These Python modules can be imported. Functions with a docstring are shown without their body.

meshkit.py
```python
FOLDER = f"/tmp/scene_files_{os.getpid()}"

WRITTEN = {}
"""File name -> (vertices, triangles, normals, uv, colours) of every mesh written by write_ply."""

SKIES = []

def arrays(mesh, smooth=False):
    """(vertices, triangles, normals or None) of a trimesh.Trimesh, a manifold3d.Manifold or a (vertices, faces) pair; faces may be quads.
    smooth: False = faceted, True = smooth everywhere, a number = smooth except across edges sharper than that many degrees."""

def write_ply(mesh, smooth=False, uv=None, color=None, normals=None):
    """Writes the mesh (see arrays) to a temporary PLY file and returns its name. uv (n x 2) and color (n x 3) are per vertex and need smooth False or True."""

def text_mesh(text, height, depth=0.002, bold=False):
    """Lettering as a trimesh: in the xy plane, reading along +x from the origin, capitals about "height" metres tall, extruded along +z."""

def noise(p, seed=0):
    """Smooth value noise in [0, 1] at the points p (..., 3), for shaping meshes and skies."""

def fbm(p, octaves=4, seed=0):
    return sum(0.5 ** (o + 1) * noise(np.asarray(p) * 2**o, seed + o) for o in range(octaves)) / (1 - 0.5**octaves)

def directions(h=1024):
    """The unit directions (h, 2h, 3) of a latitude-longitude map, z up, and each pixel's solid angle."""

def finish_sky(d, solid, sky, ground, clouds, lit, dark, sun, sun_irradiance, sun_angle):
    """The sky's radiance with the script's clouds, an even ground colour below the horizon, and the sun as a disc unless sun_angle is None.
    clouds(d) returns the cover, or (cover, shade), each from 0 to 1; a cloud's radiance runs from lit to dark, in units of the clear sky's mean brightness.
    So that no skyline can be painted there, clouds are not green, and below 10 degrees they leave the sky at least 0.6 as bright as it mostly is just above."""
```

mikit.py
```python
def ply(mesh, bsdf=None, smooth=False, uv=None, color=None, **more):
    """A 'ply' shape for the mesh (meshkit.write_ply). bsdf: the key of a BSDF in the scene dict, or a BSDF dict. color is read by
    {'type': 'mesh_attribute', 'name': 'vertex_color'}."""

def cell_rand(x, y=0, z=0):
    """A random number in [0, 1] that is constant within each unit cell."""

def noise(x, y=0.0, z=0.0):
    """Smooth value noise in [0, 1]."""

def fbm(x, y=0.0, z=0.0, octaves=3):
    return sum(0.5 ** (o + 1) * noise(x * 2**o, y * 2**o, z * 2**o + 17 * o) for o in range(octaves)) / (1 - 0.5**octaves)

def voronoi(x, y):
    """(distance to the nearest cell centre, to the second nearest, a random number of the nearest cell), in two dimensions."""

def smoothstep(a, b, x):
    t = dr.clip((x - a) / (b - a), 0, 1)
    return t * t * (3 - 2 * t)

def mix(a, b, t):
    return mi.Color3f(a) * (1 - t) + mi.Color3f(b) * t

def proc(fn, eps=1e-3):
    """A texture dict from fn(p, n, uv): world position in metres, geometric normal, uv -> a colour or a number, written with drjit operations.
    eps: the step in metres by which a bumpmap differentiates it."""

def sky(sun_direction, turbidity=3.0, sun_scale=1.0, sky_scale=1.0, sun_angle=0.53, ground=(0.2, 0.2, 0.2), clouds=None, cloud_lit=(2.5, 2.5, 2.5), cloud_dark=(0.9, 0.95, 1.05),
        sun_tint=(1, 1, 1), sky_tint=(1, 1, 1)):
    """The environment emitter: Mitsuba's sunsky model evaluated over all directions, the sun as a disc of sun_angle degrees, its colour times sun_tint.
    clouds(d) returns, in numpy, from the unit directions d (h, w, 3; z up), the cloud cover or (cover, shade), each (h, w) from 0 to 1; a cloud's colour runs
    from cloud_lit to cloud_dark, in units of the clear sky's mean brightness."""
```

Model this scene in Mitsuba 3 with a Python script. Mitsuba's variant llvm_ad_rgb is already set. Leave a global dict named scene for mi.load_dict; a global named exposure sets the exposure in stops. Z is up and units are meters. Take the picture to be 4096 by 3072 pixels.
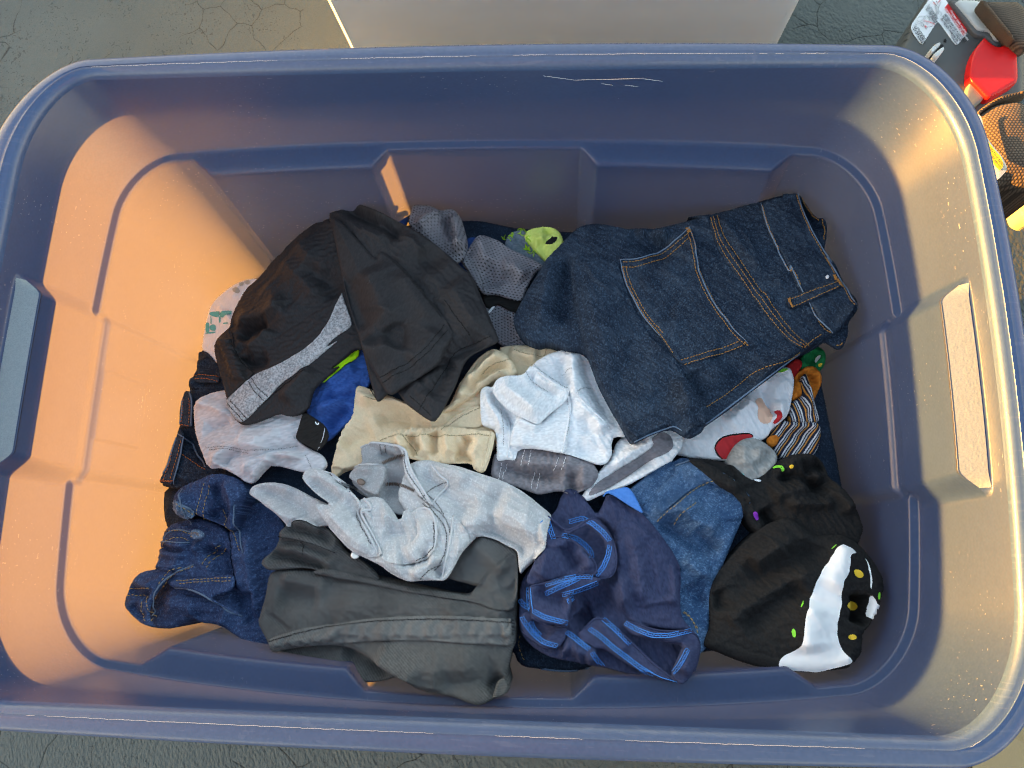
import math, numpy as np, trimesh, mitsuba as mi, mikit, drjit as dr
from mikit import proc, noise, fbm, smoothstep, mix, voronoi
from scipy.spatial import Delaunay, cKDTree
from scipy import sparse
from scipy.ndimage import gaussian_filter, maximum_filter, map_coordinates
from shapely.geometry import Polygon, LineString
import shapely
T = mi.ScalarTransform4f
rng = np.random.default_rng(11)
scene, labels = {}, {}

# ------------------------------------------------------------------ camera, sky, exposure
CAM = [0.0763, -0.1452, 0.9872]
scene['camera'] = {'type': 'perspective', 'fov': 67.3, 'fov_axis': 'x', 'near_clip': 0.01, 'far_clip': 500.0,
                   'to_world': T().look_at(origin=CAM, target=[CAM[0] - 0.0642, CAM[1] + 0.2227, CAM[2] - 0.9728], up=[-0.01, 0.9746, 0.2238])}
SUN_EL, SUN_AZ = math.radians(5.0), math.radians(1.2)      # a low evening sun, far off to the left
scene['sky'] = mikit.sky([-math.cos(SUN_EL) * math.cos(SUN_AZ), math.cos(SUN_EL) * math.sin(SUN_AZ), math.sin(SUN_EL)], turbidity=3.0,
                         sun_scale=6.4, sky_scale=4.5, sun_tint=(1.0, 0.98, 1.02), sky_tint=(1.24, 1.09, 1.01))
exposure = 3.5

# ------------------------------------------------------------------ helpers
def add(key, mesh, bsdf, smooth=False, uv=None, color=None, label=None, cat=None, group=None, kind=None):
    scene[key] = mikit.ply(mesh, bsdf, smooth, uv, color)
    tag(key, label, cat, group, kind)

def tag(key, label=None, cat=None, group=None, kind=None):
    d = {k: v for k, v in (('label', label), ('category', cat), ('group', group), ('kind', kind)) if v}
    if d:
        labels[key] = d

def numbered(key):
    if key not in scene and not any(k.startswith(key + '__') for k in scene):
        return key
    n = 1
    while f'{key}_{n:03d}' in scene or any(k.startswith(f'{key}_{n:03d}__') for k in scene):
        n += 1
    return f'{key}_{n:03d}'

def bsdf(key, d):
    scene[key] = d
    return key

def principled(color, rough=0.8, spec=0.5, bump=None, scale=1.0, **more):
    c = color if isinstance(color, dict) else {'type': 'rgb', 'value': list(color)}
    d = {'type': 'principled', 'base_color': c, 'roughness': rough, 'specular': spec, **more}
    if bump is not None:
        d = {'type': 'bumpmap', 'arbitrary': bump, 'scale': scale, 'bsdf': d}
    return {'type': 'twosided', 'bsdf': d}

def ringcurve(W, D, rx, ry, bl, br, bf, bn, ox=0.0, oy=0.0, grow=0.0, nl=300, ns=200, na=44):
    """A rounded rectangle with bowed sides, clockwise from the far left; every curve has the same number of points."""
    hx, hy = W / 2 + grow, D / 2 + grow
    rx, ry = rx + grow, ry + grow
    out = []
    def line(a, b, n):
        t = np.linspace(0, 1, n, endpoint=False)[:, None]
        out.append(np.array(a) + (np.array(b) - np.array(a)) * t)
    def arc(cx, cy, a0):
        a = np.linspace(a0, a0 - np.pi / 2, na, endpoint=False)
        out.append(np.c_[cx + rx * np.cos(a), cy + ry * np.sin(a)])
    line((-hx + rx, hy), (hx - rx, hy), nl); arc(hx - rx, hy - ry, np.pi / 2)
    line((hx, hy - ry), (hx, -hy + ry), ns); arc(hx - rx, -hy + ry, 0)
    line((hx - rx, -hy), (-hx + rx, -hy), nl); arc(-hx + rx, -hy + ry, -np.pi / 2)
    line((-hx, -hy + ry), (-hx, hy - ry), ns); arc(-hx + rx, hy - ry, np.pi)
    P = np.vstack(out)
    u, v = P[:, 0] / hx, P[:, 1] / hy
    P = P + np.c_[np.where(u > 0, br, bl) * u * (1 - v * v), np.where(v > 0, bf, bn) * v * (1 - u * u)]
    return P + [ox, oy]

def inward(P):
    t = np.roll(P, -1, 0) - np.roll(P, 1, 0)
    n = np.c_[t[:, 1], -t[:, 0]]
    return n / np.linalg.norm(n, axis=1, keepdims=True)

def loft(rings):
    n, m = len(rings[0]), len(rings)
    V = np.vstack(rings)
    i = np.arange(n); j = (i + 1) % n
    F = []
    for k in range(m - 1):
        a, b = k * n, (k + 1) * n
        F += [np.c_[a + i, a + j, b + j], np.c_[a + i, b + j, b + i]]
    return V, np.vstack(F)

def sstep(a, b, x):
    t = np.clip((np.asarray(x, float) - a) / (b - a), 0, 1)
    return t * t * (3 - 2 * t)

def lerp(a, b, x):
    return np.clip((np.asarray(x, float) - a) / (b - a), 0, 1)

# ------------------------------------------------------------------ ground
def f_asphalt(p, n, uv):
    s = fbm(p.x * 900, p.y * 900, 0.0, 2)
    big = fbm(p.x * 7, p.y * 7, 3.0, 3)
    c = mix((0.060, 0.074, 0.076), (0.100, 0.118, 0.118), dr.clip(0.5 * s + 0.8 * big - 0.2, 0, 1))
    wx, wy = p.x + 0.03 * (fbm(p.x * 22, p.y * 22, 1.0, 3) - 0.5), p.y + 0.03 * (fbm(p.x * 22, p.y * 22, 5.0, 3) - 0.5)
    d1, d2, _ = voronoi(wx * 17.0 + 3.3, wy * 17.0 + 1.7)
    crack = 1 - smoothstep(0.0, 0.028, d2 - d1)
    crack = crack * smoothstep(0.42, 0.55, noise(p.x * 11 + 5, p.y * 11, 9.0))
    pit = smoothstep(0.80, 0.86, noise(p.x * 420, p.y * 420, 2.0)) * smoothstep(0.45, 0.6, noise(p.x * 30, p.y * 30, 7.0))
    return mix(c, (0.022, 0.026, 0.027), dr.clip(0.85 * crack + 0.5 * pit, 0, 1))

def f_asphalt_h(p, n, uv):
    wx, wy = p.x + 0.03 * (fbm(p.x * 22, p.y * 22, 1.0, 3) - 0.5), p.y + 0.03 * (fbm(p.x * 22, p.y * 22, 5.0, 3) - 0.5)
    d1, d2, _ = voronoi(wx * 17.0 + 3.3, wy * 17.0 + 1.7)
    crack = (1 - smoothstep(0.0, 0.035, d2 - d1)) * smoothstep(0.42, 0.55, noise(p.x * 11 + 5, p.y * 11, 9.0))
    return 0.0030 * fbm(p.x * 420 + p.y * 160, p.y * 240 - p.x * 90, 0.0, 3) - 0.0012 * crack

bsdf('asphalt', principled(proc(f_asphalt), 0.75, 0.35, proc(f_asphalt_h, 0.0006), 1.0))
g = np.linspace(-1, 1, 3)
add('ground', (np.array([[x * 60, y * 60, 0.0] for y in g for x in g]), np.array([[i, i + 1, i + 4, i + 3] for i in (0, 1, 3, 4)])), 'asphalt', kind='structure')

# ------------------------------------------------------------------ the storage tote
def f_plastic(p, n, uv):
    s = noise(p.x * 700, p.y * 700, p.z * 700)
    c = mix((0.016, 0.032, 0.090), (0.021, 0.040, 0.106), s)
    dust = smoothstep(0.86, 0.93, noise(p.x * 520 + 9, p.y * 520, p.z * 520)) * smoothstep(0.45, 0.75, fbm(p.x * 14, p.y * 14, p.z * 14, 2))
    return mix(c, (0.45, 0.43, 0.40), 0.3 * dust)

def f_plastic_h(p, n, uv):
    return 0.00006 * noise(p.x * 1500, p.y * 1500, p.z * 1500)

def f_rim(p, n, uv):  # the tote plastic again, lightened: sky brightness on the rim put into its colour
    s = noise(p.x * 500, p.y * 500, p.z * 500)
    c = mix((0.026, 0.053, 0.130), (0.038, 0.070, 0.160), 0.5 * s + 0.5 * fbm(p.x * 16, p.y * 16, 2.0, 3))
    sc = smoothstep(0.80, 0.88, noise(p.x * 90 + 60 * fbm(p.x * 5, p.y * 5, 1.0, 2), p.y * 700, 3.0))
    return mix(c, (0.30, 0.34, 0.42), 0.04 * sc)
bsdf('plastic_rim_lit', {'type': 'blendbsdf', 'weight': 0.03, 'a': principled(proc(f_rim), 0.33, 0.5, proc(f_plastic_h, 0.0003), 1.0),
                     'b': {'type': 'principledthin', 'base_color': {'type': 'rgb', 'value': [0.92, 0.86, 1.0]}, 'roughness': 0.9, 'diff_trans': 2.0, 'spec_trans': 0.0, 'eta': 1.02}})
bsdf('plastic', {'type': 'blendbsdf', 'weight': 0.056,
                 'a': principled(proc(f_plastic), 0.30, 0.42, proc(f_plastic_h, 0.0003), 1.0),
                 'b': {'type': 'principledthin', 'base_color': {'type': 'rgb', 'value': [0.92, 0.86, 1.0]}, 'roughness': 0.9, 'diff_trans': 2.0, 'spec_trans': 0.0, 'eta': 1.02}})
HR = 0.418
OUT = dict(W=0.8031, D=0.544, rx=0.0616, ry=0.0896, bl=0.0288, br=0.0188, bf=0.0102, bn=0.0056, ox=0.0002, oy=0.0001)
INN = dict(W=0.7735, D=0.5123, rx=0.0547, ry=0.0888, bl=0.0045, br=0.0138, bf=0.0033, bn=0.0006, ox=-0.0012, oy=0.0017)
LED = dict(W=0.7077, D=0.4663, rx=0.0512, ry=0.0623, bl=0.0126, br=0.0186, bf=0.0146, bn=0.0254, ox=0.0021, oy=-0.0032)
co, ci, cl = ringcurve(**OUT), ringcurve(**INN), ringcurve(**LED)
no, ni, nl_ = inward(co), inward(ci), inward(cl)
N = len(co)
idx = np.arange(N)
NL, NS, NA = 300, 200, 44
seg_far = idx < NL
seg_right = (idx >= NL + NA) & (idx < NL + NA + NS)
seg_near = (idx >= NL + 2 * NA + NS) & (idx < 2 * NL + 2 * NA + NS)
seg_left = (idx >= 2 * NL + 3 * NA + NS) & (idx < 2 * NL + 3 * NA + 2 * NS)
seg_end = seg_left | seg_right

def at_z(P, z):
    return np.c_[P, np.broadcast_to(z, len(P))]

def make_tote():
    rings = []
    # the outer skirt hangs down from the rim, one moulded skin all the way to the floor
    for off, z in ((-0.004, 0.379), (-0.002, 0.400), (-0.0008, 0.412), (0.0010, 0.4165), (0.0040, HR), (0.009, HR + 0.0004)):
        rings.append(at_z(co - no * -off if off >= 0 else co + no * off, z))
    mid = 0.42 * co + 0.58 * ci
    rings.append(at_z(0.5 * co + 0.5 * ci, HR))
    rings.append(at_z(0.40 * co + 0.60 * ci, HR - 0.0002))
    rings.append(at_z(0.38 * co + 0.62 * ci, HR + 0.0006))       # the flash line
    rings.append(at_z(0.36 * co + 0.64 * ci, HR - 0.0004))
    for a in np.linspace(0.15, 1, 8) * np.pi / 2:                 # the inner edge of the rim rolls over
        R = 0.0085
        rings.append(at_z(ci + ni * (-R * 0.8 + R * 0.8 * math.sin(a)), HR - 0.0006 - R * (1 - math.cos(a))))
    y_i = ci[:, 1]
    def handle(y, half_in):                                      # 1 inside the handle block, chamfered at its two sides
        yy = np.where(seg_right, y + 0.0045, y + 0.001)
        return np.where(seg_end, 1 - sstep(half_in, half_in + 0.020, abs(yy)), 0.0)
    z_led = 0.3282
    hm = handle(y_i, 0.066)
    front0 = 0.0225                                              # how far the shelf reaches in from the wall
    def wall(z):                                                 # the plain upper wall at height z
        t = (HR - 0.009 - z) / (HR - 0.009 - z_led)
        return ci + (cl - ci) * t
    def pil(z):                                                  # the face of the block and of the pilaster below it
        zz = (0.3915 - z)
        return front0 + 0.26 * np.minimum(zz, 0.011) + 0.22 * max(zz - 0.011, 0)
    def upper(z, on):
        t = (HR - 0.009 - z) / (HR - 0.009 - z_led)
        base = wall(z)
        xw = np.abs(ci[:, 0]) - np.abs(base[:, 0])
        return at_z(base + nl_ * (np.maximum(pil(z) - np.where(seg_end, xw, 0), 0) * hm * on)[:, None], z)
    rings += [upper(z, 0) for z in (0.405, 0.401, 0.3985)]
    for s in (0.02, 0.08, 0.5, 0.92, 0.98):
        z = 0.3975 - 0.0062 * s; rings.append(at_z(wall(z) + ni * (hm * s * (front0 - 0.002))[:, None], z))
    rings += [upper(z, 1) for z in (0.3905, 0.388, 0.384, 0.3805, 0.378, 0.372, 0.364, 0.354, 0.344, 0.336, 0.331)]
    # the ledge: wide where the lower wall stands in, narrow where it stands out
    far_x, near_x = cl[:, 0], cl[:, 0]
    wide = np.zeros(N)
    fx = cl[:, 0]
    wide_far = np.maximum(lerp(-0.285, -0.268, fx) * (1 - lerp(-0.108, -0.093, fx)), lerp(0.093, 0.108, fx) * (1 - lerp(0.271, 0.289, fx)))
    wide_near = np.maximum(lerp(-0.275, -0.255, fx) * (1 - lerp(-0.100, -0.082, fx)), lerp(0.088, 0.106, fx) * (1 - lerp(0.262, 0.282, fx)))
    wide = np.where(seg_far, wide_far, np.where(seg_near, wide_near, 0))
    half = np.where(seg_right, 0.084, 0.084)
    pm = np.where(seg_end, 1 - lerp(0.0755, 0.0805, abs(np.where(seg_right, cl[:, 1] + 0.008, cl[:, 1] + 0.009))), 0)
    hold = hm * np.maximum(pil(0.3282) - (np.abs(ci[:, 0]) - np.abs(cl[:, 0])), 0) * seg_end
    wled = 0.0085 + 0.0165 * wide
    wled = wled * (1 - pm) + pm * np.maximum(hold, 0.0030)
    start = pm * np.maximum(hold, 0.001)
    lz = np.where(pm > 0.5, 0.0, 1.0)
    def led(frac, z):
        return at_z(cl + nl_ * (start + (wled - start) * frac)[:, None], z)
    rings += [led(0.0, z_led + 0.0008), led(0.06, z_led - 0.0006), led(0.2, z_led - 0.0012), led(0.70, z_led - 0.0022), led(0.84, z_led - 0.0028), led(0.94, z_led - 0.0042), led(0.99, z_led - 0.0068), led(1.0, z_led - 0.010)]
    # lower wall, drafted; the ribs die out into the floor
    cen = cl.mean(0)
    panel = np.where(seg_left, sstep(-0.0475, -0.0455, cl[:, 1]) * (1 - sstep(0.0175, 0.0195, cl[:, 1])), 0)
    for z in (0.3165, 0.3145, 0.312, 0.300, 0.280, 0.262, 0.250, 0.248, 0.246, 0.240, 0.200, 0.150, 0.100, 0.050, 0.022, 0.013, 0.008):
        dz = z_led - 0.010 - z
        extra = {0.013: 0.004, 0.008: 0.012}.get(z, 0.0)
        rings.append(at_z(cl + nl_ * (wled + 0.085 * dz + extra + pm * 0.005 * min(1, dz / 0.004) + panel * 0.0011 * float(sstep(0.2465, 0.2495, z) * (1 - sstep(0.312, 0.316, z))))[:, None], z))
    last = rings[-1]
    for f in (0.6, 0.3, 0.02):
        q = last.copy(); q[:, :2] = cen + (q[:, :2] - cen) * f; q[:, 2] = 0.007
        rings.append(q)
    return loft(rings)

TOTE = make_tote()
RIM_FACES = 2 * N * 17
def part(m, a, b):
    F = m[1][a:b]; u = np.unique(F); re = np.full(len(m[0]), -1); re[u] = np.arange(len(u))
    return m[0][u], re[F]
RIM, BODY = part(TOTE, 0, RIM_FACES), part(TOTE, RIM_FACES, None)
tag('storage_tote', 'big open dark blue plastic tote full of children clothes', 'storage tote')
add('storage_tote__shell', BODY, 'plastic', smooth=50)
add('storage_tote__rim', RIM, 'plastic_rim_lit', smooth=50)

# the shelf on top of each handle block is moulded with a coarse frosted grain
def f_frost(p, n, uv):
    return mix((0.12, 0.15, 0.18), (0.16, 0.19, 0.215), noise(p.x * 1500, p.y * 1500, 3.0))
def f_frost_h(p, n, uv):
    return 0.00018 * noise(p.x * 900, p.y * 900, 1.0)
bsdf('frosted_plastic', principled(proc(f_frost), 0.4, 0.6, proc(f_frost_h, 0.0004), 1.0))
def shelf(side):
    sel = np.nonzero((seg_right if side > 0 else seg_left) & (np.abs(ci[:, 1] + (0.0045 if side > 0 else 0.001)) < 0.080))[0]
    y = ci[sel, 1] + (0.0045 if side > 0 else 0.001)
    m = 1 - sstep(0.066, 0.086, np.abs(y))
    rows = []
    for s in np.linspace(0.10, 0.90, 6):
        z = 0.3975 - 0.0062 * s
        t = (HR - 0.009 - z) / (HR - 0.009 - 0.3282)
        P = ci[sel] + (cl[sel] - ci[sel]) * t + ni[sel] * np.maximum(np.minimum(s, 3) * m * 0.0205, 0.0004 * s)[:, None]
        rows.append(np.c_[P, np.full(len(sel), z + 0.0005)])
    n = len(sel); V = np.vstack(rows); i = np.arange(n - 1)
    F = np.vstack([np.vstack([np.c_[k * n + i, k * n + i + 1, (k + 1) * n + i + 1], np.c_[k * n + i, (k + 1) * n + i + 1, (k + 1) * n + i]]) for k in range(5)])
    return V, F
for side in (-1, 1):
    add(numbered('storage_tote__handle_shelf'), shelf(side), 'frosted_plastic', smooth=True)
# ------------------------------------------------------------------ cloth: sheets draped one over the other
# GRID holds the height of the heap so far; every new sheet is laid over it, let buckle where it has slack, and then raises it.
CELL = 0.0015
GX0, GY0, GNX, GNY = -0.405, -0.300, 540, 400
gx, gy = np.meshgrid(GX0 + CELL * np.arange(GNX), GY0 + CELL * np.arange(GNY), indexing='ij')
GRID = np.full((GNX, GNY), 0.008)

def sample(G, x, y):
    return map_coordinates(G, [(np.asarray(x) - GX0) / CELL, (np.asarray(y) - GY0) / CELL], order=1, mode='nearest')

def splat(V, F):
    a, b, c = V[F[:, 0]], V[F[:, 1]], V[F[:, 2]]
    for w in ((1, 0, 0), (0, 1, 0), (0, 0, 1), (.5, .5, 0), (0, .5, .5), (.5, 0, .5), (.34, .33, .33), (.7, .15, .15), (.15, .7, .15), (.15, .15, .7)):
        p = a * w[0] + b * w[1] + c * w[2]
        i = np.rint((p[:, 0] - GX0) / CELL).astype(int); j = np.rint((p[:, 1] - GY0) / CELL).astype(int)
        ok = (i >= 0) & (i < GNX) & (j >= 0) & (j < GNY)
        np.maximum.at(GRID, (i[ok], j[ok]), p[ok, 2])

def chaikin(P, n=1, closed=True):
    P = np.asarray(P, float)
    for _ in range(n):
        if closed:
            Q = np.roll(P, -1, 0)
            P = np.stack([0.78 * P + 0.22 * Q, 0.22 * P + 0.78 * Q], 1).reshape(-1, 2)
        else:
            Q = np.stack([0.75 * P[:-1] + 0.25 * P[1:], 0.25 * P[:-1] + 0.75 * P[1:]], 1).reshape(-1, P.shape[1])
            P = np.vstack([P[:1], Q, P[-1:]])
    return P

def resample(P, step, closed=True):
    P = np.asarray(P, float)
    if closed:
        P = np.vstack([P, P[:1]])
    s = np.r_[0, np.cumsum(np.linalg.norm(np.diff(P, axis=0), axis=1))]
    n = max(3, int(round(s[-1] / step)))
    t = np.linspace(0, s[-1], n + 1)
    if closed:
        t = t[:-1]
    return np.c_[[np.interp(t, s, P[:, k]) for k in range(P.shape[1])]].T

def rings_of(poly):
    return [np.array(g.exterior.coords)[:-1] for g in getattr(poly, 'geoms', [poly]) if not g.is_empty and g.geom_type == 'Polygon']

def triangulate(poly, sp, insets):
    shapely.prepare(poly)
    pts = [resample(r, sp * 0.8) for r in rings_of(poly)]
    last = 0
    for d in insets:
        q = poly.buffer(-d)
        pts += [resample(r, sp * 0.85) for r in rings_of(q)]
        last = d
    core = poly.buffer(-(last + sp * 0.55))
    if not core.is_empty:
        x0, y0, x1, y1 = core.bounds
        xs = np.arange(x0, x1 + sp, sp); ys = np.arange(y0, y1 + sp, sp * 0.866)
        X, Y = np.meshgrid(xs, ys); X = X + (np.arange(len(ys)) % 2)[:, None] * sp / 2
        X = X + rng.uniform(-.12, .12, X.shape) * sp; Y = Y + rng.uniform(-.12, .12, Y.shape) * sp
        ok = shapely.contains_xy(core, X.ravel(), Y.ravel())
        pts.append(np.c_[X.ravel()[ok], Y.ravel()[ok]])
    P = np.vstack(pts)
    F = Delaunay(P).simplices
    c = P[F].mean(1)
    F = F[shapely.contains_xy(poly.buffer(1e-5), c[:, 0], c[:, 1])]
    a = np.cross(P[F[:, 1]] - P[F[:, 0]], P[F[:, 2]] - P[F[:, 0]])
    F = np.where((a < 0)[:, None], F[:, ::-1], F)[abs(a) > 1e-10]
    used = np.unique(F); re = np.full(len(P), -1); re[used] = np.arange(len(used))
    return P[used], re[F]

def edges_of(F):
    E = np.sort(np.vstack([F[:, [0, 1]], F[:, [1, 2]], F[:, [2, 0]]]), 1)
    opp = np.r_[F[:, 2], F[:, 0], F[:, 1]]
    key = E[:, 0].astype(np.int64) * (F.max() + 1) + E[:, 1]
    o = np.argsort(key, kind='stable'); k, E, opp = key[o], E[o], opp[o]
    first = np.r_[True, k[1:] != k[:-1]]
    st = np.nonzero(first)[0]; cnt = np.diff(np.r_[st, len(k)])
    two = st[cnt == 2]
    return E[st], np.c_[opp[two], opp[two + 1]], E[st[cnt == 1]]

def incidence(E, n):
    m = len(E); r = np.r_[np.arange(m), np.arange(m)]
    A = sparse.csr_matrix((np.r_[np.ones(m), -np.ones(m)], (E.T.ravel(), r)), (n, m))
    return A, np.maximum(np.bincount(E.ravel(), minlength=n), 1)

def subdivide(V, F, at):
    E = np.sort(np.vstack([F[:, [0, 1]], F[:, [1, 2]], F[:, [2, 0]]]), 1)
    u, inv = np.unique(E[:, 0].astype(np.int64) * len(V) + E[:, 1], return_inverse=True)
    a, b = u // len(V), u % len(V)
    n, m = len(V), len(F); k = n + inv.reshape(3, m).T
    F2 = np.vstack([np.c_[F[:, 0], k[:, 0], k[:, 2]], np.c_[F[:, 1], k[:, 1], k[:, 0]], np.c_[F[:, 2], k[:, 2], k[:, 1]], k])
    return np.vstack([V, (V[a] + V[b]) / 2]), F2, np.vstack([at, (at[a] + at[b]) / 2])

def laplace(V, F, it, lam, fixed):
    E, _, _ = edges_of(F)
    n = len(V)
    M = sparse.csr_matrix((np.ones(2 * len(E)), (np.r_[E[:, 0], E[:, 1]], np.r_[E[:, 1], E[:, 0]])), (n, n))
    deg = np.asarray(M.sum(1)).ravel()[:, None]
    for _ in range(it):
        for l in (lam, -lam * 1.03):
            D = (M @ V) / deg - V
            D[fixed] = 0
            V = V + l * D
    return V

def path_dist(P, line):
    """distance of the points P to a polyline and the position 0..1 along it"""
    line = np.asarray(line, float)
    s = np.r_[0, np.cumsum(np.linalg.norm(np.diff(line, axis=0), axis=1))]
    best = np.full(len(P), 1e9); t = np.zeros(len(P)); side = np.zeros(len(P))
    for i in range(len(line) - 1):
        a, d = line[i], line[i + 1] - line[i]
        L2 = max(d @ d, 1e-12)
        u = np.clip(((P - a) @ d) / L2, 0, 1)
        q = P - (a + u[:, None] * d)
        r = np.hypot(q[:, 0], q[:, 1])
        m = r < best
        best[m] = r[m]; t[m] = (s[i] + u[m] * math.sqrt(L2)) / s[-1]; side[m] = np.sign(d[0] * q[m, 1] - d[1] * q[m, 0])
    return best, t, side

def hash_name(t):
    h = 7
    for ch in t:
        h = (h * 131 + ord(ch)) % 1000003
    return h

def heap_lift(P):
    """The heap is not level: it climbs from the far left corner of the tote to the near right one."""
    x, y = P[:, 0], P[:, 1]
    return (49.3 + 106.7 * x - 211.7 * y - 190.7 * x * x + 206.4 * x * y + 160.0 * y * y + 22 * np.exp(-((x - 0.0) / 0.13) ** 2 - ((y + 0.27) / 0.07) ** 2)
            + 34 * np.exp(-((x + 0.13) / 0.13) ** 2 - ((y - 0.20) / 0.07) ** 2)) / 1000

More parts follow.
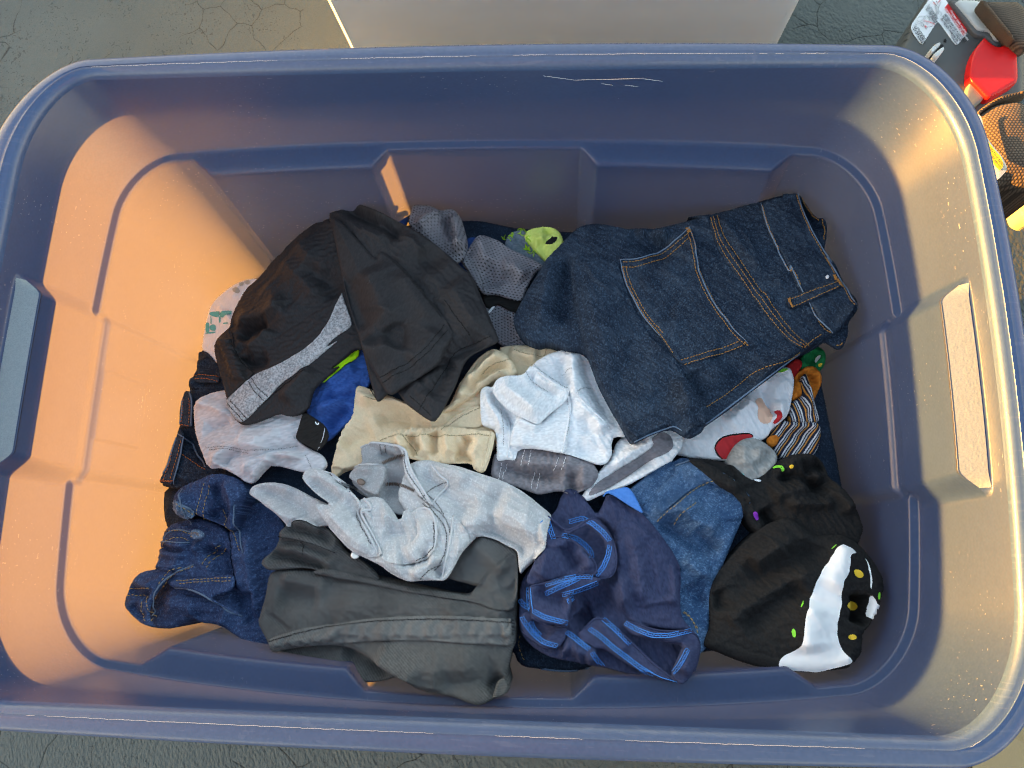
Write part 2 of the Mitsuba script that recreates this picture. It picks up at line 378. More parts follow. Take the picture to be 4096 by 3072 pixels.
def sheet(key, poly, z, mat, R=4.0, sk=10.0, ridges=(), comp=(), loft=0.0, tilt=(0, 0), cling=None, sp=2.8, it=140, ka=0.024, kb=0.16, seed=1.0, grain=0.0,
          round_=1, slack=0.032, thick=1.3, wave=14.0, hole=None, color=None, level=True, crease=1.0, **lab):
    """One layer of cloth: poly in mm, z its height in mm, R how wide its edge rolls over, ridges [(line, height mm, half width mm)],
    comp [(centre or None, radius, direction in degrees, slack)] where the cloth is pushed together."""
    P0 = chaikin(np.array(poly, float), round_) / 1000
    pg = Polygon(P0).buffer(0)
    if pg.geom_type != 'Polygon':
        pg = max(pg.geoms, key=lambda g: g.area)
    if hole is not None:
        pg = pg.difference(Polygon(chaikin(np.array(hole, float), 1) / 1000))
    if R < 5.5:
        sk = min(sk, 2.4)                                      # a free hem: thin, with air below it
    R = min(R, 1.3 + 0.42 * R)
    R, sp = R / 1000, sp / 1000
    ins = [0.12 * R, 0.4 * R, R] if R > 0.0022 else ([0.4 * R, R] if R > 0.0004 else [])
    P, F = triangulate(pg, sp, ins)
    n = len(P)
    d = shapely.distance(shapely.boundary(pg), shapely.points(P))
    k = np.clip((R - d) / max(R, 1e-9), 0, 1)
    roll = R * (1 - np.sqrt(np.maximum(1 - k * k, 0)))
    c = P.mean(0)
    if cling is None:
        zt = z / 1000 + (P - c) @ (np.array(tilt, float) / 1000)
        Hs = sample(GRID, P[:, 0], P[:, 1])
        if level:
            zt = zt + heap_lift(P)
    else:
        G = gaussian_filter(GRID, 1.0)
        Hs = sample(G, P[:, 0], P[:, 1])
        zt = Hs + cling / 1000
    zt = zt - roll + loft / 1000 * (1 - np.exp(-d / 0.035))
    for line, h, w in ridges:
        line = chaikin(np.array(line, float) / 1000, 2, False)
        q, t, side = path_dist(P, line)
        e = np.minimum(np.minimum(t, 1 - t) / 0.22, 1)
        sharp = np.where(side > 0, 1.0, 1.35) * q / (w / 1000)
        zt = zt + 2.0 * h / 1000 * np.exp(-sharp ** 1.7) * (e * e * (3 - 2 * e)) * (1 - k)
    # small creases, mostly across the direction in which the cloth is pushed together
    if crease:
        lr = np.random.default_rng(abs(hash_name(key)) % 100000)
        x0, y0, x1, y1 = pg.bounds
        main = comp[0][2] + 90 if comp else lr.uniform(0, 180)
        for _ in range(int(crease * pg.area * 1e4 / 11)):
            o = np.array([lr.uniform(x0, x1), lr.uniform(y0, y1)])
            a = math.radians(main + lr.normal(0, 24)); L = lr.uniform(0.014, 0.055); b = lr.normal(0, 0.5)
            tt = np.linspace(-0.5, 0.5, 5)
            line = o + L * np.c_[np.cos(a + b * tt) * tt, np.sin(a + b * tt) * tt]
            near = np.abs(P - o).max(1) < L * 0.5 + 0.02
            if near.sum() < 4:
                continue
            q, t, side = path_dist(P[near], line)
            e = np.minimum(np.minimum(t, 1 - t) / 0.35, 1); e = e * e * (3 - 2 * e)
            w = lr.uniform(0.0024, 0.0055); f = lr.choice([-1, 1])
            zt[near] += lr.choice([1, 1, -1]) * lr.uniform(0.0014, 0.0046) * e * np.exp(-q / np.where(side * f > 0, w, 2.4 * w)) * (1 - k[near])
    th = thick / 1000
    if cling is None:
        zt = np.maximum(zt, Hs + th)
    X0 = np.c_[P, zt]
    E, B, bd = edges_of(F)
    border = np.zeros(n, bool); border[bd.ravel()] = True
    if it:
        X = X0.copy()
        w1 = meshnoise(P * 1000 / wave, 3) - 0.5 + 0.6 * (meshnoise(P * 2000 / wave, 8) - 0.5)
        X[:, 2] += np.where(border, 0, seed * 0.0036 * w1) * (1 - k)
        dE = P[E[:, 1]] - P[E[:, 0]]; mid = (P[E[:, 1]] + P[E[:, 0]]) / 2
        ang = np.arctan2(dE[:, 1], dE[:, 0])
        sc = 1 + slack * np.ones(len(E))
        for ce, rad, dg, am in comp:
            f = 1.0 if ce is None else np.exp(-(np.linalg.norm(mid - np.array(ce) / 1000, axis=1) / (rad / 1000)) ** 2)
            sc = sc + 1.6 * am * f * np.cos(ang - math.radians(dg)) ** 2
        rest = np.linalg.norm(X0[E[:, 1]] - X0[E[:, 0]], axis=1) * sc
        rb = np.linalg.norm(X0[B[:, 1]] - X0[B[:, 0]], axis=1) * 1.015
        A, dg_ = incidence(E, n); Ab, dgb = incidence(B, n)
        kxy = np.where(border, 0.5, 0.02)[:, None]
        kz = np.where(border, 0.30, ka)
        for i in range(it):
            D = X[E[:, 0]] - X[E[:, 1]]; L = np.linalg.norm(D, axis=1)
            X -= 1.35 * (A @ (D * ((L - rest) / L * 0.5)[:, None])) / dg_[:, None] * 2
            D = X[B[:, 0]] - X[B[:, 1]]; L = np.linalg.norm(D, axis=1)
            X -= kb * (Ab @ (D * ((L - rb) / L * 0.5)[:, None])) / dgb[:, None] * 2
            X[:, :2] += kxy * (P - X[:, :2]); X[:, 2] += kz * (zt - X[:, 2])
            if i % 3 == 0 or i > it - 4:
                X[:, 2] = np.maximum(X[:, 2], sample(GRID, X[:, 0], X[:, 1]) + (th if cling is None else 0.0004))
        X[border, :2] = P[border]
    else:
        X = X0
    at = np.c_[P, d]
    V, F2, at = subdivide(X, F, at)
    E2, _, bd2 = edges_of(F2)
    fx = np.zeros(len(V), bool); fx[bd2.ravel()] = True
    V = laplace(V, F2, 2, 0.5, fx)
    splat(V, F2)
    # the turned-down edge
    nxt = {}
    half = np.vstack([F2[:, [0, 1]], F2[:, [1, 2]], F2[:, [2, 0]]])
    bset = set(map(tuple, np.sort(bd2, 1)))
    hs = half[[tuple(sorted(h)) in bset for h in half.tolist()]]
    bv = np.unique(hs); pos = np.full(len(V), -1); pos[bv] = np.arange(len(bv))
    dirv = np.zeros((len(V), 2))
    t2 = V[hs[:, 1], :2] - V[hs[:, 0], :2]; t2 /= np.linalg.norm(t2, axis=1, keepdims=True) + 1e-12
    nin = np.c_[-t2[:, 1], t2[:, 0]]
    np.add.at(dirv, hs[:, 0], nin); np.add.at(dirv, hs[:, 1], nin)
    dirv = dirv[bv]; dirv /= np.linalg.norm(dirv, axis=1, keepdims=True) + 1e-9
    rows = [(0.10, 0.35), (0.35, 0.8), (0.9, 1.0)]
    base = len(V); Vs, As, Fs = [V], [at], [F2]
    prev = bv
    m = len(bv)
    for r, (ix, iz) in enumerate(rows):
        q = V[bv].copy(); q[:, :2] += dirv * min(sk / 1000 * 0.5, 0.0022) * ix; q[:, 2] -= sk / 1000 * iz
        Vs.append(q); As.append(at[bv])
        new = base + r * m + np.arange(m)
        a, b = hs[:, 0], hs[:, 1]
        pa, pb = prev[pos[a]], prev[pos[b]]; na_, nb_ = new[pos[a]], new[pos[b]]
        Fs += [np.c_[pa, na_, pb], np.c_[pb, na_, nb_]]
        prev = new
    V, at, F2 = np.vstack(Vs), np.vstack(As), np.vstack(Fs)
    g = math.radians(grain)
    uv = np.c_[at[:, 0] * math.cos(g) + at[:, 1] * math.sin(g), -at[:, 0] * math.sin(g) + at[:, 1] * math.cos(g)]
    add(key, (V, F2), mat, smooth=True, uv=uv, **lab)
    return V, F2

import meshkit
def meshnoise(P, seed):
    return meshkit.noise(np.c_[P, np.full(len(P), 0.37)], seed)

def on_heap(P, lift=0.0):
    return np.c_[P, sample(GRID, P[:, 0], P[:, 1]) + lift]

def tube_mesh(paths, r, sides=5, flat=1.0):
    Vs, Fs, b = [], [], 0
    for Q in paths:
        Q = np.asarray(Q, float); n = len(Q)
        t = np.gradient(Q, axis=0); t /= np.linalg.norm(t, axis=1, keepdims=True) + 1e-12
        u = np.cross(t, [0, 0, 1.0]); u /= np.linalg.norm(u, axis=1, keepdims=True) + 1e-12
        w = np.cross(u, t)
        s = np.sin(np.linspace(0.08, 0.92, n) * np.pi) ** 0.4
        for i in range(n):
            for k in range(sides):
                a = 2 * np.pi * k / sides
                Vs.append(Q[i] + r * s[i] * (u[i] * math.cos(a) + w[i] * math.sin(a) * flat))
        i, k = np.meshgrid(np.arange(n - 1), np.arange(sides), indexing='ij'); i, k = i.ravel(), k.ravel(); k2 = (k + 1) % sides
        Fs.append(b + np.vstack([np.c_[i * sides + k, i * sides + k2, (i + 1) * sides + k2], np.c_[i * sides + k, (i + 1) * sides + k2, (i + 1) * sides + k]]))
        Fs.append(b + np.array([[0, k + 1, k] for k in range(1, sides - 1)] + [[(n - 1) * sides, (n - 1) * sides + k, (n - 1) * sides + k + 1] for k in range(1, sides - 1)]))
        b += n * sides
    return np.array(Vs), np.vstack(Fs)

def stitch(key, lines, mat, dash=2.6, gap=1.0, r=0.42, wob=0.15, lift=0.15, **lab):
    """Rows of single stitches lying in the cloth along the lines (mm)."""
    paths = []
    for line in lines:
        Q = resample(chaikin(np.array(line, float) / 1000, 2, False), 0.0004, False)
        st = max(2, int((dash + gap) / 0.4)); on = max(2, int(dash / 0.4))
        for a in range(0, len(Q) - on, st):
            s = Q[[a, a + on // 2, min(a + on, len(Q) - 1)]] + rng.normal(0, wob / 1000, 2)
            h = on_heap(s); h[:, 2] += np.array([-0.0001, lift / 1000 + 0.0002, -0.0001])
            paths.append(h)
    add(key, tube_mesh(paths, r / 1000, 5, 0.8), mat, smooth=True, **{'kind': 'stuff', **lab})

def seam(key, lines, mat, r=0.8, lift=0.0, **lab):
    """A rounded cord or overlapped seam along the lines (mm)."""
    paths = []
    for line in lines:
        Q = resample(chaikin(np.array(line, float) / 1000, 2, False), 0.0018, False)
        h = on_heap(Q, lift / 1000); h[:, 2] = np.convolve(np.pad(h[:, 2], 1, 'edge'), [.25, .5, .25], 'valid')
        paths.append(h)
    add(key, tube_mesh(paths, r / 1000, 6, 0.7), mat, smooth=True, **lab)

def patch(key, polys, mat, lift=0.25, sp=1.8, **lab):
    """Flat print or a thin piece lying on the cloth: it takes the shape of the surface below."""
    Vs, Fs, b = [], [], 0
    for poly in polys:
        pg = Polygon(chaikin(np.array(poly, float), 2) / 1000).buffer(0)
        if pg.geom_type != 'Polygon':
            pg = max(pg.geoms, key=lambda g_: g_.area)
        P, F = triangulate(pg, sp / 1000, [])
        Vs.append(on_heap(P, lift / 1000)); Fs.append(F + b); b += len(P)
    V, F = np.vstack(Vs), np.vstack(Fs)
    add(key, (V, F), mat, smooth=True, uv=V[:, :2].copy(), **lab)

def circle(x, y, rx, ry=None, a=0, n=14):
    t = np.linspace(0, 2 * np.pi, n, endpoint=False); ry = ry or rx; a = math.radians(a)
    X, Y = rx * np.cos(t), ry * np.sin(t)
    return np.c_[x + X * math.cos(a) - Y * math.sin(a), y + X * math.sin(a) + Y * math.cos(a)]
# ------------------------------------------------------------------ fabrics
def weave_h(fx, fy, h):
    def f(p, n, uv):
        return h * (noise(uv.x * fx, uv.y * fy, 1.0) + 0.6 * noise(uv.x * fx * 0.45, uv.y * fy * 0.45, 4.0))
    return f

def denim(key, dark, light, amount=0.5, slub=0.14, fade=0.25):
    def f(p, n, uv):
        tw = noise((uv.x + uv.y) * 900, (uv.x - uv.y) * 520, 2.0)
        fl = 1.2 * smoothstep(0.64, 0.84, noise(uv.x * 1250, uv.y * 900, 5.0))
        sl = noise(uv.x * 70, uv.y * 900, 8.0)
        bg = fbm(uv.x * 45, uv.y * 45, 1.0, 3)
        return mix(dark, light, dr.clip(amount * (0.55 * fl + 0.45 * tw) + slub * (sl - 0.5) + fade * (bg - 0.45), 0, 1))
    bsdf(key, principled(proc(f), 0.85, 0.2, proc(weave_h(1000, 600, 0.00022), 0.0005), 1.0, sheen=0.3))

def knit(key, a, b, fx=900, fy=500, big=0.3, h=0.00015, sheen=0.4, rough=0.9):
    def f(p, n, uv):
        s = noise(uv.x * fx, uv.y * fy, 2.0)
        bg = fbm(uv.x * 40, uv.y * 40, 6.0, 2)
        return mix(a, b, dr.clip(0.75 * s + big * (bg - 0.5) + 0.12, 0, 1))
    bsdf(key, principled(proc(f), rough, 0.2, proc(weave_h(fx * 0.9, fy * 0.9, h), 0.0005), 1.0, sheen=sheen))

def ribbed(key, a, b, pitch=0.0021, h=0.00055):
    def f(p, n, uv):
        s = noise(uv.x * 900, uv.y * 500, 2.0)
        return mix(a, b, s)
    def hh(p, n, uv):
        return h * (0.5 + 0.5 * dr.sin(uv.x * (2 * math.pi / pitch))) + 0.00012 * noise(uv.x * 900, uv.y * 900, 1.0)
    bsdf(key, principled(proc(f), 0.9, 0.2, proc(hh, 0.0003), 1.0, sheen=0.3))

def twill(key, a, b, pitch=0.0024, h=0.0002):
    def f(p, n, uv):
        t = 0.5 + 0.5 * dr.sin((uv.x + uv.y) * (2 * math.pi / pitch) + 3 * noise(uv.x * 200, uv.y * 200, 1.0))
        s = noise(uv.x * 800, uv.y * 800, 3.0); bg = fbm(uv.x * 30, uv.y * 30, 6.0, 3)
        return mix(a, b, dr.clip(0.35 * t + 0.35 * s + 0.7 * (bg - 0.5) + 0.15, 0, 1))
    def hh(p, n, uv):
        return h * dr.sin((uv.x + uv.y) * (2 * math.pi / pitch)) + 0.00012 * noise(uv.x * 700, uv.y * 700, 1.0)
    bsdf(key, principled(proc(f), 0.85, 0.2, proc(hh, 0.0003), 1.0, sheen=0.3))

denim('denim_indigo', (0.0055, 0.0120, 0.026), (0.080, 0.125, 0.19), 0.40)
denim('denim_blue', (0.016, 0.032, 0.085), (0.10, 0.165, 0.33), 0.5)
denim('denim_mid', (0.022, 0.058, 0.135), (0.15, 0.26, 0.42), 0.5, fade=0.5)
denim('denim_deep', (0.008, 0.016, 0.032), (0.05, 0.085, 0.14), 0.45)
denim('denim_edge', (0.06, 0.10, 0.17), (0.32, 0.42, 0.54), 0.55)
denim('denim_pale', (0.40, 0.41, 0.42), (0.66, 0.67, 0.675), 0.55, slub=0.3, fade=0.2)
denim('denim_pale_edge', (0.46, 0.47, 0.48), (0.70, 0.71, 0.72), 0.6)
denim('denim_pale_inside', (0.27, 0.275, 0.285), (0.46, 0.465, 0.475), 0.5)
twill('charcoal_twill', (0.042, 0.043, 0.044), (0.112, 0.114, 0.114))
twill('charcoal_twill_worn', (0.070, 0.071, 0.072), (0.175, 0.177, 0.176))
twill('khaki_twill', (0.60, 0.475, 0.305), (0.76, 0.62, 0.425), 0.0013, 0.00006)
knit('black_jersey', (0.008, 0.008, 0.0085), (0.020, 0.0195, 0.020), 1000, 1000, 0.2, 0.0001, 0.6)
knit('black_satin_knit', (0.017, 0.0162, 0.0178), (0.031, 0.029, 0.031), 1300, 500, 0.15, 0.00006, 0.5, 0.62)
knit('heather_stripe', (0.12, 0.125, 0.135), (0.56, 0.57, 0.58), 800, 800, 0.2, 0.0001)
knit('grey_heather', (0.42, 0.42, 0.44), (0.64, 0.63, 0.65), 260, 800, 0.4)
knit('light_heather', (0.55, 0.58, 0.61), (0.78, 0.80, 0.82), 500, 800, 0.3, 0.00022)
ribbed('light_rib', (0.60, 0.63, 0.66), (0.78, 0.81, 0.83))
knit('slate_knit', (0.135, 0.13, 0.145), (0.235, 0.225, 0.25), 500, 800, 0.3, 0.0002)
knit('navy_jersey', (0.022, 0.029, 0.070), (0.046, 0.057, 0.120), 500, 1000, 0.35, 0.00015, 0.5)
knit('royal_knit', (0.018, 0.06, 0.24), (0.045, 0.115, 0.37), 500, 900, 0.3, 0.0002)
knit('sky_knit', (0.05, 0.17, 0.52), (0.075, 0.22, 0.60), 700, 700, 0.2)
knit('lime_mesh', (0.40, 0.80, 0.008), (0.56, 0.95, 0.02), 700, 350, 0.1, 0.0003, 0.2)
knit('white_jersey', (0.72, 0.73, 0.76), (0.82, 0.83, 0.85), 900, 500, 0.1, 0.00005)
knit('yellow_knit', (0.60, 0.72, 0.13), (0.76, 0.86, 0.24), 700, 500, 0.3)
knit('sock_denim_grey', (0.09, 0.12, 0.16), (0.26, 0.31, 0.36), 600, 900, 0.3)
knit('orange_terry', (0.45, 0.115, 0.012), (0.72, 0.24, 0.03), 600, 600, 0.2, 0.0005)
knit('green_knit', (0.008, 0.14, 0.045), (0.02, 0.24, 0.075), 900, 500, 0.2)
knit('red_knit', (0.40, 0.012, 0.015), (0.52, 0.03, 0.03), 900, 500, 0.1)
knit('sock_grey', (0.20, 0.205, 0.20), (0.36, 0.365, 0.36), 700, 400, 0.3, 0.0003)
knit('elastic_black', (0.008, 0.008, 0.008), (0.022, 0.021, 0.02), 300, 1200, 0.1, 0.0002)
knit('inside_dark', (0.006, 0.009, 0.016), (0.014, 0.02, 0.032), 900, 900, 0.2)

def f_mesh(p, n, uv):
    a, b = uv.x / 0.0040, uv.y / 0.0026
    row = dr.floor(b)
    u = a + 0.5 * (row - 2 * dr.floor(row / 2))
    fu, fv = u - dr.floor(u) - 0.5, b - row - 0.5
    holes = 1 - smoothstep(0.8, 1.15, dr.sqrt(dr.square(fu / 0.27) + dr.square(fv / 0.22)))
    c = mix((0.165, 0.160, 0.180), (0.235, 0.225, 0.25), noise(uv.x * 900, uv.y * 900, 1.0))
    return mix(c, (0.012, 0.012, 0.015), holes)
bsdf('sports_mesh', principled(proc(f_mesh), 0.7, 0.3, None, sheen=0.3))

def f_stripe(p, n, uv):
    y = uv.y / 0.0074 + 0.3 * (noise(uv.x * 60, uv.y * 60, 1.0) - 0.5)
    k = y - dr.floor(y)
    c = mix((0.010, 0.014, 0.030), (0.022, 0.028, 0.05), noise(uv.x * 800, uv.y * 800, 2.0))
    w = smoothstep(0.05, 0.10, k) * (1 - smoothstep(0.24, 0.29, k))
    o = smoothstep(0.52, 0.57, k) * (1 - smoothstep(0.66, 0.71, k))
    g = smoothstep(0.80, 0.84, k) * (1 - smoothstep(0.93, 0.98, k))
    c = mix(c, (0.60, 0.60, 0.62), w)
    c = mix(c, (0.55, 0.24, 0.05), o)
    return mix(c, (0.45, 0.45, 0.47), g)
bsdf('sock_stripes', principled(proc(f_stripe), 0.9, 0.2, proc(weave_h(700, 700, 0.0003), 0.0005), 1.0, sheen=0.3))

def plain(key, c, rough=0.7, **k):
    bsdf(key, principled(c, rough, 0.3, **k))
plain('thread_orange', (0.33, 0.155, 0.038)); plain('thread_tan', (0.40, 0.26, 0.10)); plain('thread_rust', (0.52, 0.15, 0.03))
plain('thread_grey', (0.10, 0.10, 0.105)); plain('thread_charcoal', (0.025, 0.025, 0.026)); plain('thread_white', (0.75, 0.75, 0.78))
plain('thread_blue', (0.055, 0.22, 0.62)); plain('thread_black', (0.006, 0.006, 0.006)); plain('thread_khaki', (0.30, 0.24, 0.14)); plain('thread_lime', (0.40, 0.68, 0.02))
plain('print_white', (0.80, 0.81, 0.82), 0.9); plain('print_yellow', (0.80, 0.52, 0.04), 0.55); plain('print_green', (0.20, 0.62, 0.04), 0.55); plain('print_purple', (0.24, 0.03, 0.40), 0.55)
plain('print_red', (0.50, 0.02, 0.025), 0.6); plain('print_teal', (0.10, 0.42, 0.45), 0.6); plain('print_grey', (0.42, 0.42, 0.38), 0.6); plain('print_skin', (0.78, 0.50, 0.36), 0.6); plain('print_brown', (0.20, 0.05, 0.025), 0.6)
bsdf('zip_metal', {'type': 'twosided', 'bsdf': {'type': 'principled', 'base_color': {'type': 'rgb', 'value': [0.16, 0.12, 0.10]}, 'metallic': 0.8, 'roughness': 0.4}})
bsdf('steel', {'type': 'twosided', 'bsdf': {'type': 'principled', 'base_color': {'type': 'rgb', 'value': [0.62, 0.61, 0.58]}, 'metallic': 0.9, 'roughness': 0.35}})

# ------------------------------------------------------------------ booster seat materials and parts
plain('seat_shell', (0.085, 0.088, 0.086), 0.5); plain('seat_rim', (0.11, 0.115, 0.117), 0.4); plain('seat_silver', (0.52, 0.52, 0.50), 0.3); plain('seat_red', (0.62, 0.012, 0.012), 0.35)
plain('seat_block', (0.16, 0.165, 0.15), 0.55); plain('seat_label', (0.74, 0.74, 0.74), 0.4); plain('seat_red_print', (0.66, 0.02, 0.02), 0.4); plain('seat_hook', (0.55, 0.57, 0.57), 0.4)
plain('print_ink', (0.03, 0.03, 0.035), 0.5); plain('seat_tag', (0.62, 0.56, 0.46), 0.6); plain('seat_yellow', (0.80, 0.66, 0.02), 0.5); plain('seat_cream', (0.55, 0.52, 0.30), 0.5)
def f_seat_cell(p):
    a, b = p.x / 0.0036 + 0.25 * noise(p.x * 60, p.y * 60, 1.0), p.y / 0.0028 + 0.25 * noise(p.x * 60, p.y * 60, 5.0)
    row = dr.floor(b); a = a + 0.5 * (row - 2 * dr.floor(row / 2))
    fa, fb = a - dr.floor(a) - 0.5, b - row - 0.5
    return smoothstep(0.04, 0.22, fa * fa + fb * fb)
def f_seat(p, n, uv):
    return mix((0.035, 0.026, 0.019), (0.15, 0.108, 0.075), 1 - 0.8 * f_seat_cell(p))
def f_seat_h(p, n, uv):
    return -0.0005 * f_seat_cell(p)
bsdf('seat_mesh', principled(proc(f_seat), 0.8, 0.3, proc(f_seat_h, 0.0004), 1.0))
def f_seat2(p, n, uv):
    return mix((0.05, 0.037, 0.028), (0.13, 0.098, 0.07), 0.5 + 0.5 * dr.sin((p.x * 0.35 + p.y) * 2400.0))
bsdf('seat_mesh_fine', principled(proc(f_seat2), 0.8, 0.3))
knit('seat_binding', (0.07, 0.05, 0.035), (0.14, 0.10, 0.07), 900, 900, 0.3)

def slab(key, poly, z, mat, th=1.0, R=0.6, rnd=1, **lab):
    """A flat part with a rounded upper edge: poly in mm, its top at z, th thick."""
    pg = Polygon(chaikin(np.array(poly, float), rnd) / 1000).buffer(0)
    if pg.geom_type != 'Polygon':
        pg = max(pg.geoms, key=lambda g_: g_.area)
    R = R / 1000
    P, F = triangulate(pg, max(0.004, min(0.02, math.sqrt(pg.area) / 14)), [0.12 * R, 0.4 * R, R] if R > 0.0015 else [])
    d = shapely.distance(shapely.boundary(pg), shapely.points(P))
    k = np.clip((R - d) / max(R, 1e-9), 0, 1)
    zt = z / 1000 - R * (1 - np.sqrt(np.maximum(1 - k * k, 0)))
    V = np.c_[P, zt]
    _, _, bd = edges_of(F)
    half = np.vstack([F[:, [0, 1]], F[:, [1, 2]], F[:, [2, 0]]])
    bs = set(map(tuple, np.sort(bd, 1).tolist()))
    hs = half[[tuple(sorted(h)) in bs for h in half.tolist()]]
    low = V.copy(); low[:, 2] = (z - th) / 1000
    n = len(V)
    F = np.vstack([F, np.c_[hs[:, 0], n + hs[:, 0], hs[:, 1]], np.c_[hs[:, 1], n + hs[:, 0], n + hs[:, 1]]])
    add(key, (np.vstack([V, low]), F), mat, smooth=40, **lab)

def lettering(key, text, xy, angle, height, z, mat):
    m = meshkit.text_mesh(text, height / 1000, 0.0003)
    m.apply_transform(trimesh.transformations.rotation_matrix(math.radians(angle), [0, 0, 1]))
    m.apply_translation([xy[0] / 1000, xy[1] / 1000, z / 1000])
    add(key, m, mat)
    tag(key, kind='stuff')

def wires(key, lines, z, mat, r):
    paths = [np.c_[chaikin(np.array(l, float) / 1000, 2, False), np.full(len(chaikin(np.array(l, float), 2, False)), z / 1000)] for l in lines]
    add(key, tube_mesh(paths, r / 1000, 5, 0.4), mat, kind='stuff')

# ------------------------------------------------------------------ the clothes, from the bottom of the heap to the top (plan outlines in mm)
tag('dark_jeans', 'very dark blue jeans buried under the whole heap, only hem edges showing', 'jeans')
sheet('dark_jeans__body', [(-354, -76.3), (-337, -121.2), (-302.6, -153.5), (-251.4, -187.4), (-204.3, -218.9), (-137.1, -227.6), (-49.5, -223.5), (24.5, -215.2), (38, -224), (41.8, -234.6), (65.7, -236.9), (87.5, -237.9), (109.4, -233.2), (161.8, -224.7), (234.7, -215.5), (309.2, -198.4), (347.2, -133.7), (339.9, -24.2), (334.5, 47.6), (328.5, 129.3), (218.7, 207.4), (42, 213.6), (-37.4, 232.6), (-171.4, 208.1), (-287.7, 167.3), (-328.7, 85.4), (-350.3, 4.5)], 168, 'denim_deep', R=14, sk=100, sp=7, it=60, loft=10)
seam('dark_jeans__hem', [[(29.6, -259.4), (57.8, -235), (73.6, -236.9), (93.5, -236.7), (110.1, -231.9)]], 'denim_edge', r=1.0)
stitch('dark_jeans__stitching', [[(42.2, -209.6), (41, -216.4), (44.4, -225.5), (47.5, -229.3)]], 'thread_tan')
tag('white_printed_tee', 'white jersey top with teal and grey pixel print, against the left wall of the tote', 'shirt')
sheet('white_printed_tee__body', [(-335.9, 79), (-338.7, 107), (-338.9, 135.4), (-332.8, 147), (-312.8, 162.3), (-295.2, 168), (-280, 167.5), (-261.3, 158.5), (-252.2, 124.7), (-262.3, 84.6), (-286.7, 61.5), (-305.5, 60.5), (-320.2, 67.6)], 192, 'white_jersey', R=7, sk=60, loft=8, ridges=[([(-326.3, 134.4), (-302, 116), (-279.8, 93.3)], 3, 4)])
patch('white_printed_tee__print', [[(-335.7, 128.6), (-317.1, 126.5), (-318.7, 118.2), (-333.4, 123.7)]], 'print_teal')
patch('white_printed_tee__print_001', [[(-318.5, 123.2), (-300.4, 125.5), (-296.4, 116.6), (-315.6, 117.3)]], 'print_teal')
patch('white_printed_tee__print_002', [[(-337.3, 114.6), (-331.5, 114.5), (-327.7, 100.2), (-333.5, 101.2)]], 'print_teal')
patch('white_printed_tee__print_003', [[(-330.1, 110.4), (-321.4, 110.8), (-318.3, 101.3), (-327.4, 103.3)]], 'print_teal')
patch('white_printed_tee__print_004', [[(-334.2, 101.6), (-318.9, 100.9), (-318.3, 99.1), (-333.9, 99.6)]], 'print_teal')
patch('white_printed_tee__print_005', [[(-318.9, 120.5), (-316.3, 120.4), (-314.2, 111.2), (-316.9, 111.7)]], 'print_teal')
patch('white_printed_tee__print_006', [[(-310.2, 110.9), (-300.3, 108.6), (-301.2, 107.4), (-310.3, 109.2)]], 'print_teal')
patch('white_printed_tee__print_007', [[(-331.9, 122.5), (-330.3, 122.2), (-327.2, 110.9), (-328.8, 111.2)]], 'print_teal')
patch('white_printed_tee__grey_print', [[(-309.9, 154.5), (-303, 157.9), (-295.3, 150.5), (-299.9, 146.6)]], 'print_grey')
patch('white_printed_tee__grey_print_001', [[(-301.4, 161.1), (-297.4, 164.9), (-293, 160.3), (-297.2, 156.8)]], 'print_grey')
patch('white_printed_tee__grey_print_002', [[(-295.4, 164.6), (-289, 166.1), (-284.2, 160.4), (-290.5, 158.5)]], 'print_grey')
tag('blue_undershirt', 'bright blue jersey cloth peeking out beside and below the grey mesh shorts', 'shirt')
sheet('blue_undershirt__body', [(-128.8, 229.6), (-118.8, 235), (-107.4, 238.3), (-99.2, 233.7), (-94.5, 220.7), (-96.2, 207.6), (-71.3, 190.3), (-37.9, 184.8), (-25.6, 195.7), (-17.3, 195.9), (-5, 187.5), (17.2, 183.3), (37.4, 180.7), (42.1, 173.6), (39.6, 163.5), (3.5, 152.1), (-51.6, 156), (-109, 191)], 186, 'royal_knit', R=5, sk=40, loft=5)
tag('neon_sock', 'neon yellow sock with grey heel and frayed lime threads, by the far wall', 'sock')
sheet('neon_sock__heel', [(13.2, 186), (15.1, 195.4), (20.4, 202.1), (32.2, 205.5), (38.8, 199.6), (46.5, 187.1), (57.8, 166.6), (56.1, 158.6), (35.8, 172.9), (21.1, 177)], 188, 'sock_denim_grey', R=6, sk=40, loft=4, ridges=[([(20.7, 194.4), (30.1, 188.2), (45, 173.9)], -3, 5)])
sheet('neon_sock__foot', [(34.2, 192.6), (37.2, 201.4), (46.3, 204.6), (57.2, 206.1), (68.6, 203.6), (75.2, 195.1), (77.8, 183.8), (72.2, 173.8), (63.3, 161.9), (56.1, 166.1), (46.9, 176.2), (41.3, 184.4)], 194, 'yellow_knit', R=6, sk=40, loft=6, ridges=[([(43.1, 185.5), (54, 187.4), (62.9, 195.4)], 4, 5), ([(57.3, 203.9), (59.3, 195.5), (57.6, 185.3)], -3, 4)])
patch('neon_sock__mark', [[(56.8, 182.5), (63, 189.6), (70.5, 191.9), (70.2, 187.7), (65.8, 182.5), (59.5, 182.2)]], 'elastic_black', sp=1.2)
patch('neon_sock__mark_001', [[(63, 188.7), (65.6, 192.9), (67, 186.4), (64.5, 183.3)]], 'elastic_black', sp=1.2)
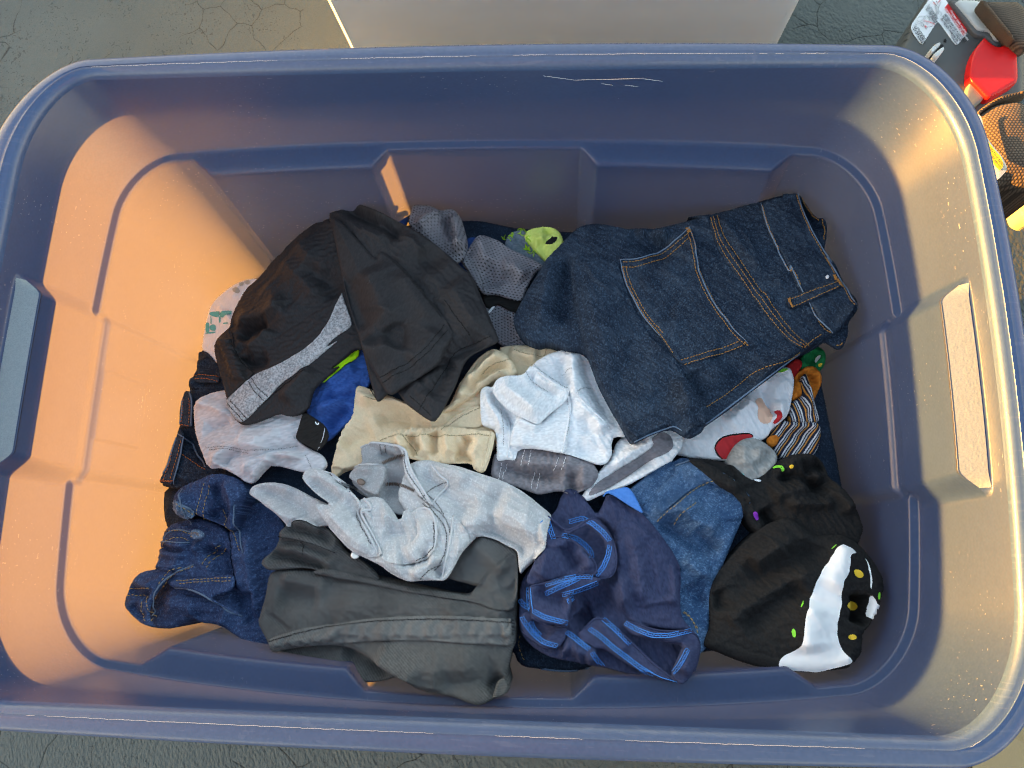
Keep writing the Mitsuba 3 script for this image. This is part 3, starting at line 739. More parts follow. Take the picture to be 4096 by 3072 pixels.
seam('neon_sock__fringe', [[(41.9, 179.6), (39.2, 179.8), (38.7, 184.5)], [(43.7, 177.4), (46.2, 175), (44.8, 170.7)], [(35.5, 195.5), (33.4, 195.2), (29.8, 198.7)], [(36.5, 186), (37.8, 183.4), (34.5, 179)], [(38.3, 182.5), (35.6, 183.6), (36.2, 187.2)], [(39.9, 181.4), (37.3, 180), (35.8, 185.4)], [(27.1, 202), (26.5, 213.2), (31.1, 212.1)], [(44.1, 176.8), (42.3, 174.4), (38.6, 177.6)], [(43.3, 178), (45.9, 177.3), (48.4, 173.5)], [(13, 197.9), (10.7, 200.1), (12.8, 204.6)], [(37, 189.8), (39.6, 190.1), (41.9, 185.7)], [(37.1, 191.8), (39, 189.6), (36.1, 188.4)], [(31.4, 210.4), (29.4, 203.8), (19.3, 275.9)], [(31.5, 210.4), (34.1, 212.3), (37.2, 197.2)], [(20.9, 200.2), (21.5, 197), (17.3, 195.5)], [(33, 202.4), (30.1, 213.4), (25.9, 276.1)], [(41.7, 179.8), (39.3, 181.5), (41, 183.8)], [(17.4, 196), (19.8, 197.3), (22.4, 193.4)], [(31.7, 203.7), (21.6, 273.5), (25.8, 276.8)], [(30.5, 203.4), (31.2, 199.8), (27.1, 198.5)], [(37.1, 190.3), (37.4, 192.8), (41.8, 192.6)], [(13.5, 198.6), (10.8, 197.8), (8.8, 202.6)], [(21.8, 200.5), (23.2, 197.5), (19.9, 194.3)], [(15.7, 193.6), (18.5, 193.9), (20.2, 189.6)], [(39, 182), (37.1, 178.7), (33.6, 182.6)], [(36.8, 188.4), (39.6, 186.2), (38.9, 184.7)]], 'thread_lime', r=0.55, lift=0.5, kind='stuff')
tag('green_sock', 'green sock with white and yellow print, tucked under the waist of the top jeans', 'sock')
sheet('green_sock__body', [(309.7, 50.4), (314.6, 59.3), (321.8, 66.8), (329.5, 71), (337.1, 66.6), (338.9, 58.7), (336.1, 49), (329.8, 42.8), (321.5, 40.1), (313.8, 43.5)], 178, 'green_knit', R=7, sk=50, loft=6, ridges=[([(318.5, 49.9), (326.5, 57), (328, 64)], -4, 5), ([(331.4, 65.8), (333.9, 58.8), (333, 50)], 3, 4)])
patch('green_sock__print', [[(328.2, 58), (330.9, 59.9), (331.2, 57.1), (328.2, 53.2), (326.2, 51), (326.5, 54.1)]], 'print_white', sp=1.2)
patch('green_sock__yellow_print', [[(327.8, 49.9), (331.6, 51.2), (332.8, 49.1), (329.1, 46.2)]], 'print_yellow', sp=1.2)
tag('red_cloth', 'small red corner of cloth between the green sock and the top jeans', 'shirt')
sheet('red_cloth__body', [(295.9, 47.2), (310.6, 57.8), (313.8, 49.9), (308.9, 40.3), (304.9, 32.5), (299.7, 35.9)], 179, 'red_knit', R=4, sk=30)
tag('orange_cuff_sock', 'navy striped sock turned over at its orange terry cuff', 'sock')
sheet('orange_cuff_sock__cuff', [(304.8, 37.2), (314.5, 46.8), (324.2, 47.8), (330.6, 40.1), (330.4, 30.6), (326, 22), (320.5, 11.7), (311.7, 18.4), (298.2, 9.7), (297.8, 21.6), (302.6, 30.3)], 182, 'orange_terry', R=7, sk=50, loft=5, ridges=[([(305.1, 31.4), (316, 36.7), (323.4, 31.6), (322.3, 21.4)], -5, 6), ([(321.4, 43.6), (327.2, 35.1), (324, 23.1)], 4, 5)])
sheet('orange_cuff_sock__leg', [(293.8, -6.2), (296.8, 8), (304.3, 13.1), (309.3, 15.7), (308, 29.3), (311.5, 37), (315, 40.5), (317.2, 31.1), (318.7, 15.8), (321.5, 2.5), (322.5, -10.7), (310.2, -12.6), (294.9, -11.2)], 186, 'sock_stripes', R=6, sk=50, loft=5, grain=-78, ridges=[([(313.9, 28.8), (313.8, 12), (308.9, -4.8)], 4, 5)])
tag('striped_sock', 'navy, white and orange striped sock with an orange toe, below the orange cuffed sock', 'sock')
sheet('striped_sock__foot', [(272, -29.2), (278, -15.2), (288, -7.9), (295.5, -10.8), (309.3, -12.2), (322, -10.4), (323.2, -18.6), (321, -30), (315.5, -40.6), (307.2, -46.3), (291.5, -49.8), (279.8, -45.2)], 184, 'sock_stripes', R=6, sk=50, loft=6, grain=55, ridges=[([(284.4, -22.8), (299.7, -24.2), (315.7, -19.1)], -4, 6), ([(286.8, -14.6), (303.7, -16), (319.3, -14.1)], 4, 6)])
sheet('striped_sock__toe', [(269.1, -29), (273.8, -25.1), (279.2, -24), (281.5, -27.7), (279.4, -33.4), (274.2, -37), (269.8, -34.3)], 190, 'orange_terry', R=4, sk=14, loft=3)
tag('printed_shirt', 'white jersey top with red and green print patches, below the hem of the top jeans', 'shirt')
sheet('printed_shirt__body', [(189.5, -16.5), (214.7, -11.3), (237.7, 5.6), (265.9, 26.1), (286.2, 41.7), (297.5, 45.2), (301.4, 33.3), (298.9, 18), (292.8, -3.8), (284.3, -12.1), (275.2, -18.8), (270.6, -27), (257.8, -33.7), (244.7, -43.5), (235, -50.8), (213.8, -49.5), (189.5, -46.7), (171.4, -39.6)], 190, 'white_jersey', R=5, sk=60, loft=7, grain=20, comp=[(None, 1, 30, 0.05)], ridges=[([(268.7, 27.4), (273.5, 10.6), (277.9, -9.3)], -6, 6), ([(259.8, 13.8), (250.9, 0.3), (231.1, -16.4)], 4, 8), ([(282.9, 10.7), (284.7, -2.6), (277.6, -12.5)], 4, 6)])
patch('printed_shirt__red_print', [[(219.9, -38.8), (222.1, -33.2), (228.1, -28.1), (235.8, -26.1), (242.2, -25.2), (250, -24.2), (255.7, -24.8), (256, -27.7), (249.7, -31), (242.6, -34), (235.7, -43.2), (231.7, -49), (226.6, -49), (222.1, -44.9)]], 'print_red')
seam('printed_shirt__dark_outline', [[(219.9, -38.8), (222.1, -33.2), (228.1, -28.1), (235.8, -26.1), (242.2, -25.2), (250, -24.2), (255.7, -24.8), (256, -27.7)], [(219.9, -38.8), (222.1, -44.9), (226.6, -49)]], 'thread_black', r=0.8, lift=0.2, kind='stuff')
patch('printed_shirt__red_arc', [[(278.3, -1.2), (282.2, -0.9), (283.9, -5.5), (282.8, -10.8), (277.6, -14.9), (275.9, -12.7), (278.2, -9.6), (279, -5.1)]], 'print_red', sp=1.2)
patch('printed_shirt__green_print', [[(283.7, 37.4), (290.5, 42.3), (295.6, 40.7), (289.8, 38)]], 'print_green', sp=1.2)
patch('printed_shirt__pale_print', [[(258.7, 6.1), (264, 11.4), (268.3, 11.5), (269.7, 5.3), (276.7, 2.6), (276.1, -6.6), (273.6, -13.5), (266.2, -14.7), (261.8, -10), (261.8, -2.8), (262.9, 1.9)]], 'print_skin', sp=1.4)
tag('left_jeans', 'dark blue jeans standing on edge against the left wall, waistband with orange stitched belt loops', 'jeans')
sheet('left_jeans__leg', [(-356.8, 65.1), (-352.9, 75.5), (-348.3, 79), (-337.1, 80.8), (-320.1, 73.3), (-303.9, 51.7), (-281.1, 26.6), (-258.4, -1.3), (-245.6, -56.7), (-260.3, -74.3), (-299, -74.3), (-320.3, -82.6), (-341.6, -78.6), (-349.7, -74.1), (-352.2, -55.8), (-354, -37.1), (-357.2, -16), (-357.9, 5.7), (-353.4, 25.6), (-352.2, 43.9)], 186, 'denim_indigo', R=6, sk=70, loft=4, comp=[(None, 1, 60, 0.05)], ridges=[([(-349.8, 72.5), (-337.8, 61.3), (-334.3, 40.5)], -5, 6), ([(-334.3, -18.8), (-312.2, -38.1), (-291, -56.7)], -7, 10), ([(-332.3, 73.5), (-337.8, 53), (-333.1, 28.2)], 5, 7)])
sheet('left_jeans__waistband', [(-336.3, -12.4), (-336.6, -23.8), (-338.4, -46.2), (-339.7, -64.4), (-343, -74.7), (-335.6, -77.2), (-324.1, -78.7), (-324.7, -62.7), (-324.6, -44.5), (-326.6, -24.1)], 194, 'denim_indigo', R=2, sk=8, it=60)
sheet('left_jeans__belt_loop', [(-343.9, 25.9), (-336.3, 29), (-328.4, 23.7), (-322.1, 5.8), (-317.3, -15.4), (-325.7, -14.8), (-334.9, -13), (-339.9, 6.4)], 197, 'denim_indigo', R=2, sk=10, it=60)
sheet('left_jeans__pocket', [(-332.4, 45.7), (-324.2, 49.3), (-300.7, 44.5), (-298, 35.4), (-313.5, 37.1), (-329.6, 37.9)], 196, 'denim_indigo', R=1.5, sk=5, it=60)
seam('left_jeans__seam', [[(-334.5, -22.1), (-327.1, -25.6), (-313.4, -43), (-294.4, -58.5)], [(-335.5, -25.9), (-336.6, -44.4), (-336.8, -62.7), (-347.3, -73.4)], [(-327.2, -24.7), (-324.7, -46.2), (-324.8, -77.4)], [(-345.2, 30.6), (-335.9, 8), (-334.2, -11.9)], [(-335.7, 29.5), (-326.6, 17.7), (-319.4, -13.8)], [(-415.2, 20.8), (-344.6, 2.3)]], 'denim_edge', r=1.0)
stitch('left_jeans__stitching', [[(-340.5, -24.8), (-334.4, -44.5), (-335.9, -62.7), (-337.4, -73.4)], [(-328.7, -29.7), (-327.5, -46.5), (-328.8, -62.7), (-328.9, -74.4)], [(-341.9, -72.5), (-325.3, -74.3)], [(-347.3, -72.9), (-325.6, -75.4)], [(-338.1, 18), (-334.8, 2.3), (-332.2, -11.3)], [(-331, 19.6), (-325.7, 1.8), (-322.2, -11.6)], [(-338.7, -11), (-319.7, -13.8)], [(-336.7, 49.3), (-317.6, 46.2), (-301.9, 44.2)], [(-330.6, 42.3), (-316.8, 42.8), (-299, 37.5)], [(-355.9, -2.9), (-343.2, -2.8)], [(-324.6, -44.9), (-307.8, -54.6), (-291.8, -62)]], 'thread_rust')
tag('bunched_jeans', 'dark blue jeans bunched up in the near left corner, gold stitched waistband folded double', 'jeans')
sheet('bunched_jeans__leg', [(-254.3, -105.5), (-236.8, -95.4), (-222.4, -95.3), (-197.7, -111.4), (-189.7, -133.4), (-188, -157.9), (-188.1, -187.4), (-187, -212.8), (-181, -231), (-190.2, -232.8), (-204, -229.4), (-220.9, -221.2), (-234.2, -214.8), (-247, -211.1), (-260.7, -210.9), (-270.4, -207), (-277.8, -210.9), (-289.7, -217.1), (-308.8, -217.4), (-324.1, -214.3), (-324.2, -204), (-318.7, -189), (-305.6, -162.6), (-276.5, -157.1), (-249.4, -145.6)], 178, 'denim_blue', R=9, sk=90, loft=8, comp=[(None, 1, 110, 0.07)], ridges=[([(-253, -112.2), (-234.8, -156.1), (-219.8, -188.4)], 9, 10), ([(-260.2, -112.3), (-243.6, -148.6), (-230.4, -179.9), (-211.4, -208)], -8, 7), ([(-230.4, -116.8), (-217.7, -155.6), (-207.3, -185), (-202.6, -210.5)], 7, 9), ([(-220.3, -179.6), (-212.8, -199.6), (-207.1, -212)], -7, 6), ([(-307.3, -195.8), (-281.6, -193.4), (-253.9, -199.7), (-225, -212.8)], 6, 14), ([(-269.1, -206), (-256.8, -201.3), (-235.2, -206.1)], -5, 8)])
sheet('bunched_jeans__seat', [(-320.8, -147.3), (-322.3, -134.6), (-321.3, -123.3), (-313.8, -117.5), (-306.1, -115), (-283.1, -111.5), (-253.5, -120.7), (-241.2, -140.9), (-233.3, -165), (-231.2, -179.6), (-243, -185.8), (-262.7, -187.9), (-292.4, -181.6), (-319.1, -165.8)], 190, 'denim_blue', R=7, sk=40, loft=6, comp=[(None, 1, 80, 0.1)], ridges=[([(-320.3, -136.2), (-304.6, -139.1), (-282.6, -140.2)], 5, 6), ([(-319, -145.7), (-297.8, -149.1), (-283.6, -148.8)], 4, 5), ([(-318.7, -141), (-301.1, -144.5), (-285, -144.2)], -5, 4), ([(-276.8, -135.4), (-257.9, -145.9), (-234.3, -163.5)], -9, 9), ([(-252.4, -153.4), (-247.3, -159.3), (-234.3, -163.5)], -9, 8), ([(-280.7, -146.4), (-267.5, -136.8), (-252.6, -139.6)], 7, 6), ([(-318.5, -158.1), (-301.3, -160.8), (-285.9, -158.8)], 5, 7)])
sheet('bunched_jeans__waistband', [(-337.8, -194.6), (-338.4, -185.8), (-337.2, -176.8), (-333.3, -167.6), (-325.4, -164.4), (-315.1, -162.6), (-301.4, -160.7), (-292.1, -162), (-301.8, -175.7), (-309.1, -190.6), (-309.4, -202.1), (-303.9, -210.4), (-295.7, -214.3), (-311.7, -212.8), (-326.8, -205), (-335.3, -198.8)], 198, 'denim_blue', R=5, sk=30, loft=5, comp=[(None, 1, 120, 0.08)], ridges=[([(-338.1, -181.2), (-323.5, -186.7), (-310.8, -187.7)], -4, 5), ([(-334.2, -172.2), (-321.9, -176.3), (-310.3, -178.9)], 3, 5), ([(-331.4, -194.2), (-323, -202.6), (-311.4, -210.6)], -4, 5)])
sheet('bunched_jeans__pocket', [(-295.6, -174), (-287.8, -171.1), (-260.9, -168.5), (-229.9, -164.7), (-226.7, -170.4), (-226.1, -179.1), (-247.6, -185.5), (-239.4, -190.9), (-213.8, -201.1), (-221, -198.6), (-250.5, -187), (-273.2, -179.1), (-289, -178.2)], 200, 'denim_blue', R=3, sk=8, it=70)
sheet('bunched_jeans__top_fold', [(-312.1, -98.5), (-312.2, -89.2), (-307.8, -81.4), (-292.4, -74.9), (-272.1, -66), (-242.4, -73), (-229.3, -89.7), (-236.3, -103.9), (-237.8, -125.8), (-249.7, -119.8), (-274.7, -112.2), (-289.2, -106), (-297.4, -114.9), (-307, -104.5), (-313.9, -96.3)], 206, 'denim_blue', R=7, sk=40, loft=6, comp=[(None, 1, 20, 0.08)], ridges=[([(-294.9, -81.7), (-298, -96.9), (-290.2, -110.1), (-274.6, -119.6)], 7, 7), ([(-271.8, -76.6), (-265.4, -93.4), (-244.9, -116.1)], -8, 8), ([(-257.8, -73.2), (-241.7, -93.3), (-231.8, -119)], 6, 9), ([(-269, -102.8), (-261.6, -117), (-247.4, -130.7)], -8, 8), ([(-293, -118.9), (-276.9, -131.2), (-266.8, -129.5)], 5, 6)])
sheet('bunched_jeans__belt_loop', [(-307.6, -103), (-310, -96.3), (-304.2, -93.8), (-281.1, -105.3), (-282, -111.8), (-284.9, -114.3), (-302.9, -107.1)], 209, 'denim_edge', R=1.5, sk=5, it=40)
sheet('bunched_jeans__belt_loop_001', [(-309.6, -102.4), (-305.3, -107.2), (-289, -115.8), (-283.5, -110.2), (-288.8, -104.7)], 209, 'denim_edge', R=1.5, sk=5, it=40)
sheet('bunched_jeans__buttonhole_tab', [(-282.5, -128.2), (-280.3, -123.5), (-272.2, -124.2), (-265.6, -128.7), (-268, -132.6), (-277.4, -133.6)], 208, 'denim_edge', R=2.5, sk=6, it=40)
seam('bunched_jeans__seam', [[(-318.2, -133.1), (-313.8, -125), (-300.4, -123.3), (-276.1, -129.7)], [(-319.2, -148.1), (-406, -142), (-312.9, -135.6), (-293.2, -136.9), (-284.2, -136.5)], [(-307.1, -205.2), (-309.2, -194.9), (-307, -181.7), (-296.7, -166.6), (-275.9, -157)], [(-291.9, -179.3), (-271.1, -179), (-247, -186.9), (-233.4, -198.4), (-219.5, -202.7)], [(-237.3, -100), (-238.8, -125.4), (-224.9, -145.3)], [(-302.2, -83.7), (-289.3, -104.3), (-291.6, -119.1)]], 'denim_edge', r=0.9)
stitch('bunched_jeans__stitching', [[(-405.2, -132.4), (-312.2, -124.9), (-298.2, -124.8), (-277.9, -131.3)], [(-317.8, -142.5), (-305.6, -132.3), (-295, -131.2), (-285.2, -134.9)], [(-317.4, -192.2), (-317.8, -201), (-308.5, -209.1)], [(-314.6, -187.9), (-310.4, -199.2), (-303.5, -209.8)], [(-440.6, -197.6), (-330, -185.6), (-310.5, -188.4)], [(-440.4, -192), (-328.2, -180.2), (-310.1, -179.5)], [(-303.8, -175.6), (-298.7, -163.6), (-287.5, -160.3)], [(-302.8, -178.8), (-295.5, -166.6), (-275.7, -158.6)], [(-287.2, -172.2), (-261.9, -170), (-229.2, -167.6)], [(-282.5, -175), (-261.3, -172.2), (-228.2, -170.5)], [(-260, -103.3), (-242.3, -125.6), (-230.2, -143.9)], [(-279.8, -78.5), (-280.1, -97), (-279.7, -115.8)], [(-274.1, -80.1), (-273.6, -98.5), (-272.6, -115.7)], [(-296.2, -99.9), (-287, -105.7), (-282.5, -110.2)], [(-267.1, -156.8), (-265.3, -146), (-253.9, -138.1)], [(-261.3, -159.7), (-260.6, -149), (-248.4, -141.1)]], 'thread_tan')
stitch('bunched_jeans__buttonhole', [[(-279.5, -127.4), (-275.7, -126.3), (-270.2, -128.8)], [(-278.9, -128.5), (-275.1, -127.7), (-270.6, -129.9)]], 'thread_orange', dash=1.2, gap=0.4)
tag('royal_blue_shirt', 'royal blue knit shirt bunched under the hem of the black shorts', 'shirt')
sheet('royal_blue_shirt__body', [(-188.8, 11.9), (-181.7, 24.7), (-174.1, 35.8), (-153.6, 48.2), (-166.2, 44.9), (-148.3, 63.2), (-134, 68.3), (-124.6, 58.4), (-118.7, 32.1), (-121.1, 23), (-131.7, 21.4), (-132.9, 10.5), (-131.9, -9.3), (-141.9, -19.7), (-149.4, -28.4), (-155.5, -34.4), (-164.6, -33.5), (-176.9, -24.5), (-184.4, -2.9)], 203, 'royal_knit', R=5, sk=50, loft=6, comp=[(None, 1, 120, 0.06)], ridges=[([(-175.1, 0.2), (-156.9, -0.2), (-141, 13.9), (-122.7, 24.4)], 7, 8), ([(-169.9, 12.9), (-151.3, 10.6), (-130.9, 19.2)], -6, 6), ([(-148.7, 5), (-134.3, 17.4), (-123.1, 28.1)], -5, 6), ([(-160.1, -25.1), (-151.9, -9.3), (-137.6, 3)], -6, 8), ([(-168.3, 25.8), (-151.5, 36.4), (-134.6, 47.1)], 4, 9)])
tag('lime_strip', 'bright lime mesh trim showing between the black shorts and the royal blue shirt', 'shirt')
sheet('lime_strip__trim', [(-178.1, 32.4), (-170.4, 40.2), (-153.4, 49.9), (-166.2, 48.5), (-149.3, 60), (-137.6, 69.9), (-133.4, 62.2), (-135, 55.7), (-145.8, 47.7), (-156.8, 35), (-163.3, 29.7), (-170.4, 28.1), (-178.4, 32.1)], 210, 'lime_mesh', R=2.5, sk=10, ridges=[([(-171, 33.4), (-157.9, 44.2), (-141.7, 60.4)], 2, 5)])
tag('mesh_shorts', 'grey perforated mesh sports shorts behind the black shorts', 'shorts')
sheet('mesh_shorts__back_leg', [(-5.5, 119.9), (1.7, 114.1), (10.4, 115.3), (21.2, 107.9), (27.9, 113.3), (45.7, 92.2), (52.2, 69.8), (46.4, 64.5), (34.5, 66.6), (26.1, 63.5), (14, 68), (4.9, 78.4), (-4.7, 101.1)], 196, 'sports_mesh', R=3, sk=25, grain=-35, ridges=[([(19.5, 107.6), (28.7, 90.5), (32.7, 70)], 4, 7)])
sheet('mesh_shorts__liner', [(-8.7, 122.2), (1.7, 125.3), (19.2, 122.5), (36.7, 117.3), (37, 106.1), (26.8, 100.7), (16.2, 109.5), (9.1, 113.4), (-1.1, 107.1)], 200, 'elastic_black', R=3, sk=15)
patch('mesh_shorts__white_tag', [[(-0.4, 105.7), (3.1, 109.8), (7.3, 111.9), (3.9, 107), (0.6, 103.1)]], 'white_jersey')
sheet('mesh_shorts__front_leg', [(-28.7, 155.2), (-25.6, 168.3), (-19.7, 179.8), (-13, 189.8), (-3.1, 187.6), (9.7, 182.2), (20.7, 173.4), (33.3, 167.5), (45.9, 160.5), (58.4, 152.4), (48.3, 146.5), (39.3, 127), (35, 112.7), (19.8, 117.2), (7.6, 122), (-6.3, 121.3), (-17.4, 140.2), (-28.4, 154.7)], 207, 'sports_mesh', R=4, sk=30, loft=4, grain=-12, ridges=[([(-13.6, 185.2), (-7.6, 169.8), (-1.6, 147.1)], 5, 9), ([(2.2, 130.1), (10.5, 141), (27.8, 142.6)], -5, 9), ([(12.1, 146.6), (24.2, 148.3), (40, 136.7)], 6, 10), ([(-4.6, 126.6), (1.8, 143), (-0.5, 159.7)], -4, 8)])
sheet('mesh_shorts__waist_fold', [(-89, 201.6), (-88, 213.3), (-87.4, 225.7), (-78.6, 227.2), (-66.3, 225.5), (-53.7, 218.3), (-44.5, 221.9), (-37.2, 217.4), (-31.3, 206.1), (-26.1, 188.7), (-22.7, 176.1), (-26.8, 160.9), (-37.7, 155.4), (-48.9, 168.2), (-63.7, 181.2), (-78.7, 190.8)], 207, 'sports_mesh', R=5, sk=30, loft=4, grain=-40, comp=[(None, 1, 140, 0.05)], ridges=[([(-53.2, 215.7), (-68.5, 204.4), (-78.6, 194)], 5, 8), ([(-38.7, 216), (-39.3, 198.7), (-31, 175.2), (-28.8, 162.1)], 7, 7), ([(-49.4, 213.5), (-44.4, 194.4), (-36.3, 173.2)], -7, 7), ([(-48.9, 176.8), (-38.4, 180.8), (-30.7, 165.8)], 4, 7)])
stitch('mesh_shorts__stitching', [[(-73.3, 198.7), (-59.9, 209.4), (-44.2, 217.8), (-38.1, 202), (-37.7, 189), (-29.4, 168.6)], [(-70.8, 196.6), (-58.2, 207.3), (-46.1, 213.9), (-42.4, 203.4), (-42.3, 192.8), (-32.7, 168)], [(-4.5, 124.8), (-8.8, 143.9), (-19.6, 159.5)], [(-4.6, 80.2), (12.1, 72.5), (27.6, 70.2)]], 'thread_grey', dash=1.5, gap=0.6, r=0.45)
tag('grey_boxers', 'heather grey boxers with a black elastic waistband, left of the blue shirt', 'underwear')
sheet('grey_boxers__body', [(-318.2, 10.5), (-307.8, 19.2), (-294.5, 23.1), (-278.9, 25.4), (-263.9, 21), (-239.3, 6.9), (-218.6, -1), (-188.2, -4.5), (-181.5, -10.9), (-185.1, -21.6), (-189.4, -32.1), (-176.2, -40.9), (-157.1, -49.3), (-150.5, -59.8), (-155.9, -66.5), (-171.2, -68.1), (-210.4, -58.2), (-217.7, -66.4), (-225.8, -78.5), (-236.2, -76.5), (-243.8, -71.4), (-265.9, -61.4), (-280.6, -63), (-296.2, -41.2), (-309.4, -19.1)], 207, 'grey_heather', R=5, sk=45, loft=5, grain=15, comp=[(None, 1, 100, 0.06)], ridges=[([(-314.4, 9.1), (-295.4, 6.5), (-266.6, -5.7)], 4, 7), ([(-266.1, -7.5), (-277.5, -16.4), (-298.4, -19.6)], -5, 8), ([(-278.8, -62.9), (-264.4, -45.5), (-243.4, -38.7), (-213.4, -40.8)], 7, 8), ([(-264.1, -61.2), (-259.7, -49.1), (-242.4, -43.1)], -6, 6), ([(-241.1, -71.6), (-225, -54.6), (-201, -47.9), (-173.3, -53.2)], 8, 7), ([(-238.9, -58), (-219.2, -47.7), (-198.5, -42.7), (-174.7, -45.5)], -5, 5), ([(-225.4, -76.7), (-216.2, -61.5), (-202.9, -56.4)], 6, 6), ([(-255.4, -27.8), (-230.1, -31.8), (-204.9, -28.6)], 4, 10)])
sheet('grey_boxers__waistband', [(-184.6, -6.2), (-180.6, -5.4), (-168.6, -12.4), (-157.2, -20), (-151.6, -29.6), (-153.7, -38.1), (-160.4, -46.7), (-173.4, -40.5), (-187.8, -33.4), (-186.4, -23)], 214, 'elastic_black', R=1.5, sk=8, it=40, grain=30)
seam('grey_boxers__stripe', [[(-157, -22.6), (-157.2, -32.1), (-159, -38)], [(-159.3, -41.9), (-161.9, -45.4)]], 'thread_white', r=0.35, lift=0.2)
patch('grey_boxers__letter', [[(-168.9, -16.4), (-168.2, -15.4), (-167.2, -16.4), (-166.4, -17.8), (-165.2, -18.1), (-164.6, -16.5), (-163.9, -16.8), (-163.9, -18.6), (-165.5, -19.3), (-167.2, -18.5), (-167.9, -17)]], 'print_white', sp=0.8)
stitch('grey_boxers__stitching', [[(-288.4, -40), (-262.5, -40.1), (-234.6, -46.1), (-213.3, -43.3), (-186.4, -39.5)], [(-283.5, -42.8), (-259.5, -42.9), (-235.1, -48)], [(-174.8, -50.1), (-168.6, -58.4), (-165.8, -65)]], 'thread_grey', dash=1.2, gap=0.5, r=0.35)
tag('khaki_pants', 'khaki beige trousers with a gathered elastic waistband in the middle of the heap', 'trousers')
sheet('khaki_pants__back', [(11.3, 63.3), (23, 65.8), (34.8, 66), (53.3, 64.2), (71.6, 60.2), (84.8, 52.8), (55.4, 42.6), (45.8, 32.1), (32.6, 30.5), (18.9, 43.2)], 203, 'khaki_twill', R=4, sk=30, ridges=[([(21.6, 60.8), (35.3, 53.3), (55.2, 52.9)], 3, 8)])
sheet('khaki_pants__body', [(-148, -66.2), (-146.3, -44.3), (-141.2, -20.1), (-132.5, -9.7), (-133.4, 9.1), (-133.5, 19.1), (-130.8, 26), (-118.5, 20.9), (-94.6, 12.8), (-65.7, -0.1), (-41.9, -2.2), (-19.4, 11.5), (-4, 18.3), (0.7, 7.7), (-0.8, -9.5), (10.3, -19.7), (18.7, -28.1), (10.2, -49.5), (-37.8, -52.9), (-87.1, -52.9), (-131.1, -64.6), (-141.7, -72.9)], 205, 'khaki_twill', R=4.5, sk=50, loft=7, comp=[(None, 1, 70, 0.05)], ridges=[([(-130.7, 8.7), (-107.5, 6.4), (-79.5, 4.2), (-54.7, -6.7)], 7, 8), ([(-132.7, 9.7), (-131.7, -10), (-139.9, -25.7), (-145, -49.7)], 4, 9), ([(-124.9, 18.5), (-125.8, 11.3), (-110.7, 3.8)], 4, 6), ([(-107.8, -19.1), (-88.2, -10.6), (-63.8, -17.8), (-48.5, -19.7)], -6, 9), ([(-139.1, -42.9), (-123.3, -32.7), (-107.2, -24.3)], -5, 10), ([(-73.7, -19.4), (-54, -14.5), (-31.5, -4.4)], 4, 10)])
sheet('khaki_pants__pocket', [(-41.1, -22.9), (-30.3, -13.6), (-16.1, -5.2), (-1.7, 1.5), (0.6, -10.5), (2.8, -22.3), (-23.1, -23)], 209, 'khaki_twill', R=1.5, sk=4, it=60)
sheet('khaki_pants__rolled_leg', [(-31.1, 2.9), (-25.7, 20.2), (-18.2, 33.3), (-9, 48.3), (2.3, 57.9), (10.6, 59.2), (19.9, 54.8), (29.5, 43), (34.4, 32.4), (26.7, 29), (13.6, 28.3), (1, 18.1), (-14.8, 6.1), (-30.5, -4.8), (-41.7, -9)], 214, 'khaki_twill', R=7, sk=35, loft=6, grain=40, comp=[(None, 1, 130, 0.07)], ridges=[([(-16.9, 17.8), (-3.1, 36.8), (7.9, 49), (19.5, 48.8)], 6, 6), ([(-21.3, 9.1), (-2.5, 26.2), (13.3, 40), (26.6, 36.2)], -7, 6), ([(-14.3, 30), (-2, 47.5), (9.3, 55.2)], -4, 6), ([(-8.4, 14.1), (7.3, 27.8), (23.4, 33.7)], 6, 6), ([(-24.3, 5.7), (-12, 19.4), (-4.5, 31.5)], 5, 6)])
sheet('khaki_pants__waistband', [(-108.6, -39.9), (-103, -33.2), (-96, -29.2), (-83.9, -25.8), (-67.4, -24.7), (-51.1, -23.5), (-31.7, -22.3), (-12.1, -25.1), (3.9, -27.1), (14.7, -28), (13.3, -41.8), (10.9, -54.6), (6.2, -68.8), (-3.3, -65.7), (-6.8, -58.6), (-22.5, -59.5), (-44.6, -59.6), (-64.4, -54.8), (-81.2, -49.9), (-96.6, -44.9)], 219, 'khaki_twill', R=5, sk=30, loft=7, comp=[(None, 1, 8, 0.13)], ridges=[([(-69.8, -30.4), (-65.5, -40.3), (-58, -50.2)], -6, 6), ([(-56.8, -28.8), (-52.5, -40.4), (-48.2, -51.8)], 5, 7), ([(-45.6, -27.2), (-43, -38.8), (-43.4, -51.8)], -6, 6), ([(-32.6, -27.3), (-30, -40.4), (-25.8, -53.3)], 5, 8), ([(-19.5, -53.3), (-12.3, -43.7), (-8.3, -32.3)], -6, 7), ([(-10, -54.9), (-1.2, -45.3), (2.7, -30.7)], 5, 7), ([(-79.7, -30.3), (-77.3, -37), (-71.3, -46.9)], 5, 6), ([(-22.3, -58.1), (-13.1, -54.9), (-3.6, -58)], -5, 6)])
seam('khaki_pants__seam', [[(-39.6, -23.4), (-28.7, -12.8), (-14.4, -4.5), (-2.1, 1.4)], [(10.5, -29.1), (9.2, -45.6), (4.5, -61.3)]], 'khaki_twill', r=0.9)
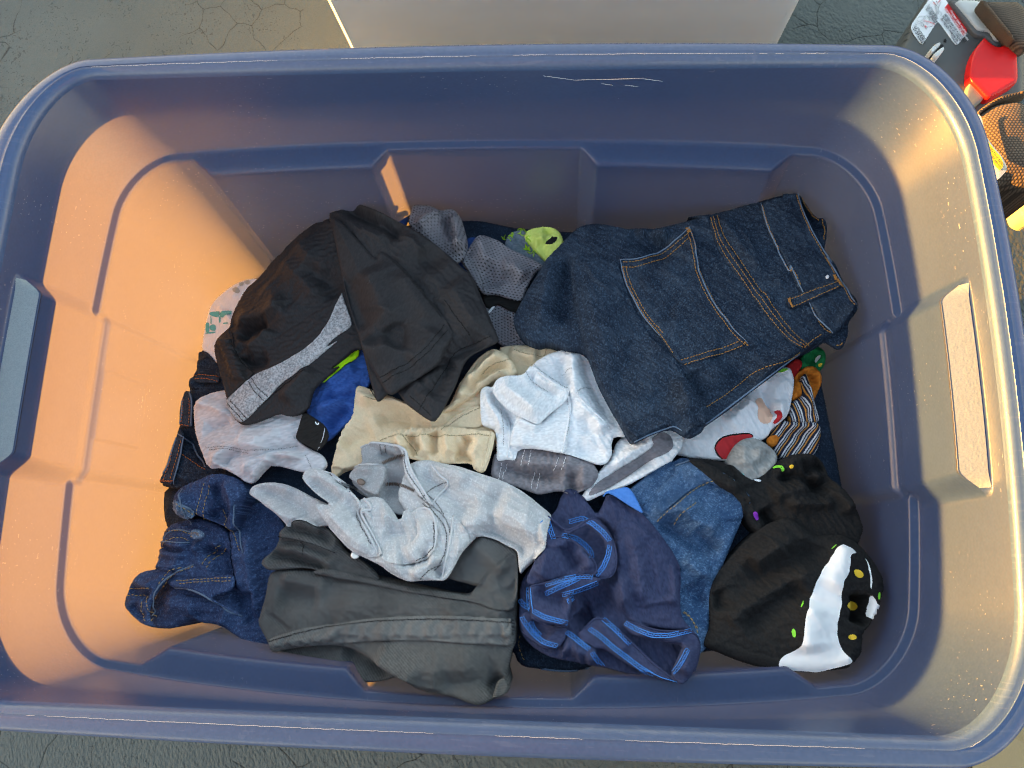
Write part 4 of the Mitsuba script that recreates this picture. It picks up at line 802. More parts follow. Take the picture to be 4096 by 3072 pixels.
stitch('khaki_pants__stitching', [[(-96.8, -37.1), (-82.5, -30.6), (-67.1, -33), (-49.4, -31.2), (-28.8, -34.1), (-11.4, -30.9), (12.3, -32.4)], [(-37.5, -26.5), (-26.7, -15.5), (-12.6, -7.1), (-0.9, -1.5)], [(28.6, 59.6), (43.8, 52.7), (60.2, 52.8)], [(59.3, 52.8), (62, 69.2)], [(-116.7, 7.2), (-107, 4.8), (-96.9, 4.8)], [(-73.3, -33), (-66.7, -41), (-58, -51.7)], [(25.9, 48.1), (6.8, 41.4), (-2.7, 29.8)]], 'thread_khaki', dash=1.6, gap=0.6, r=0.4)
tag('grey_sweatshirt', 'light grey ribbed sweatshirt with darker slate panels, folded beside the dark denim', 'sweatshirt')
sheet('grey_sweatshirt__sleeve', [(94.4, -89.7), (100.4, -78.9), (111.1, -64.8), (123.4, -49), (128.3, -34.6), (142.3, -26.4), (165.4, -19.8), (182.5, -16.4), (183.8, -18.8), (188.2, -23.6), (189.6, -30.8), (187.2, -42), (180.8, -49.9), (175.9, -56.2), (163.7, -62.6), (148.5, -70.5), (137.9, -76.8), (124.3, -81.6), (112.3, -86.4), (100.3, -92.6)], 207, 'light_heather', R=5, sk=40, loft=5, grain=-35, comp=[(None, 1, 60, 0.05)], ridges=[([(118.5, -64.9), (138.4, -49.1), (158.5, -36.2), (176.9, -31.2)], 5, 8), ([(109.3, -82), (133.5, -66.3), (164, -48.8)], -5, 8), ([(149.6, -31.5), (165, -24.9), (177.1, -26.4)], 4, 7)])
patch('grey_sweatshirt__band', [[(99.6, -88.2), (109.4, -74.3), (127.6, -63.3), (145.7, -52.3), (162, -40.4), (157.2, -35), (168.2, -27.4), (178.2, -29.8), (180, -40.8), (173, -47.2), (158.2, -53.1), (141.4, -65.6), (124.7, -76.6), (109.3, -85.1)]], 'slate_knit', lift=0.5, sp=2.2)
sheet('grey_sweatshirt__slate_hem', [(11.5, -71), (11.9, -58.3), (14, -47), (23.3, -50.2), (38.6, -40.5), (57.3, -42), (79, -46.7), (103.4, -52.9), (112.4, -66.8), (104.8, -79.2), (94.3, -83.9), (85, -87.1), (76.3, -82.7), (56.8, -87.2), (49.2, -84.6), (36.8, -80.1), (24.4, -77.1)], 211, 'slate_knit', R=5, sk=40, loft=5, grain=5, comp=[(None, 1, 10, 0.06)], ridges=[([(14.5, -60.1), (34.8, -64.7), (58, -69.2), (82.2, -67.4)], -7, 7), ([(30, -58.4), (50.1, -59.8), (73, -61.2), (97.3, -57.9)], 6, 8), ([(85.2, -65.8), (88.3, -75), (85.3, -85.7)], -6, 7), ([(98.8, -56.3), (95.8, -68.8), (92.8, -81.1)], 5, 9)])
stitch('grey_sweatshirt__white_stitching', [[(26.7, -58.1), (23.4, -67.9), (22.9, -75.7)], [(21.4, -58.4), (20.4, -68.1), (19.4, -75.2)], [(42.8, -45.1), (41.1, -54.6), (39.5, -61.7)], [(49, -45), (48, -54.6), (46, -62.6)], [(52.4, -65.6), (50.5, -75.4), (49.2, -83.1)], [(57, -66.2), (55.8, -75.3), (54.5, -84.6)], [(74.5, -52.5), (72.3, -61), (69.3, -65.7)], [(80.5, -52.6), (79.1, -61.2), (76.1, -67)]], 'thread_white', dash=2.2, gap=0.9, r=0.35)
sheet('grey_sweatshirt__body', [(-2.5, 11.9), (-1.1, 16.6), (3.6, 19.5), (9.4, 17.3), (11.6, 24.2), (20.3, 29.6), (36.6, 29.9), (43.8, 33.3), (49.5, 42.8), (60.4, 50.5), (71.7, 55.1), (84.6, 56.6), (96.7, 55.4), (107, 42), (119.4, 21.4), (128.3, -3.7), (138.3, -32.7), (125.4, -32), (122.7, -39.2), (123.6, -48.6), (118.2, -58), (110.7, -59.7), (97.2, -54.4), (79, -49), (54.4, -44.4), (36.6, -44.5), (34.7, -56.4), (26.9, -54.4), (17, -57.3), (16.2, -41.3), (14.7, -26.6), (6.6, -23.3), (0.4, -20.8), (-1.6, -4.8)], 216, 'light_heather', R=5, sk=40, loft=7, comp=[(None, 1, 30, 0.05)], ridges=[([(86.2, 54), (84.7, 34.9), (87.9, 12.7), (92.6, -0.7)], 7, 9), ([(78.2, 48.9), (76.8, 31.5), (83.2, 11)], -6, 8), ([(97.4, 52.1), (102.1, 27.8), (112.8, 4.2), (124.7, -21.9)], -6, 9), ([(88, 4.3), (103.4, -12.2), (117, -31.6)], 5, 10), ([(97.3, -12.2), (101.8, -22), (100.3, -33.3)], -4, 9), ([(8.2, 13.5), (13.7, -1.9), (23.7, -10.4), (30.7, -28.6)], -6, 5), ([(1.5, 15.3), (7.2, -0.2), (15.8, -12), (23, -31.8)], 5, 5), ([(88.1, -46), (103.2, -49.1), (116.8, -44.2)], -3, 9)])
sheet('grey_sweatshirt__lower_rib', [(28.5, -43.1), (30.3, -31), (33.6, -14.7), (38.3, -12.3), (55.7, -22.9), (72.4, -6.6), (83.2, 7.4), (86.3, -3.4), (84.1, -22.9), (81.2, -48.4), (76.7, -49.7), (57.7, -45.4), (40.8, -43.5)], 222, 'light_rib', R=3, sk=12, grain=95, loft=3, ridges=[([(33.8, -16.6), (46.4, -23.1), (57.3, -26.4)], 3, 6)])
sheet('grey_sweatshirt__upper_rib', [(10.9, 9.9), (12.4, 19.2), (15.9, 24.3), (26.2, 26.7), (39.7, 26.5), (46.6, 37.5), (57.9, 29.6), (69, 20.2), (78.4, 14.7), (84.3, 10), (81.6, 1), (70.2, -8.8), (61.8, -16.1), (55.1, -23.8), (45, -19.3), (32.4, -12.7), (22.7, -5.3), (15.2, 3.1)], 229, 'light_rib', R=4, sk=16, grain=-30, loft=5, comp=[(None, 1, 30, 0.05)], ridges=[([(17, 18.8), (30.1, 8.5), (47.7, -4.9), (55.8, -18)], 5, 10), ([(45.2, 32), (50.2, 20.1), (66.1, 9.9), (75.4, 1.5)], -5, 6), ([(48.5, 25.1), (61.3, 18.2), (76.9, 9.8)], 4, 4), ([(24.9, 22.1), (37.8, 13.5), (56.9, 3.3)], -3, 9)])
seam('grey_sweatshirt__seam', [[(44.6, 42.9), (56.3, 27.3), (69.1, 16.7), (76.9, 12.2), (83.9, 9.7)], [(83.1, 5.2), (84.1, -13.6), (80.4, -34.3), (77.5, -49.2)], [(90.7, 8.8), (96.9, -2), (110.6, -14.3), (121.5, -25.5)], [(13.8, 3.9), (23.2, -10.8), (29.4, -29.1), (27, -52.8)]], 'light_heather', r=0.9)
stitch('grey_sweatshirt__stitching', [[(46.3, 44.4), (57.9, 29.8), (72.1, 22.3), (83.1, 13.4)], [(76.8, 29.2), (81.5, 33.4), (86.1, 32.3)], [(91.5, 8.9), (97.1, 14.1), (107.1, 16.4)], [(82.4, 1.1), (84.8, -13.5), (81.9, -34.3)], [(18.3, -4.3), (23.1, -23.2), (22.8, -41.8)], [(39.1, 35.9), (48.5, 19.9), (64.4, 9.9)]], 'thread_grey', dash=1.2, gap=0.6, r=0.3)
tag('charcoal_pants', 'charcoal grey twill trousers, folded, at the near wall of the tote', 'trousers')
sheet('charcoal_pants__lower_leg', [(-186.1, -218), (-181.4, -224.4), (-173.3, -231.9), (-170.8, -242), (-160.8, -245.3), (-148.2, -246.4), (-129.9, -247), (-106.2, -248.4), (-90.7, -248.7), (-77.2, -247.8), (-64.2, -244.8), (-55.7, -241.9), (-48.1, -233.9), (-40.8, -223.4), (-82.2, -212.1), (-129.5, -212.8)], 196, 'charcoal_twill', R=6, sk=60, loft=5, ridges=[([(-110.6, -223.9), (-83.9, -233), (-61.4, -240.7)], -5, 9)])
sheet('charcoal_pants__leg', [(-192.5, -205.7), (-191.7, -195.9), (-190.5, -183.4), (-191.2, -169.3), (-189.6, -160.6), (-171, -157.3), (-146.8, -159.5), (-112.8, -158.7), (-72.1, -165), (-24.8, -173.6), (-0.5, -175.7), (13.5, -162.6), (27.6, -144.9), (37.1, -137.3), (40.2, -157.6), (40.1, -174.6), (40.2, -192.3), (40.6, -206.8), (39.9, -214.5), (37.1, -219.7), (36.1, -227.2), (34.1, -235.8), (35.8, -240.6), (37.7, -245.9), (35.2, -249.5), (28.3, -252.1), (23.1, -254.6), (16.6, -258), (11.2, -258.4), (4.3, -257), (-4.1, -254.4), (-15.4, -252.2), (-26.6, -251.3), (-38.2, -249.5), (-45.1, -246.2), (-59.8, -240.9), (-71.1, -235.3), (-87.7, -227.2), (-101.2, -221.4), (-124.7, -221.2), (-159, -225), (-170.4, -228.8), (-176.5, -223.9), (-183.5, -216.4)], 206, 'charcoal_twill', R=8, sk=70, loft=8, grain=8, comp=[(None, 1, 60, 0.035)], ridges=[([(-130.1, -191), (-84.2, -183.8), (-38.1, -185.1), (6.7, -187.8)], 5, 20), ([(-92.1, -224.6), (-60.9, -230.7), (-17.2, -233.6), (24.3, -229.6)], 6, 22), ([(-180.9, -166.1), (-159.8, -168.3), (-127.3, -175.7)], 5, 12), ([(-179.6, -185.7), (-156.9, -182.2), (-133.4, -184.1)], -5, 14), ([(-21.6, -198.1), (-0.7, -186.6), (21.2, -186), (38.9, -192.2)], 4, 14), ([(-24.7, -241.2), (-2.2, -242.6), (19.4, -238.3), (31.5, -234.3)], -4, 14), ([(33.3, -241.4), (25.2, -242.9), (20.3, -250.1)], -7, 7), ([(-77.1, -223.8), (-57.1, -235.4), (-35.4, -245.3)], 4, 10)])
sheet('charcoal_pants__tip', [(24, -253.3), (25.6, -246.2), (27.8, -239.6), (33.2, -237.7), (36, -243.6), (36.7, -247.7), (31.3, -250.8)], 208, 'charcoal_twill', R=2, sk=10, grain=50, it=40)
sheet('charcoal_pants__waist_gather', [(-198.2, -155), (-197.6, -150.6), (-191.6, -144.7), (-187.7, -140.2), (-186.4, -137.2), (-184.8, -131.2), (-186.9, -127.5), (-185.6, -123.8), (-179.4, -117.6), (-173.8, -113.3), (-166, -111), (-152.5, -114.2), (-133.2, -124.4), (-116.1, -143), (-104.5, -146.6), (-86.9, -157.9), (-81, -166.5), (-101.5, -165.6), (-134.3, -160.7), (-152.5, -156.7), (-174.1, -158.7), (-189.7, -160.5)], 213, 'charcoal_twill', R=5, sk=40, loft=6, grain=12, comp=[(None, 1, 75, 0.08)], ridges=[([(-187.8, -129.1), (-168.2, -130.2), (-146.6, -135), (-123.3, -143.2)], 6, 8), ([(-187.2, -135.8), (-167.4, -134.2), (-145.5, -140.8), (-123.9, -148.9)], -8, 6), ([(-188, -143.1), (-166.1, -140.5), (-144.4, -146.5), (-121.1, -155.9)], 6, 8), ([(-194.4, -150.6), (-176.1, -146.5), (-152.9, -151.7), (-128.3, -158.9)], -8, 6), ([(-184.2, -123), (-166.3, -123.5), (-148, -126.9), (-127.3, -137.5)], -7, 6), ([(-177.2, -117.7), (-159.4, -117.4), (-140.5, -124.6)], 5, 7)])
sheet('charcoal_pants__far_fold', [(-34.5, -156.6), (-23.5, -143.2), (-15.1, -134.1), (-4.9, -125.7), (5.7, -124), (18.2, -127.2), (29, -132), (36.7, -135.2), (39.2, -137.3), (40.4, -154.6), (35.2, -168.9), (20.7, -172.1), (-0.4, -167.1), (-18.7, -163.3)], 212, 'charcoal_twill', R=4, sk=24, loft=4, ridges=[([(-3, -129.4), (13, -140.9), (28.7, -154.9)], 4, 12)])
sheet('charcoal_pants__fold', [(-133.8, -156.2), (-114, -159.3), (-84.8, -165), (-56.4, -169.9), (-29, -172.6), (-10.9, -174.8), (-0.5, -176.6), (3.4, -170.3), (10.2, -162.4), (19.9, -152.3), (28.4, -144.2), (38.3, -137.4), (40.7, -154.6), (40.8, -174.1), (37.8, -187.6), (22, -186.1), (4.2, -180.6), (-22.5, -177.9), (-52.8, -174.7), (-84, -170), (-116, -165.9), (-149.1, -161)], 217, 'charcoal_twill', R=4, sk=14, loft=4, comp=[(None, 1, 60, 0.05)], ridges=[([(-4.9, -136.9), (0.8, -152.7), (0.3, -166.9), (-0.5, -175.2)], -6, 8), ([(4.3, -138.2), (19.6, -145.1), (33.5, -156.2)], 5, 10), ([(37.1, -137.5), (32, -156.2), (36.1, -179.6)], -4, 10)])
sheet('charcoal_pants__seam_band', [(-177.7, -218.9), (-171.2, -215.3), (-148.9, -208.3), (-127.6, -204.2), (-115.9, -203.1), (-94.1, -198.3), (-74.4, -195.7), (-56.6, -194.1), (-34.6, -192.8), (-10.9, -191.7), (8.3, -192.6), (25.4, -193.2), (40.1, -193.4), (40.3, -204), (38.1, -214.9), (21, -213.8), (-3.7, -213.1), (-26.3, -212), (-46.5, -212.5), (-63.9, -213.2), (-84.4, -215.5), (-104.8, -218.3), (-123.6, -221), (-139.6, -221.7), (-161.3, -226.3), (-173.7, -229.5)], 215, 'charcoal_twill_worn', R=2.2, sk=7, cling=2.4, grain=8, comp=[(None, 1, 0, 0.05)], ridges=[([(-117.2, -200.6), (-115.6, -206.8), (-115.6, -214.2)], 2.2, 7), ([(-101.9, -199.7), (-100.7, -206), (-101, -213.4)], 2.2, 7), ([(-87.9, -199.2), (-86.6, -205.4), (-87.2, -212.9)], 2.2, 7), ([(-73.8, -198.6), (-72.1, -204.6), (-72.2, -211.7)], 2.2, 7), ([(-60.1, -198.1), (-58.2, -203.9), (-58.4, -211)], 2.2, 7), ([(-46.5, -197.6), (-44.8, -203.5), (-45.1, -210.6)], 2.2, 7), ([(-33.1, -197.1), (-31.5, -203), (-31.7, -209.9)], 2.2, 7), ([(-19.5, -196.6), (-18.3, -202.6), (-18.7, -209.6)], 2.2, 7), ([(-6.1, -196), (-5, -202.1), (-5.7, -209.1)], 2.2, 7), ([(6.5, -195.9), (7.7, -201.9), (7.1, -208.9)], 2.2, 7), ([(19.6, -195.6), (20.7, -201.6), (19.9, -208.5)], 2.2, 7), ([(32.4, -195.4), (33.5, -201.4), (32.5, -208.5)], 2.2, 7), ([(-168.8, -216.5), (-167, -220.4), (-167.2, -224.3)], 2, 7), ([(-155.8, -214.4), (-154.3, -218.3), (-155.4, -222.5)], 2, 7), ([(-144.5, -212.8), (-142.8, -216.6), (-143.3, -220.6)], 2, 7), ([(-133, -211.1), (-130.9, -214.7), (-131.1, -218.6)], 2, 7), ([(-121.3, -209.3), (-119.2, -213), (-119.7, -217)], 2, 7)])
stitch('charcoal_pants__stitching', [[(-175.6, -219.4), (-162.3, -215.3), (-141.2, -209.2), (-119.6, -204.4), (-108.7, -202.5), (-78.5, -198.1), (-49, -196.1), (-19.7, -194.6), (8.7, -194.8), (37.8, -195.7)], [(-199.3, -128.3), (-162.3, -132.5), (-144.1, -136.5), (-125.7, -143.2)], [(-162.4, -131.1), (-154.9, -143.9), (-158.3, -146.8)]], 'thread_charcoal', dash=1.4, gap=0.5, r=0.5)
sheet('charcoal_pants__button', [(-109.3, -145), (-108.9, -142.3), (-105.5, -141), (-101.7, -142.1), (-100.3, -144.8), (-101.2, -147.4), (-104.3, -148.4), (-107.6, -147.4)], 226, 'steel', R=1.2, sk=3, it=0, sp=1.5)
tag('mid_blue_jeans', 'faded mid blue jeans with a folded hem, between the navy shirt and the black shirt', 'jeans')
sheet('mid_blue_jeans__leg', [(130.7, -87.7), (150, -70.3), (173.7, -55.6), (190.9, -47.9), (215.3, -58.4), (238.6, -79.4), (245, -89.8), (236.1, -108.6), (226.3, -128.9), (212.2, -156.7), (204.6, -183.4), (199.2, -212.6), (189.8, -219.9), (177, -213.2), (167.6, -176.9), (153.6, -138.6), (138.4, -110.6)], 203, 'denim_mid', R=8, sk=70, loft=8, grain=60, comp=[(None, 1, 110, 0.06)], ridges=[([(171.7, -89.3), (195, -109.6), (218.7, -117.2)], 6, 10), ([(162.8, -106.1), (193.8, -129.8), (213.1, -137.2)], -7, 8), ([(181.3, -138), (196.2, -153.2), (208, -152.9)], 6, 9), ([(194.8, -113.6), (209.7, -129.4), (217.4, -133.2)], -6, 6), ([(183.8, -161.2), (194.5, -176.1), (202.3, -175.9)], -5, 9), ([(154.9, -98), (175.2, -101.8), (204.2, -92.9)], 5, 9)])
sheet('mid_blue_jeans__hem', [(147.2, -99.4), (156.4, -88.8), (170.3, -73.5), (179.7, -65.7), (180, -58), (199.6, -53.1), (211.1, -58.3), (222.4, -65.3), (234.9, -73.9), (243, -82), (246, -87.2), (244.2, -93.1), (241.1, -87.3), (227.1, -80.1), (208.7, -72.9), (193.6, -79.2), (178.3, -91.4), (169.1, -99), (158.6, -106.6)], 209, 'denim_mid', R=3.5, sk=14, grain=-30, loft=4, ridges=[([(185.1, -70.4), (201.7, -64), (218.8, -71.3), (236.8, -83)], 3, 9), ([(234.5, -75.5), (239.7, -82.9), (242, -90.3)], -4, 5)])
seam('mid_blue_jeans__seam', [[(180.4, -57.7), (204.5, -49.4), (210.8, -58.5), (221.7, -65.7), (234.7, -74), (250.5, -79.2), (253.7, -84.5), (248.8, -97), (242.5, -107.8)]], 'denim_edge', r=1.1, lift=0.3)
stitch('mid_blue_jeans__stitching', [[(161.4, -109.4), (167.7, -102.6), (175.9, -95.6), (189.8, -84.1), (203.9, -74.6), (219.1, -70.4)], [(180, -184.4), (185.3, -188.2), (190.5, -196.2), (191.3, -202.7)], [(181.4, -184.3), (187.2, -189.5), (191.7, -197.4)], [(177.6, -111.9), (178.9, -106.5), (181.5, -101.4), (197.2, -91.3)]], 'thread_tan')
tag('grey_sock', 'heather grey sock with a teal patch, between the printed shirt and the black shirt', 'sock')
sheet('grey_sock__foot', [(228.2, -53.5), (231.4, -46.1), (236.9, -37.3), (243.1, -31.7), (250.1, -29.2), (258.3, -29.9), (267.5, -36.1), (272.9, -42.3), (275.3, -48.5), (271.3, -58.7), (264.6, -67.2), (255.4, -70.5), (248.2, -77.4), (242.1, -79.1), (235, -76.2), (231.3, -67.1)], 203, 'sock_grey', R=9, sk=60, loft=7, grain=30, ridges=[([(256.9, -37.5), (258.7, -50), (251.7, -62.5)], 4, 8), ([(265.6, -40.5), (260.1, -51.5), (250.3, -60.9)], -5, 6), ([(245.1, -34.5), (241.1, -47.2), (243.1, -59.5)], 3, 9)])
patch('grey_sock__teal_patch', [[(231.9, -66.4), (239.3, -62.9), (242.5, -66.8), (238.5, -75), (232.5, -74.4)]], 'print_teal')
tag('black_printed_shirt', 'black jersey shirt rolled up in the near right corner, with white print and yellow dots', 'shirt')
sheet('black_printed_shirt__back', [(189.2, -50.9), (208.8, -49.5), (229.5, -53.9), (245.9, -71.3), (258.2, -66.5), (269.6, -55.5), (277.6, -49.5), (287.8, -45.1), (299.2, -43.1), (309.4, -45.4), (315.4, -51.5), (317.9, -59.2), (319, -65.3), (328.4, -72.7), (335.6, -84.6), (340.6, -96.3), (343.6, -110.8), (335.4, -128.2), (263.6, -129.9), (239.8, -107.4), (235.8, -86.7), (210.3, -72)], 202, 'black_jersey', R=8, sk=90, loft=8, comp=[(None, 1, 30, 0.07)], ridges=[([(263.8, -62.1), (284.7, -60.2), (301.7, -66), (316.3, -67.2)], 7, 9), ([(268.8, -71.2), (287.3, -63.2), (304.2, -70.5), (311.2, -85.3)], -9, 8), ([(261.5, -86.4), (282.7, -78.5), (297.7, -75.1)], 6, 9), ([(254.8, -95.4), (262.3, -107), (264.3, -115.7)], -8, 8), ([(293.4, -61.6), (308.9, -55.1), (315.6, -61.1)], -6, 7), ([(272.5, -92.1), (295.8, -91.6), (319.4, -89.6)], 7, 6), ([(312.6, -73.3), (325.8, -85), (332.6, -99.6)], 6, 9), ([(276.4, -54.2), (294.7, -49.2), (309.1, -53.6)], 4, 8)])
sheet('black_printed_shirt__front', [(195.4, -210.7), (197.5, -203.8), (202.1, -196.2), (202.4, -184.7), (202.8, -174.4), (204.9, -163.8), (212.1, -151.6), (219.9, -143.4), (232, -130.8), (242.6, -120.8), (256.1, -110.7), (267.8, -105.5), (276.5, -102.9), (284.4, -107.3), (293.2, -115.5), (299.8, -118.4), (311.1, -117), (322.3, -117), (331.3, -122.2), (339.6, -131.6), (346.4, -141.6), (350.4, -150.9), (350.8, -158.9), (348.6, -166.8), (343.3, -178.6), (335.4, -190.3), (327.5, -198), (325.5, -204.3), (323.9, -212.4), (316.8, -219.9), (310.8, -224.9), (301.4, -226.3), (292.1, -227.4), (285.4, -228.7), (269.9, -228.2), (254.3, -227.6), (238.9, -225.6), (222.3, -221.4), (209.7, -216.5), (201.4, -213.6)], 211, 'black_jersey', R=16, sk=90, loft=10, comp=[(None, 1, 60, 0.06)], ridges=[([(220.8, -135.2), (237.4, -133.5), (258.2, -130.2), (281.3, -120.1)], 5, 12), ([(212.7, -184.1), (231.7, -165.6), (259.3, -146.4), (289.3, -133.6), (313.5, -126.2)], -6, 12), ([(209.1, -194.3), (237.7, -173.2), (268.9, -156.8), (298, -140.1)], 6, 12), ([(224.6, -198.9), (253.5, -175.4), (282.1, -159.1)], -6, 12), ([(206.1, -166.2), (210.6, -176.5), (212.7, -184.1)], -7, 8), ([(283.5, -169.5), (275, -195.1), (277.7, -214.7)], 4, 14), ([(326, -163.2), (326.7, -176.1), (322.7, -193.9)], -14, 9), ([(264.4, -123.2), (252.2, -135.8), (237.5, -146.9)], 5, 10), ([(321, -121.9), (308.6, -142.5), (297.6, -163.9)], 4, 14)])
patch('black_printed_shirt__white_print', [[(316.4, -125.2), (322.6, -127.4), (329.2, -132.6), (322.9, -132.9), (320.6, -134.9), (319.7, -142.2), (316.9, -150.2), (311.7, -155.5), (309.6, -163.3), (309.8, -173.7), (306.7, -181.4), (303.7, -189), (302, -198.9), (303.6, -206.4), (306.7, -212.4), (314.2, -218.6), (307.6, -221.7), (291, -226.2), (285.4, -228), (271.6, -227.2), (256.5, -227.3), (253.2, -223.8), (253.9, -219.3), (258.6, -214.9), (265.1, -212.2), (270.1, -208.6), (272.3, -202.7), (273.7, -194), (276.2, -181.6), (284, -169.1), (288.6, -158.6), (294.4, -148.1), (301.5, -141.3), (307.5, -133.2), (311.1, -127.8)]], 'print_white', sp=2)
patch('black_printed_shirt__white_edge', [[(335, -135.2), (337, -139.8), (338.8, -147.1), (338.2, -155), (336.5, -162.8), (335.7, -160.3), (337, -151.1), (336.8, -143.2)]], 'print_white')
patch('black_printed_shirt__white_edge_001', [[(336.7, -166.2), (340.4, -169.5), (342, -175.9), (430.4, -197.1), (421.6, -210.4), (332, -186.6), (334.2, -179), (336.4, -172.3)]], 'print_white')
patch('black_printed_shirt__yellow_dot', [[(322, -147.4), (324.6, -145.8), (329, -146.8), (331.5, -149.9), (330.2, -152.8), (326, -153.1), (322.9, -150.7)]], 'print_yellow', sp=1.5)
patch('black_printed_shirt__yellow_dot_001', [[(314.2, -175), (317.1, -172.4), (329.1, -172.9), (330.7, -176.3), (329.3, -180), (327, -180.8), (315.1, -177.6)]], 'print_yellow', sp=1.5)
patch('black_printed_shirt__yellow_dot_002', [[(310.6, -200.1), (313, -198.1), (317.1, -197.8), (319.6, -199.8), (317.6, -201.8), (313.9, -202.4)]], 'print_yellow', sp=1.5)
patch('black_printed_shirt__yellow_dot_003', [[(280.3, -58.5), (281.2, -56.2), (283.4, -56.2), (284.7, -58), (282.7, -60)]], 'print_yellow', sp=1.5)
patch('black_printed_shirt__green_dot', [[(264.5, -196.5), (265.6, -194), (267.2, -194.5), (267.7, -198.8), (267, -200.9), (265.3, -200.8)]], 'print_green', sp=1.2)
patch('black_printed_shirt__green_dot_001', [[(273.3, -176.8), (276.6, -172.1), (277.6, -172), (275.2, -175.5), (273.5, -177.8)]], 'print_green', sp=1.2)
patch('black_printed_shirt__green_dot_002', [[(341.8, -166.7), (343.1, -163.8), (344.7, -164.3), (344.4, -169.3), (342.9, -170.9)]], 'print_green', sp=1.2)
patch('black_printed_shirt__green_dot_003', [[(306.4, -129.8), (311.2, -125), (310.5, -126.4), (307.4, -129.8)]], 'print_green', sp=1.2)
patch('black_printed_shirt__green_loop', [[(266.5, -58.6), (271.2, -55.8), (274.3, -56.3), (276.6, -59.5), (276.4, -62.2), (273.7, -62.4), (273.9, -60.1), (272, -58.5), (268.9, -59.1)]], 'print_green', sp=1.5)
patch('black_printed_shirt__purple_dot', [[(246.1, -99.3), (249, -98.1), (251.4, -100.1), (252.1, -104.9), (249.7, -106.4), (247.7, -103.7)]], 'print_purple', sp=1.2)
patch('black_printed_shirt__white_tag', [[(248.4, -69.9), (253.6, -69), (257.6, -70), (255.1, -71.9)]], 'print_white', sp=1.2)
tag('navy_shirt', 'navy jersey shirt turned inside out, edged with bright blue overlock stitching', 'shirt')
sheet('navy_shirt__body', [(58.7, -111.2), (59.3, -105.2), (67.6, -106.6), (73.5, -99), (76.4, -88.3), (80.8, -82.1), (86.9, -80.1), (94.4, -85), (101.9, -94), (109.2, -104.3), (115.3, -93.7), (118.4, -84.6), (127.3, -87.5), (138.9, -97.8), (147.9, -100.5), (162.1, -116.8), (173.1, -132.7), (179, -145.5), (179.7, -159.7), (178.2, -176.4), (178.3, -187.2), (182.4, -193.8), (189, -200.3), (193, -209.3), (191.7, -219.7), (185, -235), (176.3, -240.9), (168.4, -236.9), (154.8, -235.1), (134.2, -233.9), (113.7, -229.3), (98.6, -226.9), (82, -224.7), (69.5, -222.5), (61.1, -219), (54.7, -215.4), (45.2, -206.6), (42.1, -196.3), (42, -180), (42.3, -166.1), (47.5, -154.5), (56.2, -144.2), (65, -136.7), (60.3, -129.4)], 206, 'navy_jersey', R=7, sk=70, loft=8, grain=-75, comp=[(None, 1, 20, 0.07)], ridges=[([(116, -107.3), (108.3, -121), (102.2, -135.8)], -6, 9), ([(129.4, -111.6), (125.7, -139.6), (128, -166.5), (130.1, -188.3)], 8, 9), ([(121.8, -114.7), (121.3, -141.2), (122.2, -166.7)], -8, 8), ([(149.9, -120.1), (160.4, -148.8), (161.6, -182.1)], 4, 16), ([(170.7, -170.9), (172.6, -187.2), (177.7, -195.1)], -5, 9), ([(93.2, -185.3), (110.5, -178), (124.9, -172.2)], -6, 12), ([(76.3, -213.3), (93, -217.9), (109.6, -221.3)], 6, 12), ([(90.3, -186.7), (98.8, -194.5), (107.4, -191.6)], -8, 8), ([(79.2, -218.3), (90.2, -223), (101.3, -225.3)], -4, 8)])
sheet('navy_shirt__right_flap', [(128.2, -107.7), (136.3, -108.5), (146.5, -113), (159.3, -123), (170.2, -137.2), (176.8, -152.6), (176.3, -170.5), (176.6, -184), (179.8, -191.2), (185.5, -198.3), (173.7, -198.6), (159.9, -197.7), (146.1, -195.4), (133.7, -192.1), (127.9, -177.2), (125.1, -158.1), (123.8, -138.3), (123.3, -120.9)], 214, 'navy_jersey', R=4, sk=16, loft=5, grain=-75, comp=[(None, 1, 100, 0.05)], ridges=[([(131.6, -114.9), (141.2, -135), (143.2, -160.4), (143.8, -182.1)], 5, 12), ([(154.7, -124.6), (162.3, -148.7), (162.3, -176.3)], -5, 12), ([(169.9, -140.1), (171.7, -159.6), (170.4, -181.4)], 4, 9)])
sheet('navy_shirt__inner_collar', [(63.2, -116.1), (69.2, -111.4), (81.3, -112.7), (93.3, -108), (102.3, -107.8), (111.2, -112.1), (117, -119.4), (121.3, -128.2), (119.6, -139.8), (113.6, -150), (107.7, -154.4), (102, -140.2), (93.3, -128.8), (81.3, -123.1), (70.9, -127.8)], 211, 'navy_jersey', R=3, sk=10, ridges=[([(75.3, -118.9), (90.3, -117.1), (105.1, -121.2)], -4, 9)])
sheet('navy_shirt__collar_back', [(56.5, -119.8), (57.7, -109.4), (60.3, -105.8), (66.3, -107), (73.8, -113.6), (81.2, -119.3), (90, -116.2), (98.8, -110.1), (107.6, -107.8), (116.2, -117.1), (121.8, -128.5), (125.1, -139.8), (123.4, -151), (119, -158), (109.8, -158.9), (101.3, -157.1), (105.7, -150), (115.8, -140), (115.3, -130.1), (108.9, -120.2), (100.2, -114.5), (91.4, -118.3), (81.2, -124.4), (72.5, -126.7), (66.8, -134), (60.9, -134.2)], 226, 'navy_jersey', R=3, sk=14, loft=3, grain=-60, ridges=[([(59.7, -109.4), (59.2, -119.7), (63.8, -131.2)], 4, 5), ([(63.4, -109.4), (72.4, -118), (81.2, -121.9)], -3, 5)])
